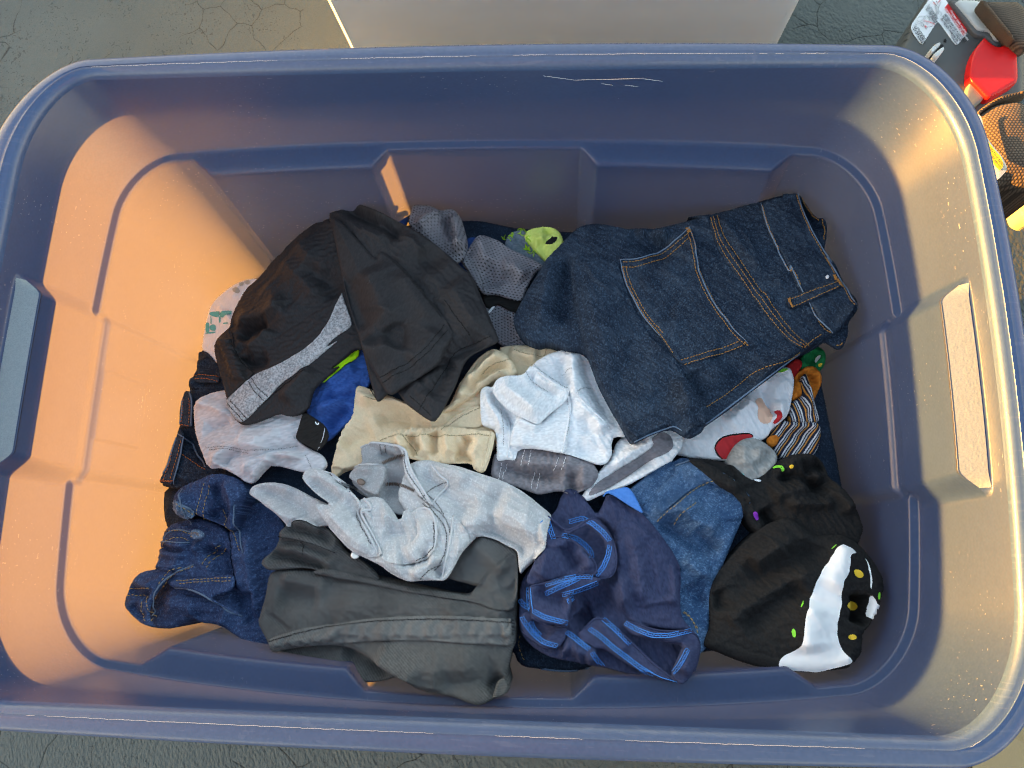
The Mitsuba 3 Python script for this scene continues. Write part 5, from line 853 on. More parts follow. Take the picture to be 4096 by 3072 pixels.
sheet('navy_shirt__collar_front', [(60.2, -131.3), (68.1, -125.4), (78.3, -124), (87.1, -127.1), (97.2, -134.8), (104.3, -143.1), (107.8, -148.6), (107, -154.8), (101.3, -157.7), (94.2, -155.9), (84.3, -156.1), (75.8, -160.5), (64.4, -163.5), (52.4, -166.5), (47.3, -162.6), (54, -148.5)], 227, 'navy_jersey', R=3.5, sk=16, loft=5, grain=-70, comp=[(None, 1, 40, 0.07)], ridges=[([(65.3, -134.1), (62.7, -148.3), (57.3, -160.9)], 5, 9), ([(78.4, -130.9), (84.2, -140.8), (92.8, -153.1)], -6, 8), ([(89.9, -135), (98.5, -143.2), (102.7, -152.9)], 4, 7)])
sheet('navy_shirt__sleeve_fold', [(50.5, -167.8), (53.9, -164.7), (64.5, -163.4), (75.8, -159.7), (85.6, -156), (101.2, -157), (112.4, -158.9), (106.7, -162.3), (92.7, -168), (84.3, -172.9), (87.1, -177.5), (84.4, -188), (83, -196.4), (70.7, -195.5), (59.6, -193.2), (54, -190.2), (52.2, -178.5)], 231, 'navy_jersey', R=3, sk=18, loft=4, grain=-70, ridges=[([(54.8, -170.4), (63.3, -172.8), (70.4, -176.6), (84.3, -177.5)], -5, 7), ([(64.6, -166.1), (78.6, -161.6), (92.7, -159.9)], 4, 8)])
sheet('navy_shirt__left_cuff', [(43.2, -192.7), (45.7, -189), (50.6, -186.6), (59.3, -194.9), (70.6, -197.4), (83.2, -198.4), (81.8, -207.1), (76.4, -214.2), (69.5, -215), (62.6, -212.7), (54.1, -207.9), (46.3, -202.4)], 217, 'navy_jersey', R=3, sk=14, loft=3, ridges=[([(55.1, -192.3), (59.5, -201.3), (65.3, -208.7)], -4, 8)])
sheet('navy_shirt__mid_hem', [(91.4, -202.9), (97, -198.2), (105.5, -189.5), (112.4, -190.7), (123.3, -198.2), (136.7, -209.4), (149.7, -221.6), (161.4, -230), (169.1, -235.9), (165, -237.2), (153.2, -232.6), (139.9, -229.2), (126.6, -222.1), (113.3, -213.7), (106.4, -213.9), (101, -210.2), (94.2, -207.9)], 219, 'navy_jersey', R=3, sk=16, loft=3, grain=-45, ridges=[([(104, -193.4), (117.6, -203.4), (133.6, -215.6)], 3, 8)])
sheet('navy_shirt__right_hem', [(128, -195.2), (130.9, -191.5), (141.2, -193.6), (154.7, -198.4), (169.7, -198.7), (182.2, -197), (188.6, -202.7), (189.9, -210.2), (185.6, -224.1), (179.5, -234), (173.1, -238.5), (167.4, -234.5), (165.1, -229.5), (171.1, -219.5), (175.9, -209.3), (167.8, -208.3), (155.6, -206.1), (143.4, -204.5), (134, -201.5)], 222, 'navy_jersey', R=3, sk=16, loft=3, grain=-20, ridges=[([(136.8, -197.5), (151.6, -202.3), (167.9, -203.1), (180.3, -201.5)], 3, 7), ([(178.7, -205.4), (179.2, -216.7), (171.5, -230.4)], 4, 8)])
seam('navy_shirt__edge', [[(55.5, -113.3), (59.3, -103.8), (66.3, -107.4), (73.8, -113.8), (81.2, -119.6), (90, -116.5), (98.8, -110.4), (108.5, -107.1), (117.6, -116.4), (122.1, -128.4), (124.7, -139.8), (123.6, -151), (119.3, -157.8), (109.6, -158.6)], [(68.9, -125.8), (78.3, -124.3), (87.1, -127.4), (97.1, -135.1), (104.3, -143.4), (107.4, -148.9), (106.6, -154.5), (101.1, -157.4), (94.1, -155.8), (84.2, -156.3), (75.8, -160.2), (64.5, -163.4), (53, -166.1)], [(51.2, -167.8), (53.1, -183.7), (54.1, -190.6), (59.6, -193.4), (70.6, -196.4), (83.2, -197.8)], [(46.1, -202.7), (54.1, -208), (62.6, -212.8), (69.5, -215.5)], [(97, -198.5), (105.6, -190.1), (112.4, -190.9), (123.3, -198.4), (136.7, -209.6), (149.6, -221.8), (161.3, -230.2), (168.5, -235.3)], [(130.9, -191.8), (141.1, -193.8), (154.4, -198.5), (169.4, -198.7), (182.6, -197.5), (191, -204.2), (192.3, -211.7), (188.2, -225.9), (182, -236.2), (214.4, -277.4)]], 'navy_jersey', r=1.0, lift=0.2)
sheet('navy_shirt__blue_waistband', [(113.6, -90), (116.4, -83.2), (126.7, -80.8), (137.1, -78.4), (142.7, -86.6), (147.5, -96.9), (150.1, -103.4), (143.8, -99.9), (132.3, -92.7), (123.7, -86.9), (117.8, -84.7)], 214, 'sky_knit', R=1.5, sk=6, it=40)
seam('navy_shirt__overlock_stitching', [[(47.8, -168.8), (48.1, -172), (48.5, -175.2), (48.8, -178.5), (49.4, -181.7), (50.1, -184.9), (51.1, -187.5)], [(52.2, -167.6), (52.5, -170.8), (52.8, -173.9), (53.1, -177), (53.6, -180), (54.2, -183), (54.9, -185.9)], [(47.8, -168.8), (52.3, -167.7), (48.1, -172.1), (52.7, -170.9), (48.4, -175.1), (52.7, -173.9), (48.5, -178.5), (52.9, -176.9), (49.3, -181.7), (53.6, -180.1), (50.1, -185.1), (54.1, -183), (51.2, -187.5), (54.8, -185.8)], [(65, -166.3), (67.9, -165.3), (70.6, -164.3), (73.4, -163.4), (76.1, -162.6), (78.7, -161.7), (81.4, -161.1), (84.2, -160.5), (87, -159.9), (89.9, -159.3), (92.6, -158.8), (95.2, -158.9), (98.1, -159), (100.9, -159.1), (103.8, -159.2)], [(64, -163.2), (66.8, -162.3), (69.6, -161.4), (72.3, -160.5), (75.1, -159.7), (77.9, -158.8), (80.8, -158.1), (83.6, -157.4), (86.4, -156.8), (89.3, -156.2), (92.4, -155.6), (95.5, -155.7), (98.4, -155.8), (101.3, -155.9), (104.2, -156)], [(65.1, -166.4), (64, -163), (68, -165.3), (66.7, -162.4), (70.7, -164.4), (69.6, -161.5), (73.2, -163.4), (72.2, -160.6), (76.1, -162.5), (75, -159.6), (78.7, -161.7), (78.1, -158.9), (81, -160.9), (80.8, -158), (84.2, -160.5), (83.9, -157.3), (86.9, -160.1), (86.5, -156.9), (89.8, -159.1), (89.3, -156.3), (92.4, -158.8), (92.4, -155.5), (95.2, -158.9), (95.5, -155.6), (98.1, -159.1), (98.5, -155.7), (101, -159), (101.5, -155.7), (103.9, -159.2), (104, -155.9)], [(111.1, -191.7), (113.3, -193.4), (115.5, -195.1), (117.7, -196.9), (119.9, -198.7), (122, -200.5), (124.1, -202.3), (126.1, -204.2), (128.1, -206.1), (130.2, -208.1), (132.4, -210.1)], [(114, -190), (116, -191.6), (118.4, -193.5), (120.4, -195.1), (122.7, -197), (125, -198.8), (126.9, -200.7), (128.9, -202.5), (131, -204.5), (133, -206.3), (135, -208.2)], [(111.2, -191.6), (113.9, -189.7), (113.5, -193.5), (116, -191.7), (115.5, -195.1), (118.6, -193.5), (117.7, -196.8), (120.5, -195.1), (120, -198.6), (122.8, -196.9), (122.2, -200.5), (125, -198.9), (123.9, -202.4), (127.3, -200.5), (125.9, -204), (129, -202.5), (128.3, -206.2), (131.1, -204.5), (130.2, -208.2), (132.8, -206.2), (132.4, -210.3), (134.9, -208.1)], [(140.6, -229.4), (143.7, -231.1), (147.3, -233.4), (150.1, -234.7), (182.2, -270.8), (186.1, -272.5), (190.1, -274.2), (194.4, -275.2), (198.5, -276.2), (202.6, -277.1), (206.7, -278.1)], [(142, -226.5), (144.7, -227.7), (147.4, -228.9), (150.1, -230.1), (152.8, -231.3), (155.5, -232.5), (157.9, -233.5), (160.7, -234.2), (163.6, -234.8), (166.5, -235.5), (169.2, -236)], [(140.8, -228.9), (142, -226.4), (143.6, -231.1), (144.4, -227.7), (147.2, -233.8), (147.4, -228.9), (150.1, -234.6), (149.9, -230.1), (182.3, -270.7), (152.9, -231.3), (186.1, -272.8), (155.5, -232.5), (190.1, -274.3), (158.2, -233.5), (194.3, -275.4), (160.6, -234.1), (198.6, -276.3), (163.6, -234.9), (202, -277.3), (166.4, -235.3), (206.7, -278.2), (169.1, -235.8)], [(58.1, -120.3), (58.8, -116.7), (59.3, -113.4), (61.1, -111.3), (64.2, -109.4)], [(52.9, -117.6), (53.6, -113.6), (54.5, -109.1), (58.9, -108.3), (61.7, -104.1)], [(58, -120.3), (53.2, -117.7), (58.6, -116.7), (53.5, -113.7), (59.1, -113.4), (54.6, -109.4), (61.2, -111.5), (58.7, -108.6), (63.9, -109.6), (61.6, -103.8)], [(51.6, -195.6), (52.8, -198.8), (54.6, -201.9), (57.3, -204.4), (59.8, -206.6)], [(54.7, -194.5), (55.8, -197.8), (57.2, -200.2), (59.5, -202.2), (62, -204.5)], [(51.5, -195.4), (54.7, -194.6), (53, -198.8), (55.7, -197.6), (54.7, -202.1), (57.2, -200.1), (57.2, -204.5), (59.5, -202.1), (59.8, -206.4), (62, -204.4)], [(63.2, -109.1), (64.2, -112.9), (65.3, -116.6), (66.4, -120.4), (68, -124), (69.5, -127.5)], [(66.6, -108.1), (67.6, -111.7), (68.7, -115.4), (69.7, -119.1), (71.2, -122.6), (72.7, -126.2)], [(63.3, -109.3), (66.2, -108.1), (64.4, -113), (67.7, -111.9), (65.4, -116.7), (68.7, -115.2), (66.3, -120.5), (69.6, -119.3), (68.2, -124.3), (71.2, -122.8), (69.3, -127.4), (72.7, -126.2)], [(84.7, -112.9), (87.8, -112), (90.8, -111.1), (93.8, -110.3), (96.1, -109.5), (97.8, -111.5), (100.5, -112.9), (103, -114.2), (105.3, -115.9), (107.6, -117.8), (109.9, -119.7), (112, -121.5), (113.8, -123.7), (115.7, -126), (117.5, -128.3)], [(83.8, -109.3), (86.8, -108.5), (89.9, -107.6), (92.9, -106.7), (96.7, -105.7), (100, -107.4), (102.2, -109.7), (104.9, -111.2), (107.5, -113.1), (109.8, -115.1), (112.2, -116.9), (114.6, -119), (116.5, -121.4), (118.4, -123.7), (120.3, -126)], [(84.7, -113), (83.7, -109.2), (87.7, -111.9), (86.8, -108.7), (90.7, -111.1), (89.9, -107.7), (93.8, -110.1), (92.9, -106.8), (95.9, -109.4), (96.4, -105.6), (97.5, -111.4), (99.8, -107.5), (100.5, -112.9), (101.8, -109.6), (103, -114.2), (104.7, -111.2), (105.2, -115.8), (107.7, -113), (107.6, -117.9), (109.8, -115), (109.9, -119.7), (112, -117), (112.2, -121.2), (114.7, -119), (113.7, -123.9), (116.6, -121.3), (115.7, -126), (118.4, -123.8), (117.5, -128.4), (120.6, -125.9)], [(117.1, -131.2), (116.5, -134.3), (116, -137.3), (115.3, -140.1), (114.1, -142.8), (112.8, -145.7), (111.6, -148.3), (109.9, -150.6), (107.8, -152.8), (105.7, -155.1)], [(120.5, -131.7), (119.9, -134.8), (119.3, -137.9), (118.5, -141.1), (117.2, -144.1), (115.9, -146.9), (114.5, -149.9), (112.4, -152.6), (110.3, -155), (108.2, -157.2)], [(116.8, -131), (120.3, -131.6), (116.2, -134.3), (119.8, -134.9), (116.1, -137.5), (119.4, -137.9), (115.4, -140.3), (118.4, -141.2), (114.1, -143), (117, -144), (112.8, -145.7), (115.6, -147), (111.6, -148.3), (114.5, -150), (109.6, -150.8), (112.3, -152.3), (107.7, -153), (110.3, -155.2), (105.9, -155), (107.8, -157.1)], [(77.9, -125.2), (81, -125.8), (84.1, -126.3), (87.3, -126.7), (90, -127.2), (92.3, -128.9), (94.8, -130.8), (97.2, -132.5), (99.2, -134.6), (101, -136.9), (101.7, -139.1), (101.6, -141.9)], [(78.7, -121.7), (81.7, -122.3), (84.9, -122.7), (88.2, -123.1), (91.6, -124.1), (94.4, -126.1), (97, -127.9), (99.7, -129.8), (102, -132.3), (104.1, -134.9), (105.5, -138), (105.8, -141.4)], [(77.8, -125.2), (78.4, -121.8), (81.2, -125.7), (81.8, -122.3), (84.1, -126.2), (84.6, -122.9), (87.2, -127.2), (88.4, -123.1), (89.9, -127.5), (91.5, -124.3), (92.2, -129), (94.2, -126.4), (94.8, -130.8), (97.1, -127.8), (97.4, -132.3), (99.8, -129.7), (98.9, -134.6), (101.8, -132.4), (100.9, -136.9), (104.1, -134.8), (101.7, -139.3), (105.5, -137.9), (101.5, -141.9), (105.7, -141.7)], [(65.4, -173.9), (68.2, -172.4), (71, -170.8), (73.7, -169.3), (76.5, -167.9), (79.3, -166.6), (82.1, -165.4), (85, -164.1), (87.7, -162.6), (90.6, -161.3), (93.4, -160)], [(63.8, -171), (66.6, -169.4), (69.5, -167.8), (72.3, -166.3), (75.1, -164.9), (77.9, -163.6), (80.7, -162.4), (83.5, -161.1), (86.2, -159.8), (89, -158.4), (91.9, -157.1)], [(65.2, -173.8), (63.7, -171), (68.1, -172.4), (66.7, -169.6), (71, -170.7), (69.4, -167.7), (73.7, -169.3), (72.1, -166.1), (76.5, -167.7), (75.1, -165), (79.1, -166.5), (77.8, -163.7), (82.1, -165.1), (80.7, -162.5), (85.1, -164.1), (83.5, -160.9), (87.8, -162.6), (86.2, -160), (90.6, -161.4), (89.1, -158.4), (93.3, -159.9), (92, -157.2)], [(54.2, -186.9), (56.9, -188.2), (59.5, -189.5), (62.3, -190.8), (65.2, -191.8), (68.2, -192.5), (71, -193.1), (74, -193.8), (76.9, -194.3), (79.8, -194.8), (82.9, -196.9)], [(55.8, -184.2), (58.4, -185.5), (61.1, -186.7), (63.6, -188), (66.2, -188.8), (69, -189.5), (71.9, -190.1), (74.7, -190.8), (77.5, -191.3), (80.4, -191.8), (83.3, -192.3)], [(54.2, -187.1), (56, -184.1), (56.8, -188.2), (58.5, -185.4), (59.6, -189.3), (61.3, -186.7), (62.4, -190.8), (63.5, -188.1), (65.4, -191.8), (66.2, -188.9), (68, -192.3), (69.1, -189.4), (70.8, -193), (71.8, -190), (73.7, -193.8), (74.8, -190.7), (76.8, -194.4), (77.6, -191.2), (79.8, -195), (80.4, -191.7), (82.9, -196.9), (83.5, -192.2)], [(43.7, -192.2), (45.4, -194.5), (47.1, -197), (48.9, -199.4), (50.9, -201.6), (52.9, -203.8), (55.2, -205.9), (57.6, -207.8), (60, -209.4), (62.7, -211.1), (65.8, -212.1), (68.8, -212.7), (71.7, -213.3), (74.5, -214.1)], [(46.6, -190.4), (48.2, -192.8), (49.9, -195.2), (51.5, -197.6), (53.4, -199.7), (55.4, -201.9), (57.4, -203.8), (59.6, -205.5), (62, -207.2), (64.3, -208.3), (66.7, -209), (69.6, -209.7), (72.5, -210.4), (75.4, -211)], [(43.7, -192.4), (46.7, -190.5), (45.6, -194.3), (48.1, -192.7), (47.1, -197.1), (49.9, -195.3), (48.7, -199.4), (51.4, -197.8), (51.1, -201.8), (53.4, -199.8), (53, -203.8), (55.3, -201.8), (55.1, -205.8), (57.3, -203.8), (57.7, -207.5), (59.7, -205.5), (59.9, -209.2), (62, -207.1), (62.7, -211), (64.3, -208.6), (65.8, -212), (66.9, -209), (68.8, -212.7), (69.5, -209.4), (71.6, -213.4), (72.4, -210.4), (74.7, -214), (75.6, -211.2)], [(41, -179.5), (43.6, -182.7), (47.2, -184.9), (51, -186.4)], [(43.7, -177.5), (46, -180.2), (48.9, -182.1), (53.1, -182.3)], [(41.3, -179.1), (43.8, -177.5), (43.9, -182.7), (46.3, -180.2), (47.1, -184.9), (48.9, -182), (51, -186.4), (53.2, -182.2)], [(81.6, -203.2), (84.3, -204.9), (87, -206.4), (89.5, -208.1), (92, -210), (94.6, -211.8), (97.3, -213.6), (100, -215.1)], [(83.4, -200.9), (86.2, -202.5), (89.1, -204.2), (91.7, -206), (94.2, -207.6), (96.7, -209.5), (99.2, -211.2), (101.9, -212.6)], [(81.6, -203.1), (83.2, -200.5), (84.3, -205.1), (86.2, -202.6), (87.2, -206.3), (89.4, -204.1), (89.6, -208.4), (91.7, -206.1), (92, -210), (93.9, -207.6), (94.8, -211.9), (96.6, -209.5), (97.3, -213.6), (99.3, -210.9), (100.1, -215), (102, -212.6)], [(100.2, -200), (102.4, -201.2), (104.7, -202.6), (106.9, -203.9), (108.9, -205.2), (110.9, -206.8), (112.9, -208.4), (115, -210.1), (117, -211.6), (119, -213.3), (121.2, -214.8), (123.3, -216.2), (125.5, -217.7), (127.6, -219.2), (129.8, -220.7), (131.9, -222.1), (134, -223.6), (136.1, -225), (138.2, -226.5), (140.4, -228), (142.8, -229.2), (145.2, -230.5), (148.7, -233.1), (151.2, -234.5)], [(102, -197.3), (104.3, -198.6), (106.4, -199.7), (108.7, -201.1), (110.9, -202.6), (113, -204.3), (115, -205.9), (117, -207.5), (119, -209.1), (121, -210.7), (123, -212), (125.1, -213.4), (127.3, -215), (129.6, -216.7), (131.8, -218.2), (134, -219.7), (136, -221.1), (138.1, -222.6), (140.3, -224), (142.2, -225.3), (144.5, -226.5), (146.8, -227.7), (149.1, -228.9), (151.4, -230.1)], [(100, -199.9), (102.1, -197.3), (102.5, -201.3), (104.1, -198.8), (104.6, -202.8), (106.5, -199.7), (106.9, -203.9), (108.7, -201.3), (109, -205.4), (111, -202.5), (110.7, -206.6), (113, -204.4), (113.1, -208.3), (115, -205.7), (114.9, -209.8), (117.1, -207.3), (117, -211.7), (119.1, -208.9), (119.3, -213.4), (121.1, -210.6), (121, -214.6), (123, -212.1), (123.2, -216.4), (125.2, -213.7), (125.6, -217.6), (127.5, -215.1), (127.5, -219.3), (129.7, -216.8), (129.9, -220.5), (131.8, -218.2), (131.9, -222.2), (134.1, -219.8), (133.9, -223.7), (136.2, -221.1), (135.9, -224.9), (138.1, -222.4), (138.2, -226.3), (140.4, -224.1), (140.4, -227.8), (142.3, -225.3), (142.7, -229.3), (144.4, -226.3), (145.3, -230.7), (147, -227.8), (148.9, -232.9), (149.4, -229.1), (151.1, -234.5), (151.2, -229.9)], [(101.5, -217), (103.4, -219.8), (105.7, -223.2), (108.6, -226.7), (124.6, -262.1)], [(104.3, -215.4), (106.3, -218.5), (108.6, -222), (111, -224.6), (113.5, -227.2)], [(101.4, -217.1), (104.4, -215.6), (103.6, -219.8), (106.4, -218.5), (105.5, -223), (108.6, -221.9), (108.5, -226.9), (111.1, -224.7), (124.6, -262.1), (113.3, -227.4)], [(129.3, -194.6), (131.7, -195.8), (134, -197), (136.4, -198.3), (138.8, -199.4), (141.3, -200.2), (143.7, -200.9), (146.2, -201.8), (148.9, -202.7), (151.8, -203.3), (154.7, -203.2), (157.5, -203.1), (160.3, -203.1), (163.2, -203), (166.1, -202.6), (169, -202), (171.7, -201.3), (174.7, -200.7), (177.8, -200.3), (180.7, -199.7), (183.6, -199.1)], [(131.1, -191.9), (133.4, -193.1), (135.8, -194.3), (138.1, -195.5), (140.3, -196.6), (142.5, -197.3), (145, -198.1), (147.5, -198.9), (149.9, -199.7), (152.3, -200.2), (154.9, -200.2), (157.8, -200.2), (160.6, -200.1), (163.4, -200.1), (166.1, -199.8), (168.8, -199.2), (171.8, -198.6), (174.7, -198.1), (177.8, -197.6), (181.1, -197.1), (184.5, -196.8)], [(129.4, -194.7), (131.1, -191.8), (131.4, -195.8), (133.3, -193), (134, -197), (135.4, -194.4), (136.1, -198.5), (138.2, -195.5), (139, -199.4), (140.4, -196.6), (141.5, -200.4), (142.4, -197.2), (143.7, -200.9), (144.6, -198.3), (145.9, -201.6), (147.4, -199), (149.1, -202.7), (149.9, -199.8), (151.8, -203.3), (152.1, -200.3), (154.8, -202.9), (154.9, -200.2), (157.5, -203), (157.6, -200.1), (160.4, -203), (160.5, -200.2), (163.1, -202.9), (163.4, -200.1), (166.2, -202.5), (165.8, -199.8), (169.1, -201.8), (168.7, -199.2), (171.8, -201.3), (171.8, -198.6), (174.5, -200.9), (174.6, -198.3), (177.6, -200.6), (177.5, -197.7), (180.6, -199.7), (181.1, -197.1), (184, -199.1), (184.2, -196.8)], [(177.1, -210.3), (175.6, -213.1), (174.3, -216), (172.6, -218.6), (171.1, -221.3), (169.4, -223.9), (167.6, -226.3), (165.9, -229)], [(179.8, -211.5), (178.1, -214.2), (176.6, -216.9), (174.9, -219.7), (173, -222.3), (171.4, -225.1), (169.6, -228), (167.4, -230.3)], [(177.1, -210.2), (179.9, -211.4), (175.9, -213.2), (178, -214.2), (174.3, -216.3), (176.4, -217.1), (172.7, -218.6), (175, -219.7), (171.2, -221.3), (173, -222.3), (169.5, -223.9), (171.3, -225.1), (167.7, -226.3), (169.6, -228.1), (165.9, -229.2), (167.3, -230.4)], [(83.9, -178.8), (89.1, -176.3)], [(82, -176.4), (87.1, -173.6)], [(83.8, -179), (82, -176.3), (89.2, -176.1), (87.2, -173.5)], [(79.1, -174.2), (82.1, -173.2), (85.1, -172.3), (88.4, -172), (91.6, -171.3), (94.8, -170.3), (97.8, -169.1), (100.8, -168), (103.8, -166.8), (106.8, -165.5), (109.8, -164.3)], [(78.3, -170.9), (81.3, -170), (84.3, -169.2), (87.2, -168.4), (90.1, -167.5), (93, -166.5), (95.9, -165.4), (98.8, -164.2), (101.7, -163.1), (104.6, -161.9), (107.5, -160.7)], [(79.1, -174.3), (78.5, -171), (82.2, -173.1), (81.2, -169.9), (85, -172.5), (84.3, -169.2), (88.2, -171.8), (87.1, -168.2), (91.7, -171.4), (90.1, -167.5), (94.6, -170.5), (92.8, -166.5), (98.1, -168.8), (95.7, -165.3), (100.8, -167.7), (98.8, -164.2), (103.8, -166.4), (101.8, -163.3), (106.8, -165.4), (104.5, -161.6), (109.8, -164.5), (107.6, -160.3)]], 'thread_blue', r=0.42, lift=0.3, kind='stuff')
tag('light_grey_jeans', 'pale grey jeans with an open zip fly lying across the middle of the heap', 'jeans')
sheet('light_grey_jeans__under_leg', [(-225.7, -89.6), (-225.6, -84.7), (-223, -80.9), (-215.6, -78.1), (-203.4, -77.2), (-189.1, -79.2), (-176.1, -83.7), (-155.7, -93.2), (-118.6, -107), (-142.7, -121.6), (-160.2, -113.6), (-173, -114.6), (-176.4, -122.2), (-186.4, -113.2), (-196.1, -106.4), (-205.7, -101.1), (-213.7, -95.7)], 214, 'denim_pale', R=4, sk=30, loft=5, grain=30, ridges=[([(-222.5, -84), (-204.2, -87.2), (-179.6, -98.3), (-151.8, -112.1)], -5, 7), ([(-221.3, -81.5), (-202.3, -79.9), (-176.7, -87.1)], 3, 5), ([(-205.5, -99.6), (-184.9, -110.2), (-160, -112.2)], 4, 7)])
sheet('light_grey_jeans__waist_inside', [(-116.7, -43.9), (-112.3, -41), (-107.5, -39.4), (-95.1, -38.6), (-85.8, -39.5), (-77.3, -41.9), (-71.1, -46.2), (-67.6, -56.3), (-56.2, -73.8), (-41.8, -92.4), (-43.5, -107.7), (-77.8, -108.2), (-105.7, -90), (-122.2, -77.4), (-121, -62.8), (-112.3, -59.6)], 217, 'denim_pale_inside', R=2, sk=20, ridges=[([(-93.5, -43.2), (-87.6, -51.5), (-70.9, -54.7)], -4, 9), ([(-91.8, -83.6), (-74.3, -81.9), (-58, -86.5)], -6, 12)])
sheet('light_grey_jeans__right_leg', [(-68.9, -69.4), (-65.9, -59.8), (-57.4, -56.6), (-47.9, -55.8), (-34.9, -58.9), (-18.9, -61.7), (-3, -66.7), (12.7, -71.7), (25.1, -75.8), (35.9, -81), (48.1, -89.2), (58.7, -97.3), (68.5, -105.2), (71.5, -113.2), (69.9, -101.4), (67.1, -113.4), (65, -123.8), (64.5, -134.7), (58.7, -141.3), (53, -147.1), (46.6, -153), (42.5, -158), (40.6, -148.9), (39.5, -137.4), (31.9, -134.4), (18.9, -127.7), (3.6, -125), (-3.5, -132.8), (-10.5, -140), (-25.4, -143.3), (-48.7, -124.5), (-63.2, -106.5), (-74.6, -91)], 222, 'denim_pale', R=9, sk=40, loft=9, grain=-25, comp=[(None, 1, 60, 0.045)], ridges=[([(-47, -60.2), (-24.4, -66.4), (-2, -77.1), (23, -92)], 5, 16), ([(-55.9, -66.6), (-35.7, -80.5), (-16.1, -95.6), (0.2, -113.2)], -5, 12), ([(-14.5, -74.1), (6, -84.7), (29.4, -100.9)], -4, 12), ([(0.7, -122.2), (18.9, -123.3), (40.2, -133.1), (52.3, -142.9)], -7, 10), ([(15.2, -110), (30.6, -115.7), (48.7, -119.8), (63.5, -121)], 5, 16), ([(17.5, -94.8), (36.1, -103.6), (55.8, -106.3)], 4, 16), ([(-12.2, -112), (3.4, -116.2), (18.5, -114.4)], 4, 12)])
sheet('light_grey_jeans__seat', [(-80.6, -145.3), (-90.3, -131.5), (-99.1, -113.5), (-111.5, -95), (-88.9, -90.6), (-76.4, -102.7), (-67.2, -114.5), (-63.9, -102.3), (-54.1, -105.2), (-43.6, -101.3), (-30.9, -103.4), (-18.2, -107.7), (-3.4, -122.4), (-2.7, -133), (-9.5, -141.5), (-13.3, -150.2), (-17.3, -158.7), (-20.3, -163), (-23.8, -164.5), (-31.3, -163.9), (-43.1, -164.8), (-53.4, -166), (-64.5, -162.1), (-72.7, -158.1), (-79.5, -153.3), (-94.3, -147.1), (-109.3, -141.6), (-126, -127.7), (-137.5, -117.2), (-102.7, -133.3)], 227, 'denim_pale', R=4, sk=26, loft=6, comp=[(None, 1, 30, 0.05)], ridges=[([(-84.7, -111.9), (-74, -108.7), (-63.5, -103.9)], 4, 10), ([(-64.1, -151.4), (-49.4, -146.8), (-33.1, -143.5)], -6, 8), ([(-51.9, -163.9), (-43.8, -156.6), (-32.7, -147.8), (-26, -139)], 5, 9), ([(-32.4, -150.6), (-28.9, -156.2), (-23.9, -161.7)], -5, 6), ([(-85, -144.7), (-65.4, -152.9), (-50.1, -153.9)], 4, 9), ([(-81.5, -123.9), (-67.1, -126.7), (-56.8, -122)], -4, 9)])
sheet('light_grey_jeans__pocket', [(-54.9, -107.8), (-51.2, -103.2), (-44.3, -101.6), (-36.4, -103.7), (-30.8, -111.2), (-29.4, -121.6), (-30.6, -133.4), (-32.8, -142.1), (-38.4, -146.5), (-47.1, -149.6), (-58.8, -152), (-72.9, -149.5), (-78.8, -145.3), (-65.1, -138.5), (-48.6, -128.6), (-49.7, -117.5)], 231, 'denim_pale', R=3, sk=14, loft=4, grain=-60, ridges=[([(-48, -110), (-44.9, -124.9), (-48.1, -138.1), (-59.4, -145.6)], 4, 12), ([(-44, -148.1), (-35.6, -142.2), (-32.2, -130.5)], -4, 6)])
sheet('light_grey_jeans__left_leg', [(-167.1, -76.3), (-166.9, -69.9), (-163.9, -66.1), (-155.7, -65), (-145.2, -67.4), (-132.7, -73), (-120.1, -80.9), (-133.8, -77), (-121.2, -84.8), (-108.6, -94), (-99.4, -103.1), (-89.9, -115), (-103.9, -104.5), (-94.3, -119.7), (-84.9, -133), (-78, -143.8), (-80.1, -145.3), (-92.4, -146.3), (-103.9, -142.2), (-119.8, -132.2), (-137.1, -115.8), (-141.2, -111.9), (-153.1, -98.6), (-133.2, -100.4), (-151.3, -89.7)], 229, 'denim_pale', R=4, sk=26, loft=6, grain=40, comp=[(None, 1, 50, 0.05)], ridges=[([(-161.7, -75.6), (-141.8, -85.1), (-120, -100.4)], -5, 8), ([(-160.9, -70.8), (-139.9, -77.2), (-119.5, -92.7)], 4, 7), ([(-139, -101.9), (-123.7, -115.6), (-105.4, -130.4), (-86.5, -141.8)], 4, 8), ([(-124.1, -94.3), (-109.6, -106.3), (-98.5, -118)], -4, 9)])
sheet('light_grey_jeans__fly_flap', [(-121.2, -74.1), (-120.4, -69), (-116.1, -64.5), (-108, -61.9), (-96.9, -61.9), (-85.2, -62.8), (-85.3, -75.2), (-89.2, -84.6), (-90.4, -90.4), (-96.6, -89.3), (-105.1, -85.4), (-114.1, -78.5)], 228, 'denim_pale_inside', R=2, sk=8, grain=10, ridges=[([(-117.1, -67.4), (-107.6, -65.8), (-96, -67.4)], 3, 5)])
sheet('light_grey_jeans__waistband', [(-78, -42.5), (-72.2, -44.2), (-67.4, -48.5), (-64.9, -57), (-62.1, -64.2), (-53.7, -76.6), (-43.1, -90.3), (-37.7, -99.3), (-41.2, -102.4), (-49, -93.4), (-59.5, -81.3), (-66.9, -70.5), (-69.5, -61), (-70.9, -51.4)], 229, 'denim_pale_edge', R=2.5, sk=10, it=60)
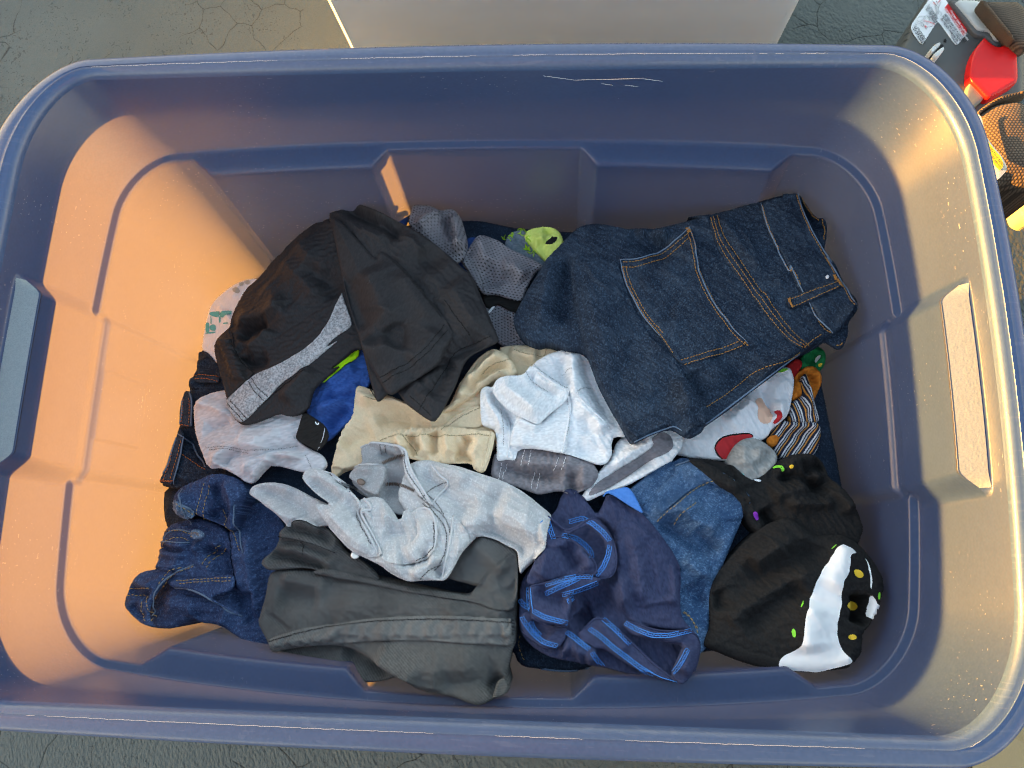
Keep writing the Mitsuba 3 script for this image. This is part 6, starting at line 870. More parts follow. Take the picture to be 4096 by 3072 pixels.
seam('light_grey_jeans__seam', [[(-119.5, -42.3), (-113.5, -38.5), (-93.7, -39.7), (-73.8, -44.2), (-67.7, -48.6), (-65.1, -57.8), (-60.9, -67.3), (-50, -82.8), (-37.9, -99.2)], [(-144.5, -68.5), (-133.1, -72.5), (-124.1, -81.8), (-102.4, -93.9), (-91, -104.6), (-107.2, -104.3), (-93.6, -121.2), (-84.3, -134.5), (-78.1, -143.2)], [(-139.5, -69.7), (-125.9, -80.8), (-102.5, -100.2), (-110.9, -105.8), (-96.8, -121.3), (-87.7, -134.6), (-82.4, -143.2)], [(-120.7, -73.7), (-127.1, -64.5), (-119.3, -59.9), (-97, -61.9), (-88.3, -61.4)], [(-55, -107.7), (-52, -102.9), (-42.5, -101.6), (-35.5, -107), (-31.2, -121.8), (-32.1, -139.3)], [(-43.7, -60.3), (-32.8, -73), (-26.2, -76.2), (-25.8, -80.4), (-33.8, -88.1), (-39, -99.4)], [(-18.1, -107.8), (-18.8, -131.6), (-23.3, -153.3), (-24, -163.8)]], 'denim_pale_edge', r=1.2, lift=0.2)
stitch('light_grey_jeans__stitching', [[(-48.1, -93.5), (-41.8, -83.6), (-33.2, -78.7), (-26.3, -77.6)], [(-52.5, -90.4), (-44, -96.5), (-36.7, -104), (-30.3, -111.2)], [(-46.5, -87.3), (-38.8, -93.1), (-31.9, -100.6), (-26.3, -108.1)], [(-47.9, -97.4), (-39, -104), (-29.6, -111.1), (-22.6, -122.9), (-22.2, -136.1), (-24.6, -149), (-32, -156.3)], [(-43.5, -96.1), (-35.1, -102.1), (-25.3, -109.5), (-19.5, -122.9), (-19.2, -136)], [(-33.3, -114.4), (-31.7, -124.7), (-31.7, -134.9), (-38.7, -143.7), (-46.5, -148.1)], [(-34.8, -114.4), (-33, -124.8), (-33.2, -134.2)], [(-141.2, -69.2), (-126, -79.8), (-104.4, -98.7), (-111.7, -107.5), (-97.8, -122.9), (-88.9, -136.1)], [(-70, -48.3), (-67.9, -61.1), (-63.6, -70.5), (-51.1, -85.9), (-40.5, -99.4)], [(-96, -40.6), (-95.1, -45.3), (-95, -51)], [(-89.8, -42.5), (-90.2, -49.2)], [(-42.3, -163.5), (-34.2, -154.9), (-24.8, -150.5)]], 'thread_grey', dash=2.0, gap=0.7, r=0.5)
seam('light_grey_jeans__zip_teeth', [[(-90.9, -60.2), (-92.8, -57.2)], [(-89.7, -59.5), (-91.6, -56.4)], [(-88.6, -58.7), (-90.4, -55.6)], [(-87.4, -57.9), (-89.4, -54.8)], [(-86.2, -57.2), (-88.2, -54)], [(-85, -56.4), (-87.2, -53.1)], [(-83.9, -55.7), (-85.9, -52.4)], [(-82.6, -55.1), (-84.2, -51.9)], [(-81.4, -54.5), (-82.4, -51.6)], [(-80.1, -53.8), (-79.8, -51.8)], [(-78.2, -53.6), (-77.9, -51.4)], [(-76.7, -53.4), (-76.2, -51.2)], [(-74.7, -53.4), (-74.5, -50.9)], [(-70.2, -54.9), (-71.2, -51.8)], [(-68.6, -54.7), (-69.5, -51.5)]], 'zip_metal', r=0.6, lift=0.6, kind='stuff')
seam('light_grey_jeans__zip_teeth_001', [[(-86.1, -81), (-86.2, -78)], [(-85.9, -80.3), (-85.6, -77.5)], [(-84.9, -79.9), (-84.5, -77.2)], [(-83.6, -79.6), (-83.7, -76.7)], [(-82, -79.5), (-82.2, -76.5)], [(-80.6, -79.4), (-80.3, -76.4)], [(-79.3, -79.6), (-78.5, -76.6)], [(-77.9, -79.9), (-77, -77)], [(-76.4, -80.2), (-75.5, -77.3)], [(-71.5, -82), (-71.1, -78.9)], [(-69.6, -82.5), (-69.2, -79.5)], [(-68, -82.9), (-67.5, -79.9)], [(-66.6, -83.4), (-65.7, -80.5)], [(-65.2, -84), (-64.1, -81.2)], [(-63.6, -84.7), (-62.6, -81.9)], [(-62.3, -85.3), (-61.1, -82.6)], [(-60.8, -86), (-59.6, -83.3)], [(-59.4, -86.6), (-57.9, -84)], [(-57.9, -87.3), (-56.1, -84.8)]], 'zip_metal', r=0.6, lift=0.6, kind='stuff')
sheet('light_grey_jeans__button', [(-111.5, -77.7), (-109.3, -75.2), (-105.6, -76.1), (-102.4, -78.6), (-103.3, -81.4), (-106.7, -82.1), (-109.8, -80.5)], 233, 'zip_metal', R=1.2, sk=4, it=0, sp=1.5)
tag('black_shorts', 'black sports shorts with a heather grey side stripe, spread over the far left clothes', 'shorts')
sheet('black_shorts__left_leg', [(-269.4, 3.5), (-275.5, 16.8), (-283.4, 34.2), (-297.5, 58.4), (-303.6, 72.8), (-302.1, 83.8), (-289.5, 96.5), (-289.9, 104.3), (-286.6, 121.4), (-277.4, 141.8), (-261.7, 154), (-244.5, 173.4), (-232.2, 181.2), (-228.8, 188.2), (-204.8, 203.1), (-187.6, 213.7), (-176.6, 220.7), (-177.8, 226.6), (-160.8, 225.4), (-140.7, 203.1), (-138.7, 151.9), (-125.4, 98.4), (-125.3, 61.4), (-136.2, 61.8), (-147.5, 51.1), (-160.6, 40.5), (-148.6, 45.6), (-161.2, 33.1), (-173.8, 20.7), (-175.9, 11.7), (-176.4, -0.9), (-186.6, -9.6), (-197.4, -10.1), (-209.1, -6.4), (-227.6, -14.9), (-243.5, -18.7), (-250.5, -17.1), (-261.1, -8.7)], 219, 'black_satin_knit', R=5, sk=30, loft=9, grain=35, comp=[(None, 1, 110, 0.05)], ridges=[([(-279.9, 92.8), (-269.3, 102), (-244.7, 102.1), (-213.8, 111.2)], 7, 12), ([(-270.1, 76.1), (-259, 91.3), (-234.9, 91.5)], -8, 9), ([(-251.1, 145.9), (-226.7, 118.1), (-206.7, 87.7)], 5, 18), ([(-232.3, 170.5), (-200.2, 139.8), (-174.8, 113.7)], 5, 16), ([(-264.6, 60), (-260.4, 50.1), (-246, 47.4), (-228, 54.2)], -6, 9), ([(-199.2, 157.9), (-176.3, 140.8), (-156, 117.8)], -5, 14), ([(-234.5, 89.5), (-239.7, 74.2), (-257.4, 63.5)], 6, 9), ([(-212.9, 190.3), (-189, 157.9), (-168.6, 145.1)], 5, 14), ([(-180.8, 44.5), (-188.8, 26.3), (-206.9, 4.9)], 5, 9)])
sheet('black_shorts__waistband', [(-301.1, 70.8), (-299.2, 81.5), (-293.2, 88.8), (-287.6, 94.4), (-281.6, 87.9), (-275.8, 75.6), (-267.1, 59.3), (-254.4, 47), (-242.7, 37.9), (-247.1, 31.5), (-258.6, 22.5), (-268.8, 9.8), (-275.5, 21.3), (-287.7, 44.8)], 223, 'black_satin_knit', R=3, sk=14, grain=55, loft=3, comp=[(None, 1, 60, 0.12)], ridges=[([(-296, 76.6), (-286.8, 77), (-276.2, 75.3)], 4.5, 4), ([(-291.9, 69.9), (-282.8, 70.3), (-271.9, 68.7)], 4.5, 4), ([(-287.9, 63.3), (-278.9, 63.8), (-267.6, 62.2)], 4.5, 4), ([(-283.9, 56.8), (-274.9, 57.3), (-263.4, 55.7)], 4.5, 4), ([(-279.9, 50.4), (-271, 50.9), (-259.2, 49.3)], 4.5, 4), ([(-276, 44), (-267.2, 44.5), (-255, 42.9)], 4.5, 4), ([(-272.1, 37.6), (-263.3, 38.2), (-250.9, 36.7)], 4.5, 4), ([(-268.2, 31.4), (-259.6, 31.9), (-246.8, 30.4)], 4.5, 4)])
sheet('black_shorts__stripe', [(-274.8, 7), (-266.5, 12.4), (-257.5, 22), (-247.2, 30.5), (-239.9, 37.3), (-225.9, 41.4), (-208.9, 50.2), (-190.7, 61.9), (-175.9, 76.1), (-165.9, 94.1), (-161, 110.4), (-153.4, 126), (-155.3, 125.4), (-149.4, 110.2), (-140.4, 89.9), (-142.4, 84.2), (-157.6, 74.6), (-167.1, 63), (-152, 72.6), (-166.8, 59.4), (-179.4, 46.8), (-193, 36.2), (-208.7, 25.5), (-217.7, 14), (-227, 2.7), (-235, -5.8), (-243.6, -14.5), (-249.6, -16.2), (-259.9, -8.4)], 226, 'heather_stripe', R=1.2, sk=4, cling=1.2, grain=35)
stitch('black_shorts__stripe_stitching', [[(-267.5, 4.9), (-255.6, -5.4), (-244.6, -15.3)], [(-265.6, 8.6), (-252, -2.9), (-241.4, -12.7)], [(-247.7, 28.7), (-238.1, 17), (-225.4, 6.1)], [(-244.5, 32.2), (-235.7, 20.9), (-221.8, 10.6)], [(-275.8, 73.8), (-259.8, 49.3), (-243.1, 37.9)], [(-231.8, -2.4), (-207.9, 21.8), (-181.7, 38)]], 'thread_black', dash=1.8, gap=0.6, r=0.45)
sheet('black_shorts__right_leg', [(-173.7, 208.7), (-169.9, 215.6), (-160.7, 220.2), (-149.9, 221.3), (-139.4, 217.8), (-126.8, 210.8), (-112.8, 203.6), (-91.8, 191.3), (-71.7, 180.4), (-53.8, 167.2), (-35.9, 152.7), (-16.2, 133.6), (-30.4, 155.5), (-19.8, 142.3), (-11.6, 127), (-5, 110.7), (3.3, 91.6), (11.6, 72.5), (14.9, 64.4), (13.7, 60.4), (0.9, 54.2), (-11.8, 47.5), (-17.9, 39.7), (-21.3, 29.4), (-24.6, 17.4), (-29.4, 5.5), (-34.2, -6.2), (-38.3, -14.5), (-43.4, -21), (-52.7, -16.3), (-63.1, -8.8), (-72, -2.3), (-78.7, 6.4), (-85.5, 15.2), (-91.7, 10.1), (-99, 0.8), (-102.7, 1.3), (-107.1, 12.2), (-112.5, 24.6), (-121.4, 50), (-131.5, 76.1), (-141.9, 102.1), (-150.9, 129.3), (-156.5, 152), (-159.3, 166), (-161.6, 170.6), (-166.3, 188.1)], 232, 'black_satin_knit', R=4, sk=22, loft=8, grain=-30, comp=[(None, 1, 50, 0.035)], ridges=[([(-60.7, 150), (-35.8, 121.8), (-13.9, 89), (0.6, 63.5)], 6, 22), ([(-76.3, 26.8), (-50.5, 36.7), (-21.9, 53.5), (7.2, 63.3)], -5, 9), ([(-31.3, 46.7), (-39.7, 25.9), (-50.8, 2.2)], -5, 10), ([(-157.9, 213.5), (-132.6, 200.9), (-109.1, 187.1), (-83.4, 170)], -7, 9), ([(-148.8, 217.8), (-125.8, 206.5), (-98.6, 190.4)], 5, 8), ([(-71.2, 160.3), (-50.1, 139.6), (-28.7, 114.5)], -4, 14)])
sheet('black_shorts__front_hem', [(-165.7, 198.1), (-161.3, 198.4), (-152.7, 192), (-132.3, 169.6), (-113.6, 148), (-109.7, 158.8), (-93.8, 148.2), (-77.9, 132.6), (-61.6, 113.2), (-45.2, 93.1), (-36, 80.3), (-29.3, 66.7), (-31.4, 61.5), (-37.1, 48.5), (-41.2, 37.2), (-52, 28.8), (-64.4, 20.5), (-76.8, 12.2), (-85.1, 5.5), (-91.2, 7.9), (-97.2, 16.1), (-105.4, 28.5), (-115.9, 43.9), (-124.2, 62.3), (-132.7, 82.6), (-142, 104.8), (-148.7, 126.2), (-154, 148.7)], 240, 'black_satin_knit', R=3.5, sk=18, loft=8, grain=-32, comp=[((np.float64(-367.7), np.float64(222.4)), 60, 60, 0.05)], ridges=[([(-88.6, 64), (-97.4, 50.1), (-111.2, 50.6), (-126.5, 62)], 8, 14), ([(-93.4, 78.6), (-86.9, 64), (-90.7, 51.6)], -8, 10), ([(-123.3, 142.6), (-107.9, 107.7), (-89.6, 74.8)], 5, 24), ([(-146.8, 135.9), (-132.5, 103.8), (-117.1, 72.4)], -4, 14), ([(-89.9, 139.3), (-68, 107.7), (-45.6, 76.7)], 4, 18), ([(-72.4, 36.9), (-57.1, 52.2), (-42, 73)], 3, 16)])
stitch('black_shorts__stitching', [[(-99.1, 23.3), (-83.9, 30.5), (-64.4, 41.2), (-49.1, 56.1), (-38.9, 78)], [(-96, 18.1), (-80.1, 26.1), (-61.3, 37.5), (-46, 53.3), (-35.2, 72.4)], [(-68.8, 5.5), (-56.4, -4.9), (-46, -14.8)], [(-59.4, -10.4), (-53.3, -0.2), (-43.4, 21.9), (-32.2, 46.8), (-25.9, 55), (7.2, 66.4)], [(-40.2, 103.9), (-25.7, 82.4), (-12.4, 66.5)], [(-121, 24.4), (-102.4, 3.2)]], 'thread_black', dash=1.6, gap=0.6, r=0.4)
seam('black_shorts__lint', [[(-115.5, 122.8), (-115.1, 120.6), (-119, 120.6)], [(-103.1, 48.8), (-105.1, 50.1), (-104.6, 53.6)], [(-112.5, 121.3), (-114.4, 120.4), (-116.6, 123.6)], [(-190.6, 105.9), (-190, 108.1), (-186.5, 107.4)], [(-200.3, 124.9), (-200.3, 122.3), (-205, 123.7)], [(-261.1, 128.9), (-262.7, 127.2), (-267.2, 130.8)]], 'thread_grey', r=0.09, lift=0.3, kind='stuff')
tag('indigo_jeans', 'large dark indigo jeans on top of the heap, orange stitched back pocket facing up', 'jeans')
sheet('indigo_jeans__waist_back', [(304.8, 218.6), (311.4, 221.2), (315.2, 217.4), (320, 207.9), (324.1, 199.4), (329.9, 192.9), (333.3, 194.1), (336.5, 190.9), (337.3, 182.6), (335.7, 171.7), (331.4, 157.2), (336.7, 146.4), (339.9, 146.9), (346.7, 122.1), (351.8, 111.6), (356.7, 106.4), (357.9, 99.5), (355.9, 92.6), (346.1, 80.6), (345.7, 70.5), (341.5, 60.4), (338.1, 54.7), (333.9, 53.3), (329.6, 56.1), (324.7, 60.2), (321.7, 60.2), (312.2, 87.3), (315.7, 157.8)], 222, 'denim_indigo', R=4, sk=50, ridges=[([(313.7, 213.9), (323.3, 195), (329.6, 176.6)], -6, 8)])
stitch('indigo_jeans__inside_stitching', [[(314.6, 214.9), (319.2, 206.5), (325, 195.7), (330.9, 190.9)], [(332.9, 191.9), (334.7, 182.8), (331.4, 167.7)], [(349.7, 106.5), (353.5, 101.8), (354.4, 96.3)], [(332.5, 57.5), (336.2, 57.5), (338.3, 60.7)]], 'thread_orange', dash=2, gap=0.5, r=0.7)
sheet('indigo_jeans__body', [(27.2, 85.2), (32.6, 99.5), (39.6, 114.4), (52.4, 138.2), (58.9, 151), (63.8, 157.2), (72.3, 166.6), (82.5, 178), (91.1, 187.6), (103.1, 191.1), (116.8, 190.2), (130.4, 187.1), (140.5, 183.3), (150.7, 184.3), (169.1, 182.6), (185.9, 186.2), (202.7, 190.6), (213.1, 193.5), (198.5, 195.7), (221.2, 196.2), (237.6, 199.9), (257.3, 205.9), (273.8, 210.7), (290.2, 215.3), (303.2, 217.7), (310, 218.7), (311.9, 206.3), (316.7, 187.8), (323, 169.4), (329.5, 155), (337.3, 138.9), (342.5, 128.5), (335.4, 142.9), (341.9, 123.5), (348.3, 110.5), (353.3, 100.2), (354.4, 93.9), (351.1, 88.3), (344.2, 80.6), (338.1, 73.8), (329.8, 67), (320.1, 61.1), (312.2, 57.7), (302.5, 51.8), (294.4, 45.2), (284.6, 36.9), (274.9, 29.4), (255.7, 14.7), (243, 4.1), (232, -4.7), (218, -14.3), (208.7, -21.5), (201.1, -26.3), (188.5, -13.8), (179.6, -13.9), (162.7, -26.6), (133.2, -14.1), (115.5, 10.3), (103.4, 44), (94, 51), (82.9, 52.1), (74.9, 56.2), (63.6, 61.7), (52.4, 58.8), (41.8, 63.4), (32.5, 75.2)], 229, 'denim_indigo', R=9, sk=60, loft=9, grain=-35, comp=[(None, 1, 60, 0.03)], ridges=[([(83.9, 156.4), (79.1, 127), (74.5, 99.9), (77.9, 73)], -6, 11), ([(64, 149.5), (61.1, 120.2), (55.1, 91.4), (60.4, 66.4)], 6, 16), ([(143.5, 178.2), (155, 168.2), (169.5, 156.2), (183.7, 140.8)], -5, 14), ([(148.6, 181.9), (165.1, 173.5), (183.4, 174.8)], 6, 9), ([(156.9, 179.6), (169.8, 165.7), (186.2, 163.3)], -5, 7), ([(247.2, 9.9), (264.7, 24.5), (280.6, 36), (300, 50.9)], 5, 8), ([(196.8, -14.3), (218.5, 1.7), (243.4, 17.9), (265.6, 34.3)], -4, 12), ([(212.4, 47.4), (231.4, 37.4), (243.9, 24.4)], -3, 14), ([(228.6, 194), (240.1, 171.3), (252.7, 145.6), (270.1, 127.6)], 3, 9), ([(193.2, 27.5), (201.3, 11.2), (203.7, 1.6)], -4, 12)])
sheet('indigo_jeans__folded_leg', [(83.9, 146.5), (92, 151.7), (106.8, 151.2), (119.7, 146.2), (129.7, 141.3), (133.9, 126.6), (139.8, 103.2), (148.6, 80.2), (160.3, 59.4), (173.4, 44.2), (180.9, 39.2), (184.9, 30.9), (191.7, 17.9), (197, 6.6), (202.4, -2.9), (205.3, -13.1), (204.6, -23.2), (201.4, -30.6), (196.2, -33.7), (190.3, -34.4), (183.4, -29.6), (177.7, -26.2), (170.3, -27.8), (161.4, -31), (151, -35.7), (140.9, -41.3), (137.1, -36.9), (129.4, -22.1), (120.8, -4.7), (110.5, 16.4), (103, 39.8), (96.9, 56.9), (90.6, 81.4), (85.7, 113.6)], 237, 'denim_indigo', R=6, sk=26, loft=5, grain=-35, comp=[(None, 1, 30, 0.03)], ridges=[([(96.9, 134.2), (103.2, 96.2), (115.4, 56), (133, 15.8)], 4, 18), ([(141.7, 62.4), (148.5, 32.1), (162.7, 7.7), (175.2, -9.8)], -4, 14), ([(182.7, 22.2), (187.7, 2.9), (191, -15.9)], 4, 10), ([(118.6, 66.2), (127.3, 32.3), (144.6, -0.4)], -3, 14)])
sheet('indigo_jeans__hem', [(132.1, -27.9), (146.6, -20), (161.4, -12.1), (177.8, -3.8), (186, 5.1), (193.6, 2.7), (201.1, -5), (204.6, -13.7), (205.5, -22.3), (201.8, -30.3), (196.7, -33.2), (190.5, -34.3), (183.1, -29.9), (177.3, -26.7), (170, -28.1), (161.1, -31.4), (150.8, -36), (141.2, -40.9), (137.3, -36.6)], 242, 'denim_indigo', R=2.2, sk=6, cling=2.0, grain=-30)
sheet('indigo_jeans__pocket', [(132.6, 144.3), (150.5, 144.1), (172.4, 156.3), (188.3, 166.6), (201, 179.1), (204, 162), (204.8, 140.8), (210.4, 115.7), (219.8, 92.5), (233.4, 70.9), (246.8, 53.5), (240.1, 50.2), (215.5, 41.4), (188.6, 31.5), (179, 40.9), (167.3, 62.2), (151, 84.1), (140.6, 108.3), (134.5, 128.7)], 240, 'denim_indigo', R=2, sk=5, cling=2.0, grain=-55)
sheet('indigo_jeans__yoke_seam', [(220.3, 190.5), (227.2, 192.6), (229.2, 171.4), (238.8, 153.8), (248.1, 131.2), (261.4, 107.7), (276.1, 78.4), (293.2, 58.9), (303.6, 52.5), (297.7, 49.2), (283.5, 58.4), (269.7, 76.2), (255.7, 99.6), (241.2, 126.2), (227.6, 149.1), (222.1, 166.9)], 240, 'denim_indigo', R=1.4, sk=4, cling=1.6, grain=-30)
sheet('indigo_jeans__waistband', [(271.2, 204.5), (288.4, 212.4), (301.2, 214.6), (308.3, 216), (309.7, 203), (314.5, 184.7), (320.5, 166.2), (328, 153.2), (335.5, 136.9), (343.1, 129.1), (333.7, 141), (339.2, 120.7), (345, 107.4), (350.4, 97.6), (352.4, 92.1), (349.4, 86.8), (342.5, 79.2), (337.1, 72.9), (329.1, 66.1), (325.8, 66.3), (315.9, 77.5), (312.1, 88.8), (309.3, 92), (303.4, 98.3), (295.8, 116.9), (290.1, 136.5), (285.1, 150.6), (280.5, 151.9), (274.6, 173.9), (271.7, 191.5)], 240, 'denim_indigo', R=3, sk=8, cling=2.6, grain=-65)
seam('indigo_jeans__edge', [[(271.9, 204.9), (272.9, 185.9), (277, 166.4), (285.3, 144.2), (292.6, 124.6), (291.8, 138.2), (297.4, 117), (305, 98.3), (308.1, 92.4)], [(307.6, 214.5), (309.5, 201.9), (314.3, 183.5), (320.5, 165.5), (328.3, 152.8), (336.7, 137.4), (328, 152), (338.9, 120.1), (344.7, 106.7), (349.5, 96.4), (356.2, 95.4)], [(308.1, 92.4), (313.6, 79.7), (326.9, 66.6)], [(141.2, -40.6), (150.9, -35.6), (161.3, -30.9), (170.1, -27.7), (177.2, -26), (182.8, -30.2)], [(132.8, 145.1), (150.4, 143.9), (172.3, 156.1), (188.2, 166.4), (201.2, 179.6)], [(201.2, 179.6), (204, 161.8), (204.6, 140.3), (210.4, 115.9), (219.7, 92.3), (233.3, 70.8), (247.3, 54.1)], [(132.8, 145.1), (134.5, 128.9), (140.6, 108.5), (151.1, 84.5), (167.3, 62.1)], [(204, -24), (228.7, -5.1), (247.8, 9.7), (269.9, 27.2), (295.6, 46.4)]], 'denim_edge', r=0.8, lift=0.1)
stitch('indigo_jeans__stitching', [[(221.8, 189.4), (224.1, 166.6), (230.7, 149.1), (243.8, 125.3), (257.4, 99), (270.8, 76.8), (285.8, 58.6), (299.7, 50.7)], [(224.5, 190.4), (226.2, 168.6), (234.5, 151.8), (246.9, 128.5), (260.5, 102.2), (274.5, 79.3), (288.9, 60.9), (302.4, 52.5)], [(228.8, 192.9), (230, 171.4), (239, 154.2), (250.9, 131.5), (264.5, 105.6), (278.5, 82.6), (292.3, 64.3), (305.3, 54.6)], [(272, 201.6), (275.4, 173.2), (285.3, 145), (293.1, 124.3), (292.9, 134.5), (300.3, 113.7)], [(309.3, 91.3), (313.6, 79.7), (319.6, 70.6), (327.1, 66)], [(306.1, 212.5), (308.1, 201), (312.4, 183.2), (318.6, 164.3), (326.4, 151.6), (333.3, 134.7), (326.4, 151.1), (337, 118.5), (342.8, 105.3), (347.9, 93.9)], [(135.2, 141.4), (151.3, 141.5), (173.5, 153.4), (189.7, 163.3), (200.8, 174)], [(135, 135.4), (151.1, 135.6), (173.6, 145.7), (189.4, 157.1), (199, 165.4)], [(198.2, 175.3), (200.7, 156), (202.3, 137.5), (207.6, 114.7), (217.5, 90.5), (230.7, 69), (243.5, 52.3)], [(202.1, 177.5), (203.5, 158.4), (205.6, 139.7), (211.4, 118.7), (220.5, 93.8), (233.6, 71.9), (245.9, 56.1)], [(134.7, 136.7), (136.6, 123.8), (142.3, 107.3), (152.2, 84.9), (168.5, 62.3), (179.2, 43.4)], [(137.8, 136.7), (139.7, 124.8), (144.9, 107.9), (154.8, 85.5), (170.2, 64.1)], [(189.5, 33.4), (215.1, 42.6), (243.5, 51.8)], [(186.1, 37.5), (210.7, 45.7), (238.8, 55.6)], [(208.5, -4.7), (226, 6.2), (242.2, 19.7), (256, 30.6), (271, 32.6), (285.9, 39.9), (297, 48.6)], [(299.7, 52.1), (308.2, 60.6), (317.6, 66.3)]], 'thread_orange', dash=2.3, gap=0.8, r=0.5)
sheet('indigo_jeans__belt_loop', [(284.7, 98), (299.3, 104.9), (317.7, 112), (333.7, 119.8), (337, 116.2), (337.3, 111.2), (323, 104.3), (306.8, 95.6), (291.1, 89.3), (287.4, 90.4)], 245, 'denim_indigo', R=1.6, sk=7, cling=3.2, grain=-20)
stitch('indigo_jeans__loop_stitching', [[(288, 98), (304.6, 104.8), (320.4, 110.9), (334.2, 116.4)], [(291.2, 91.2), (307, 98), (323.1, 106), (335.9, 112)], [(288.7, 101), (289.1, 94.5), (291.4, 89.9)]], 'thread_orange', dash=2.3, gap=0.8, r=0.5)
stitch('indigo_jeans__bar_tack', [[(332.7, 125.8), (335.8, 111.5)], [(333.4, 125.6), (337.2, 112)], [(334.2, 125.4), (338.2, 112.1)], [(286.8, 99.1), (289.9, 89.9)], [(287.5, 98.7), (290.8, 89.7)], [(243.4, 54.3), (247.2, 51.4)], [(244, 54.9), (247.6, 51.9)], [(197.8, 179.4), (200.6, 172.7)], [(198.7, 179.4), (201.5, 172.7)], [(199.6, 179.4), (202.5, 173)]], 'thread_orange', dash=2.4, gap=0.2, r=0.7)
patch('indigo_jeans__frayed_spot', [[(324.3, 122.7), (326.7, 125.5), (328.5, 124.6), (327.7, 121.5), (324.9, 120.2)]], 'thread_white', sp=0.8)

# ------------------------------------------------------------------ the other things on the driveway
def rounded_box(x0, x1, y0, y1, z0, z1, r, taper, rim):
    """A bin body: vertical edges rounded, narrower at the foot, with a rim round the top."""
    rings = []
    for z, g in ((z0, -taper), (z0 + 0.004, -taper + 0.002), (z1 - 0.03, -0.001), (z1 - 0.029, rim), (z1 - 0.003, rim), (z1, rim - 0.003), (z1, rim - 0.012), (z1 - 0.02, rim - 0.014)):
        b = Polygon([(x0 - g, y0 - g), (x1 + g, y0 - g), (x1 + g, y1 + g), (x0 - g, y1 + g)]).buffer(-r).buffer(r, quad_segs=12)
        q = resample(np.array(b.exterior.coords)[:-1], 0.006)
        n = 200
        q = resample(q, Polygon(q).length / n)
        rings.append(at_z(q[:n], z))
    bottom = rings[-1].copy(); bottom[:, 2] = z1 - 0.02
    c = bottom.mean(0)
    rings.append(bottom * 0.02 + c * 0.98)
    return loft(rings)
def f_grey(p, n, uv):
    return mix((0.52, 0.55, 0.57), (0.59, 0.62, 0.635), fbm(p.x * 9, p.y * 9, p.z * 30, 3))
bsdf('grey_plastic', principled(proc(f_grey), 0.32, 0.5))
tag('grey_bin', 'light grey plastic bin standing behind the blue tote', 'bin')
add('grey_bin__body', rounded_box(-0.182, 0.326, 0.42, 0.78, 0.0, 0.44, 0.006, 0.018, 0.010), 'grey_plastic', smooth=35)
tag('storage_tote_001', 'second dark blue plastic tote, only its rim corner showing at the right edge', 'storage tote')
add('storage_tote_001__shell', (BODY[0] + [0.868, -0.222, -0.004], BODY[1]), 'plastic', smooth=50)
add('storage_tote_001__rim', (RIM[0] + [0.868, -0.222, -0.004], RIM[1]), 'plastic_rim_lit', smooth=50)

# worn white flash line round the rim, scratches and lint on the far wall
ring = 0.38 * co + 0.62 * ci
paths, run = [], []
for i in range(N + 1):
    q = ring[i % N]
    if meshkit.noise(np.array([[i * 0.045, 0.3, 0.7]]), 5)[0] + 0.25 * meshkit.noise(np.array([[i * 0.4, 0.3, 0.7]]), 6)[0] > 0.52:
        run.append([q[0] + rng.normal(0, 0.00012), q[1] + rng.normal(0, 0.00012), HR + 0.0006])
    else:
        if len(run) > 3:
            paths.append(np.array(run))
        run = []
plain('worn_plastic', (0.40, 0.42, 0.47), 0.6)
V_, F_ = tube_mesh(paths, 0.00013, 5, 0.5)
add('storage_tote__flash_line', (V_, F_), 'worn_plastic', smooth=True, kind='stuff')
def on_far_wall(x, z):
    """points on the far inner wall at x (m) and height z (m)"""
    t = (HR - 0.009 - np.asarray(z)) / (HR - 0.009 - 0.3282)
    P = ci[None, :NL] + (cl - ci)[None, :NL] * np.atleast_1d(t)[:, None, None]
    y = np.array([np.interp(a, q[:, 0], q[:, 1]) for a, q in zip(np.atleast_1d(x), P)])
    return np.c_[np.atleast_1d(x), y - 0.0003, np.atleast_1d(z)]
sc = [on_far_wall(np.linspace(0.058, 0.085, 8), np.linspace(0.4035, 0.3985, 8)), on_far_wall(np.linspace(0.085, 0.142, 14), np.linspace(0.3985, 0.3995, 14)), on_far_wall(np.linspace(0.142, 0.160, 6), np.linspace(0.3995, 0.3965, 6)),
      on_far_wall(np.linspace(0.108, 0.118, 4), np.linspace(0.3945, 0.3925, 4)), on_far_wall(np.linspace(0.128, 0.140, 4), np.linspace(0.3925, 0.391, 4))]
add('storage_tote__scratch', tube_mesh(sc, 0.00024, 5, 0.6), 'worn_plastic', smooth=True, kind='stuff')

# an added, unseen kerb well to the left keeps the evening sun off the ground
bsdf('concrete', principled((0.32, 0.31, 0.29), 0.9, 0.2))
tag('shade_kerb', 'added unseen kerb along the edge of the driveway, left of the tote', 'shade_kerb')
add('shade_kerb__stone', trimesh.creation.box((0.18, 14.0, 0.20)).apply_translation([-1.75, 3.0, 0.10]), 'concrete')


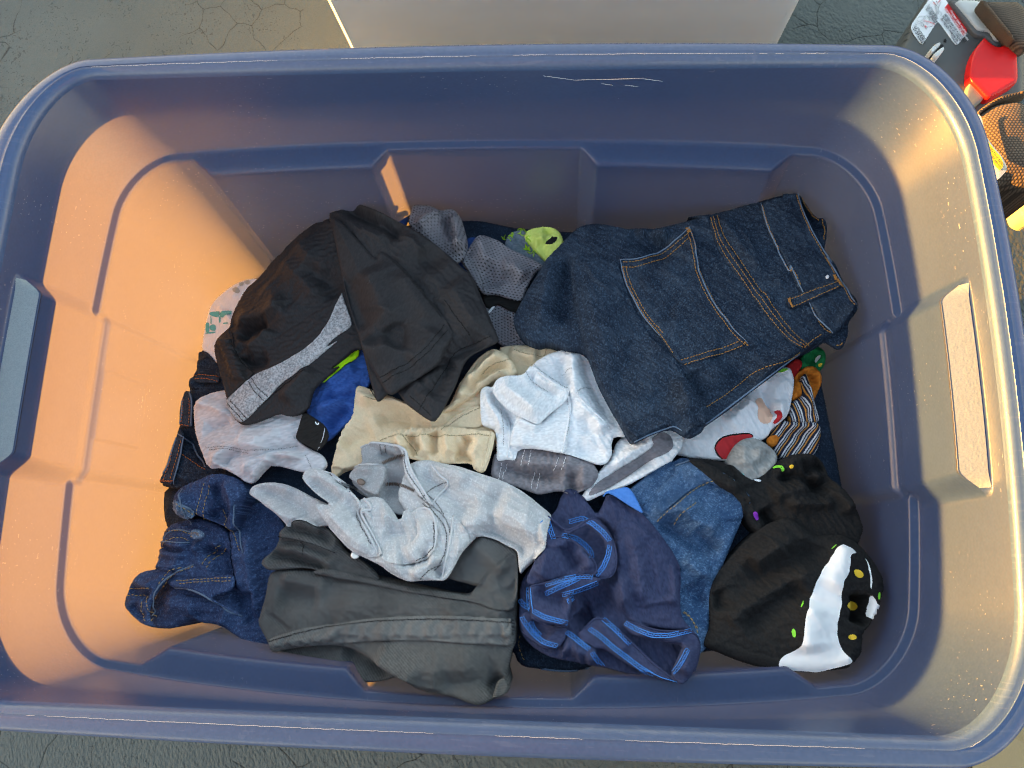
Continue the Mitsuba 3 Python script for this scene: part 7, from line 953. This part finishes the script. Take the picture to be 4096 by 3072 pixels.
# the person who looks into the tote stands at its near side, outside the picture, and takes away part of the sky
import manifold3d
def body_mesh(joints, bones):
    def ball(p, r):
        return manifold3d.Manifold.sphere(r, 20).translate(list(map(float, p)))
    parts = [manifold3d.Manifold.batch_hull([ball(*joints[a]), ball(*joints[b])]) for a, b in bones]
    m = manifold3d.Manifold.batch_boolean(parts, manifold3d.OpType.Add).refine_to_length(0.025).to_mesh()
    t = trimesh.Trimesh(m.vert_properties[:, :3], m.tri_verts, process=True)
    trimesh.smoothing.filter_taubin(t, iterations=12)
    return t
X = 0.07
def sym(s):
    return {f'hip{s}': ((X + 0.09 * s, -0.90, 0.90), 0.095), f'knee{s}': ((X + 0.11 * s, -0.86, 0.48), 0.062), f'ankle{s}': ((X + 0.12 * s, -0.93, 0.09), 0.042), f'toe{s}': ((X + 0.14 * s, -0.77, 0.035), 0.033), f'heel{s}': ((X + 0.12 * s, -0.97, 0.035), 0.035),
            f'shoulder{s}': ((X + 0.185 * s, -0.62, 1.36), 0.062), f'elbow{s}': ((X + 0.25 * s, -0.52, 1.10), 0.045), f'wrist{s}': ((X + 0.10 * s, -0.33, 1.06), 0.030), f'palm{s}': ((X + 0.075 * s, -0.27, 1.07), 0.030)}
J = {'pelvis': ((X, -0.90, 0.96), 0.125), 'waist': ((X, -0.83, 1.12), 0.115), 'chest': ((X, -0.69, 1.31), 0.125), 'neck': ((X, -0.58, 1.45), 0.055), 'skull': ((X, -0.50, 1.56), 0.095), 'jaw': ((X, -0.44, 1.50), 0.055), 'nose': ((X, -0.405, 1.535), 0.016), **sym(-1), **sym(1)}
B = [('pelvis', 'waist'), ('waist', 'chest'), ('chest', 'neck'), ('neck', 'skull'), ('skull', 'jaw'), ('skull', 'nose')]
for s in (-1, 1):
    B += [('pelvis', f'hip{s}'), (f'hip{s}', f'knee{s}'), (f'knee{s}', f'ankle{s}'), (f'ankle{s}', f'heel{s}'), (f'heel{s}', f'toe{s}'), (f'ankle{s}', f'toe{s}'), ('chest', f'shoulder{s}'), (f'shoulder{s}', f'elbow{s}'), (f'elbow{s}', f'wrist{s}'), (f'wrist{s}', f'palm{s}')]
    px, py, pz = J[f'palm{s}'][0]
    for k in range(4):
        J[f'f{s}{k}a'] = ((px + (0.012 - 0.008 * k) * s, py + 0.03, pz + 0.020 - 0.016 * k), 0.009)
        J[f'f{s}{k}b'] = ((px - 0.03 * s, py + 0.055 - 0.004 * k, pz + 0.020 - 0.016 * k), 0.008)
        B += [(f'palm{s}', f'f{s}{k}a'), (f'f{s}{k}a', f'f{s}{k}b')]
    J[f't{s}'] = ((px - 0.035 * s, py + 0.005, pz + 0.035), 0.010); B += [(f'palm{s}', f't{s}')]
bsdf('skin', principled((0.45, 0.28, 0.20), 0.6, 0.3)); bsdf('shirt_red', principled((0.20, 0.03, 0.035), 0.9, 0.2)); bsdf('trousers_dark', principled((0.03, 0.032, 0.04), 0.9, 0.2)); bsdf('hair_dark', principled((0.03, 0.02, 0.014), 0.6, 0.3))
tag('person', 'person in a red shirt leaning over the tote from its near side', 'person')
add('person__body', body_mesh(J, B), 'skin', smooth=True)
def grow(names, pairs, g):
    return body_mesh({k: (J[k][0], J[k][1] + g) for k in names}, pairs)
up = ['waist', 'chest', 'pelvis'] + [f'{k}{s}' for k in ('shoulder', 'elbow') for s in (-1, 1)]
add('person__shirt', grow(up, [('pelvis', 'waist'), ('waist', 'chest')] + [p_ for s in (-1, 1) for p_ in (('chest', f'shoulder{s}'), (f'shoulder{s}', f'elbow{s}'))], 0.016), 'shirt_red', smooth=True)
lo = ['pelvis'] + [f'{k}{s}' for k in ('hip', 'knee', 'ankle') for s in (-1, 1)]
add('person__trousers', grow(lo, [p_ for s in (-1, 1) for p_ in (('pelvis', f'hip{s}'), (f'hip{s}', f'knee{s}'), (f'knee{s}', f'ankle{s}'))], 0.014), 'trousers_dark', smooth=True)
J['crown'] = ((X, -0.535, 1.575), 0.102)
add('person__hair', body_mesh({'a': ((X, -0.53, 1.60), 0.088), 'b': ((X, -0.56, 1.53), 0.085)}, [('a', 'b')]), 'hair_dark', smooth=True)
tag('booster_seat', 'grey and red child booster seat with a belt routing label, beside the far right corner', 'booster seat')
slab('booster_seat__shell', [(475.1, 464.4), (484.9, 474.6), (491.1, 495.5), (496.3, 502.9), (512.9, 531.4), (526.3, 551.1), (567.4, 553), (607.5, 513.9), (629, 483.4), (622.3, 417.8), (618.5, 396.4), (579.5, 375.7), (539.2, 341.1), (496.6, 341.6), (470.8, 398.7), (468.2, 442.4)], 150, 'seat_shell', 140, 12, 1)
slab('booster_seat__shell_rim', [(539, 525.8), (547.8, 525.5), (556.9, 509.5), (565.7, 492.1), (569.4, 485.3), (573.4, 482.3), (579, 482.5), (583.6, 479.1), (586, 472.4), (589.9, 468.6), (594.1, 467.8), (602, 472), (611.1, 475.5), (609.1, 469.7), (602.1, 467.6), (593.5, 462.3), (589, 461), (584.2, 462.1), (579.8, 467.4), (577.3, 472.6), (573.9, 475.2), (568.3, 475.7), (562.5, 479.5), (557.3, 489.3)], 157, 'seat_rim', 12, 3, 1)
slab('booster_seat__silver_panel', [(541.8, 524), (573.1, 523.2), (580.7, 512.5), (588.3, 501.8), (595.2, 491.3), (600.5, 483.8), (601.8, 476.4), (600.4, 472), (593.1, 467.8), (586.7, 466.1), (583.3, 468), (581.4, 473.9), (578.9, 479.1), (573.6, 481.1), (568.6, 480.8), (564, 484.6), (558.8, 494.3), (551.4, 507.2)], 160, 'seat_silver', 6, 3, 1)
slab('booster_seat__red_panel', [(569.5, 468.2), (571.2, 467.4), (575.5, 461.5), (581.1, 456.3), (586.5, 455.4), (593.6, 458.9), (604, 464.5), (604.7, 457.2), (603, 429.9), (601, 408.6), (592, 403.1), (581.6, 396.2), (570, 389.4), (565, 388), (561.8, 392.3), (556.6, 400.1), (547.2, 413.1), (548.9, 427.3), (552.3, 439.5), (558.1, 453.8)], 164, 'seat_red', 14, 2.5, 1)
slab('booster_seat__side_block', [(550.1, 415), (554.1, 410), (561.2, 402), (567.2, 395.5), (557.5, 384.4), (547.7, 377.5), (539.3, 384.6)], 159, 'seat_block', 9, 2, 1)
slab('booster_seat__label', [(493.2, 494.1), (496.4, 500.8), (513.2, 524.6), (518.5, 533.7), (537, 533.2), (540, 524.7), (549.5, 506.3), (558, 490.4), (557.9, 486.6), (555.8, 481.5), (545.7, 468.7), (544.1, 468), (542.3, 468.7), (536.8, 479.6), (527.3, 498.6), (526.1, 499.7), (523.5, 498.7), (514.6, 485.3), (506.4, 472.1), (505, 469.8), (502.5, 470.7), (496, 482.8), (493.5, 490.3)], 150.8, 'seat_label', 0.8, 0.2, 1)
slab('booster_seat__label_red_field', [(539.5, 525), (549.3, 506), (557.8, 490.1), (557.9, 486.3), (556.4, 482.6), (553.4, 479.7), (547.8, 491), (540.5, 506.2), (534.2, 518.3)], 151.2, 'seat_red_print', 0.4, 0, 0)
lettering('booster_seat__red_field_text', 'Proper belt routing', (np.float64(539.6), np.float64(514.2)), -64.5, 3.07, 151.7, 'print_white')
lettering('booster_seat__red_field_text_001', 'Enrutado correcto del cinturón', (np.float64(534.4), np.float64(516.7)), -63.4, 2.5, 151.7, 'print_white')
lettering('booster_seat__label_text', 'NEVER use just a LAP belt.', (np.float64(532.8), np.float64(509.6)), -63.4, 2.63, 151.7, 'print_ink')
lettering('booster_seat__label_text_001', 'NUNCA use un cinturón', (np.float64(530.3), np.float64(507.0)), -63.4, 2.63, 151.7, 'print_ink')
lettering('booster_seat__label_text_002', 'de regazo solamente.', (np.float64(528.1), np.float64(503.9)), -63.4, 2.63, 151.7, 'print_ink')
lettering('booster_seat__label_text_003', 'PD145052A', (np.float64(537.6), np.float64(479.3)), -64.6, 1.76, 151.7, 'print_ink')
lettering('booster_seat__label_text_004', '· 6-10 yrs/años', (np.float64(496.8), np.float64(497.8)), -65.6, 2.39, 151.7, 'print_ink')
lettering('booster_seat__label_text_007', '· 6-10 yrs/años', (np.float64(514.5), np.float64(525.4)), -66.4, 2.38, 151.7, 'print_ink')
lettering('booster_seat__label_text_005', '· 40-100 lb/libras', (np.float64(495.2), np.float64(494.8)), -65.3, 2.36, 151.7, 'print_ink')
lettering('booster_seat__label_text_008', '· 40-100 lb/libras', (np.float64(512.8), np.float64(522.4)), -66.4, 2.38, 151.7, 'print_ink')
lettering('booster_seat__label_text_006', '· 43-57 in/pulg', (np.float64(493.5), np.float64(491.9)), -65.6, 2.39, 151.7, 'print_ink')
lettering('booster_seat__label_text_009', '· 43-57 in/pulg', (np.float64(511.1), np.float64(519.4)), -65.6, 2.39, 151.7, 'print_ink')
wires('booster_seat__label_drawing', [[(500.7, 504.4), (504.8, 507.4), (509.9, 507.2), (514.4, 507.9), (518.7, 506.3)], [(500.6, 502.9), (502.2, 499.9), (506.1, 501.3), (509.6, 505)], [(499.8, 498.4), (503.3, 497.6), (507.2, 499), (509.9, 501.2)], [(509.9, 507.2), (510.8, 504.2), (508.7, 502)], [(504.5, 496.8), (507.1, 497.5), (508.1, 495.2), (506.6, 493), (504.9, 494.5), (504.5, 496.8)], [(508, 493.7), (509.5, 489.9), (510.1, 489.2)], [(512.5, 507.9), (515.2, 503.3), (515.6, 500.3)], [(515.6, 507.1), (519.7, 504), (518.2, 501)], [(520.2, 495.7), (516, 492), (512.3, 492.9), (510.1, 489.2)], [(513.9, 506), (516.6, 504.8)], [(514, 504.1), (517, 502.5)], [(512.3, 499.6), (511.4, 496.6), (513.2, 495.1)], [(520.2, 529.8), (523.1, 526.6), (524, 522), (523.1, 519.8), (524.6, 515.2), (524.1, 510.7), (525.1, 506.9)], [(529.6, 528), (530.6, 524.9), (527.6, 520.4), (527, 514.4), (530.6, 512), (530.3, 509), (527.6, 506.8)], [(525.3, 528.9), (526.8, 525), (525.2, 521.3)], [(524.3, 525.1), (525.1, 520.5), (527.6, 519.7)], [(525, 519.7), (525.6, 512.9), (524.6, 508.4)], [(527, 514.4), (527.2, 509.1)]], 151.9, 'print_ink', 0.22)
wires('booster_seat__label_drawing_belt', [[(508.4, 501.2), (513, 500), (516.6, 498.4), (520.7, 496.8), (520.3, 495.1)], [(509.1, 495.2), (510, 491.4)], [(509.6, 493.7), (511.6, 492.1)], [(521.9, 526.7), (524.4, 523.6)], [(527.5, 525.8), (530.4, 529.5)]], 151.9, 'seat_red_print', 0.45)
slab('booster_seat__belt_hook', [(505.6, 449.8), (505.2, 452), (507.3, 454.9), (512.7, 459.9), (517.3, 462.7), (518.9, 459.7), (518.2, 459), (513.4, 454), (509.3, 449.7), (507.2, 447.2)], 166, 'seat_hook', 16, 2.5, 1)
slab('booster_seat__belt_hook_001', [(508.8, 444), (508.6, 445.8), (511.7, 449), (517.7, 453.9), (521, 456.2), (522.5, 453.1), (520.5, 450.2), (516.2, 444.5), (510.9, 440.3), (509.4, 441.4)], 166, 'seat_hook', 16, 2.5, 1)
slab('booster_seat__slot', [(517.2, 459.9), (522.6, 464.2), (526.9, 470), (529.5, 467.4), (525.7, 464.1), (519.7, 459.8), (516.8, 456.6), (515.7, 457.7)], 151.0, 'thread_black', 0.6, 0, 1)
slab('booster_seat__hole', [(529.6, 474.9), (531.2, 477.4), (532.9, 476.3), (533.2, 472.9), (531.5, 471.1), (529.7, 472.3)], 150.9, 'thread_black', 0.6, 0, 1)
slab('booster_seat__strap', [(510.5, 454.1), (513.4, 457.7), (515.1, 456.2), (512, 450.4), (509.6, 451.2)], 152, 'thread_black', 2, 0.5, 1)
slab('booster_seat__back_cushion', [(562.5, 508.4), (569.8, 508.3), (614.7, 507.1), (620.2, 453.5), (606.9, 442.4), (600.1, 445.4), (594, 454.8), (588.9, 462.1), (575.7, 484), (568, 497.3)], 180, 'seat_mesh_fine', 20, 10, 1)
slab('booster_seat__back_piping', [(559.3, 504.6), (565.4, 504.4), (569.4, 497), (577.5, 482.3), (584.5, 469.9), (590, 459.7), (593.3, 452.5), (591.9, 450.4), (586.7, 457.7), (578.5, 470), (570.6, 485.4), (563.3, 496.5)], 183, 'seat_binding', 16, 4, 1)
slab('booster_seat__seat_cushion', [(524.8, 340.2), (529.2, 345.6), (537.5, 352.1), (545.7, 357.5), (555.6, 361.7), (584.5, 365.7), (607.1, 321.7), (598.2, 253), (562.8, 258.4), (553.4, 261.7), (547.9, 261.7), (542, 258.6), (537, 255), (532.8, 258.7), (523, 322.8)], 210, 'seat_mesh', 90, 26, 1)
slab('booster_seat__seat_binding', [(528.6, 345), (532.8, 350.5), (541.2, 357), (549.4, 362.5), (559.5, 367.3), (579.2, 372), (588.9, 374.1), (588.4, 369.6), (568.9, 366), (559, 362.9), (549, 358.6), (540.7, 352.6), (534.4, 347.2), (530.4, 341.7), (528.5, 341.2)], 204, 'seat_binding', 20, 5, 1)
slab('booster_seat__seat_fold', [(554.4, 269.3), (559.9, 273.6), (570.4, 277.6), (576.5, 276.2), (585.8, 274), (585, 267.5), (576.7, 269.7), (568.9, 268.7), (562.8, 265.5), (557.7, 262.3), (554.6, 260.1)], 180, 'seat_binding', 20, 6, 1)
slab('booster_seat__warning_tag', [(523.3, 337.5), (526.7, 334.4), (528.1, 312.5), (534.1, 299.6), (540.5, 289.9), (543.5, 283.6), (547, 272.4), (543.5, 267.7), (534.6, 258.4), (531.8, 261.6), (524.1, 310.4)], 212.5, 'seat_tag', 2, 0.3, 1)
slab('booster_seat__warning_tag_yellow_field', [(525.6, 312), (528.7, 305.5), (532.1, 299), (536.4, 291.5), (540.5, 286.2), (542.3, 277.7), (541.6, 273.5), (538.6, 269.9), (534.5, 274.6), (530, 284.2), (526.8, 297)], 213.5, 'seat_yellow', 1.5, 0, 0)
lettering('booster_seat__warning_tag_text', 'DEATH or SERIOUS', (np.float64(528.6), np.float64(295.2)), -61.1, 2.33, 214.6, 'print_ink')
lettering('booster_seat__warning_tag_text_001', 'INJURY can occur.', (np.float64(526.5), np.float64(291.0)), -60.3, 2.13, 214.6, 'print_ink')
slab('booster_seat__cup_arm', [(614.9, 296), (621.7, 300.7), (634.5, 304.1), (633, 257.7), (619.9, 264.6), (617.8, 276.2), (616, 287.8)], 110, 'seat_cream', 30, 6, 1)
slab('booster_seat__cup_arm_side', [(611.9, 295.7), (613.7, 297.5), (616.9, 298.6), (618.5, 289.8), (617.1, 286.3), (614.2, 288.7), (612, 292.2)], 106, 'seat_cream', 20, 4, 1)
slab('booster_seat__fabric_hem', [(617.2, 310), (618.4, 306.4), (618.9, 296.7), (624.2, 287.1), (630.9, 281), (637.8, 276.2), (648.2, 275), (647.8, 271.4), (635.2, 272.7), (627.3, 277.5), (620.7, 284.7), (616.4, 294.3), (615.9, 304)], 80, 'seat_binding', 10, 3, 1)
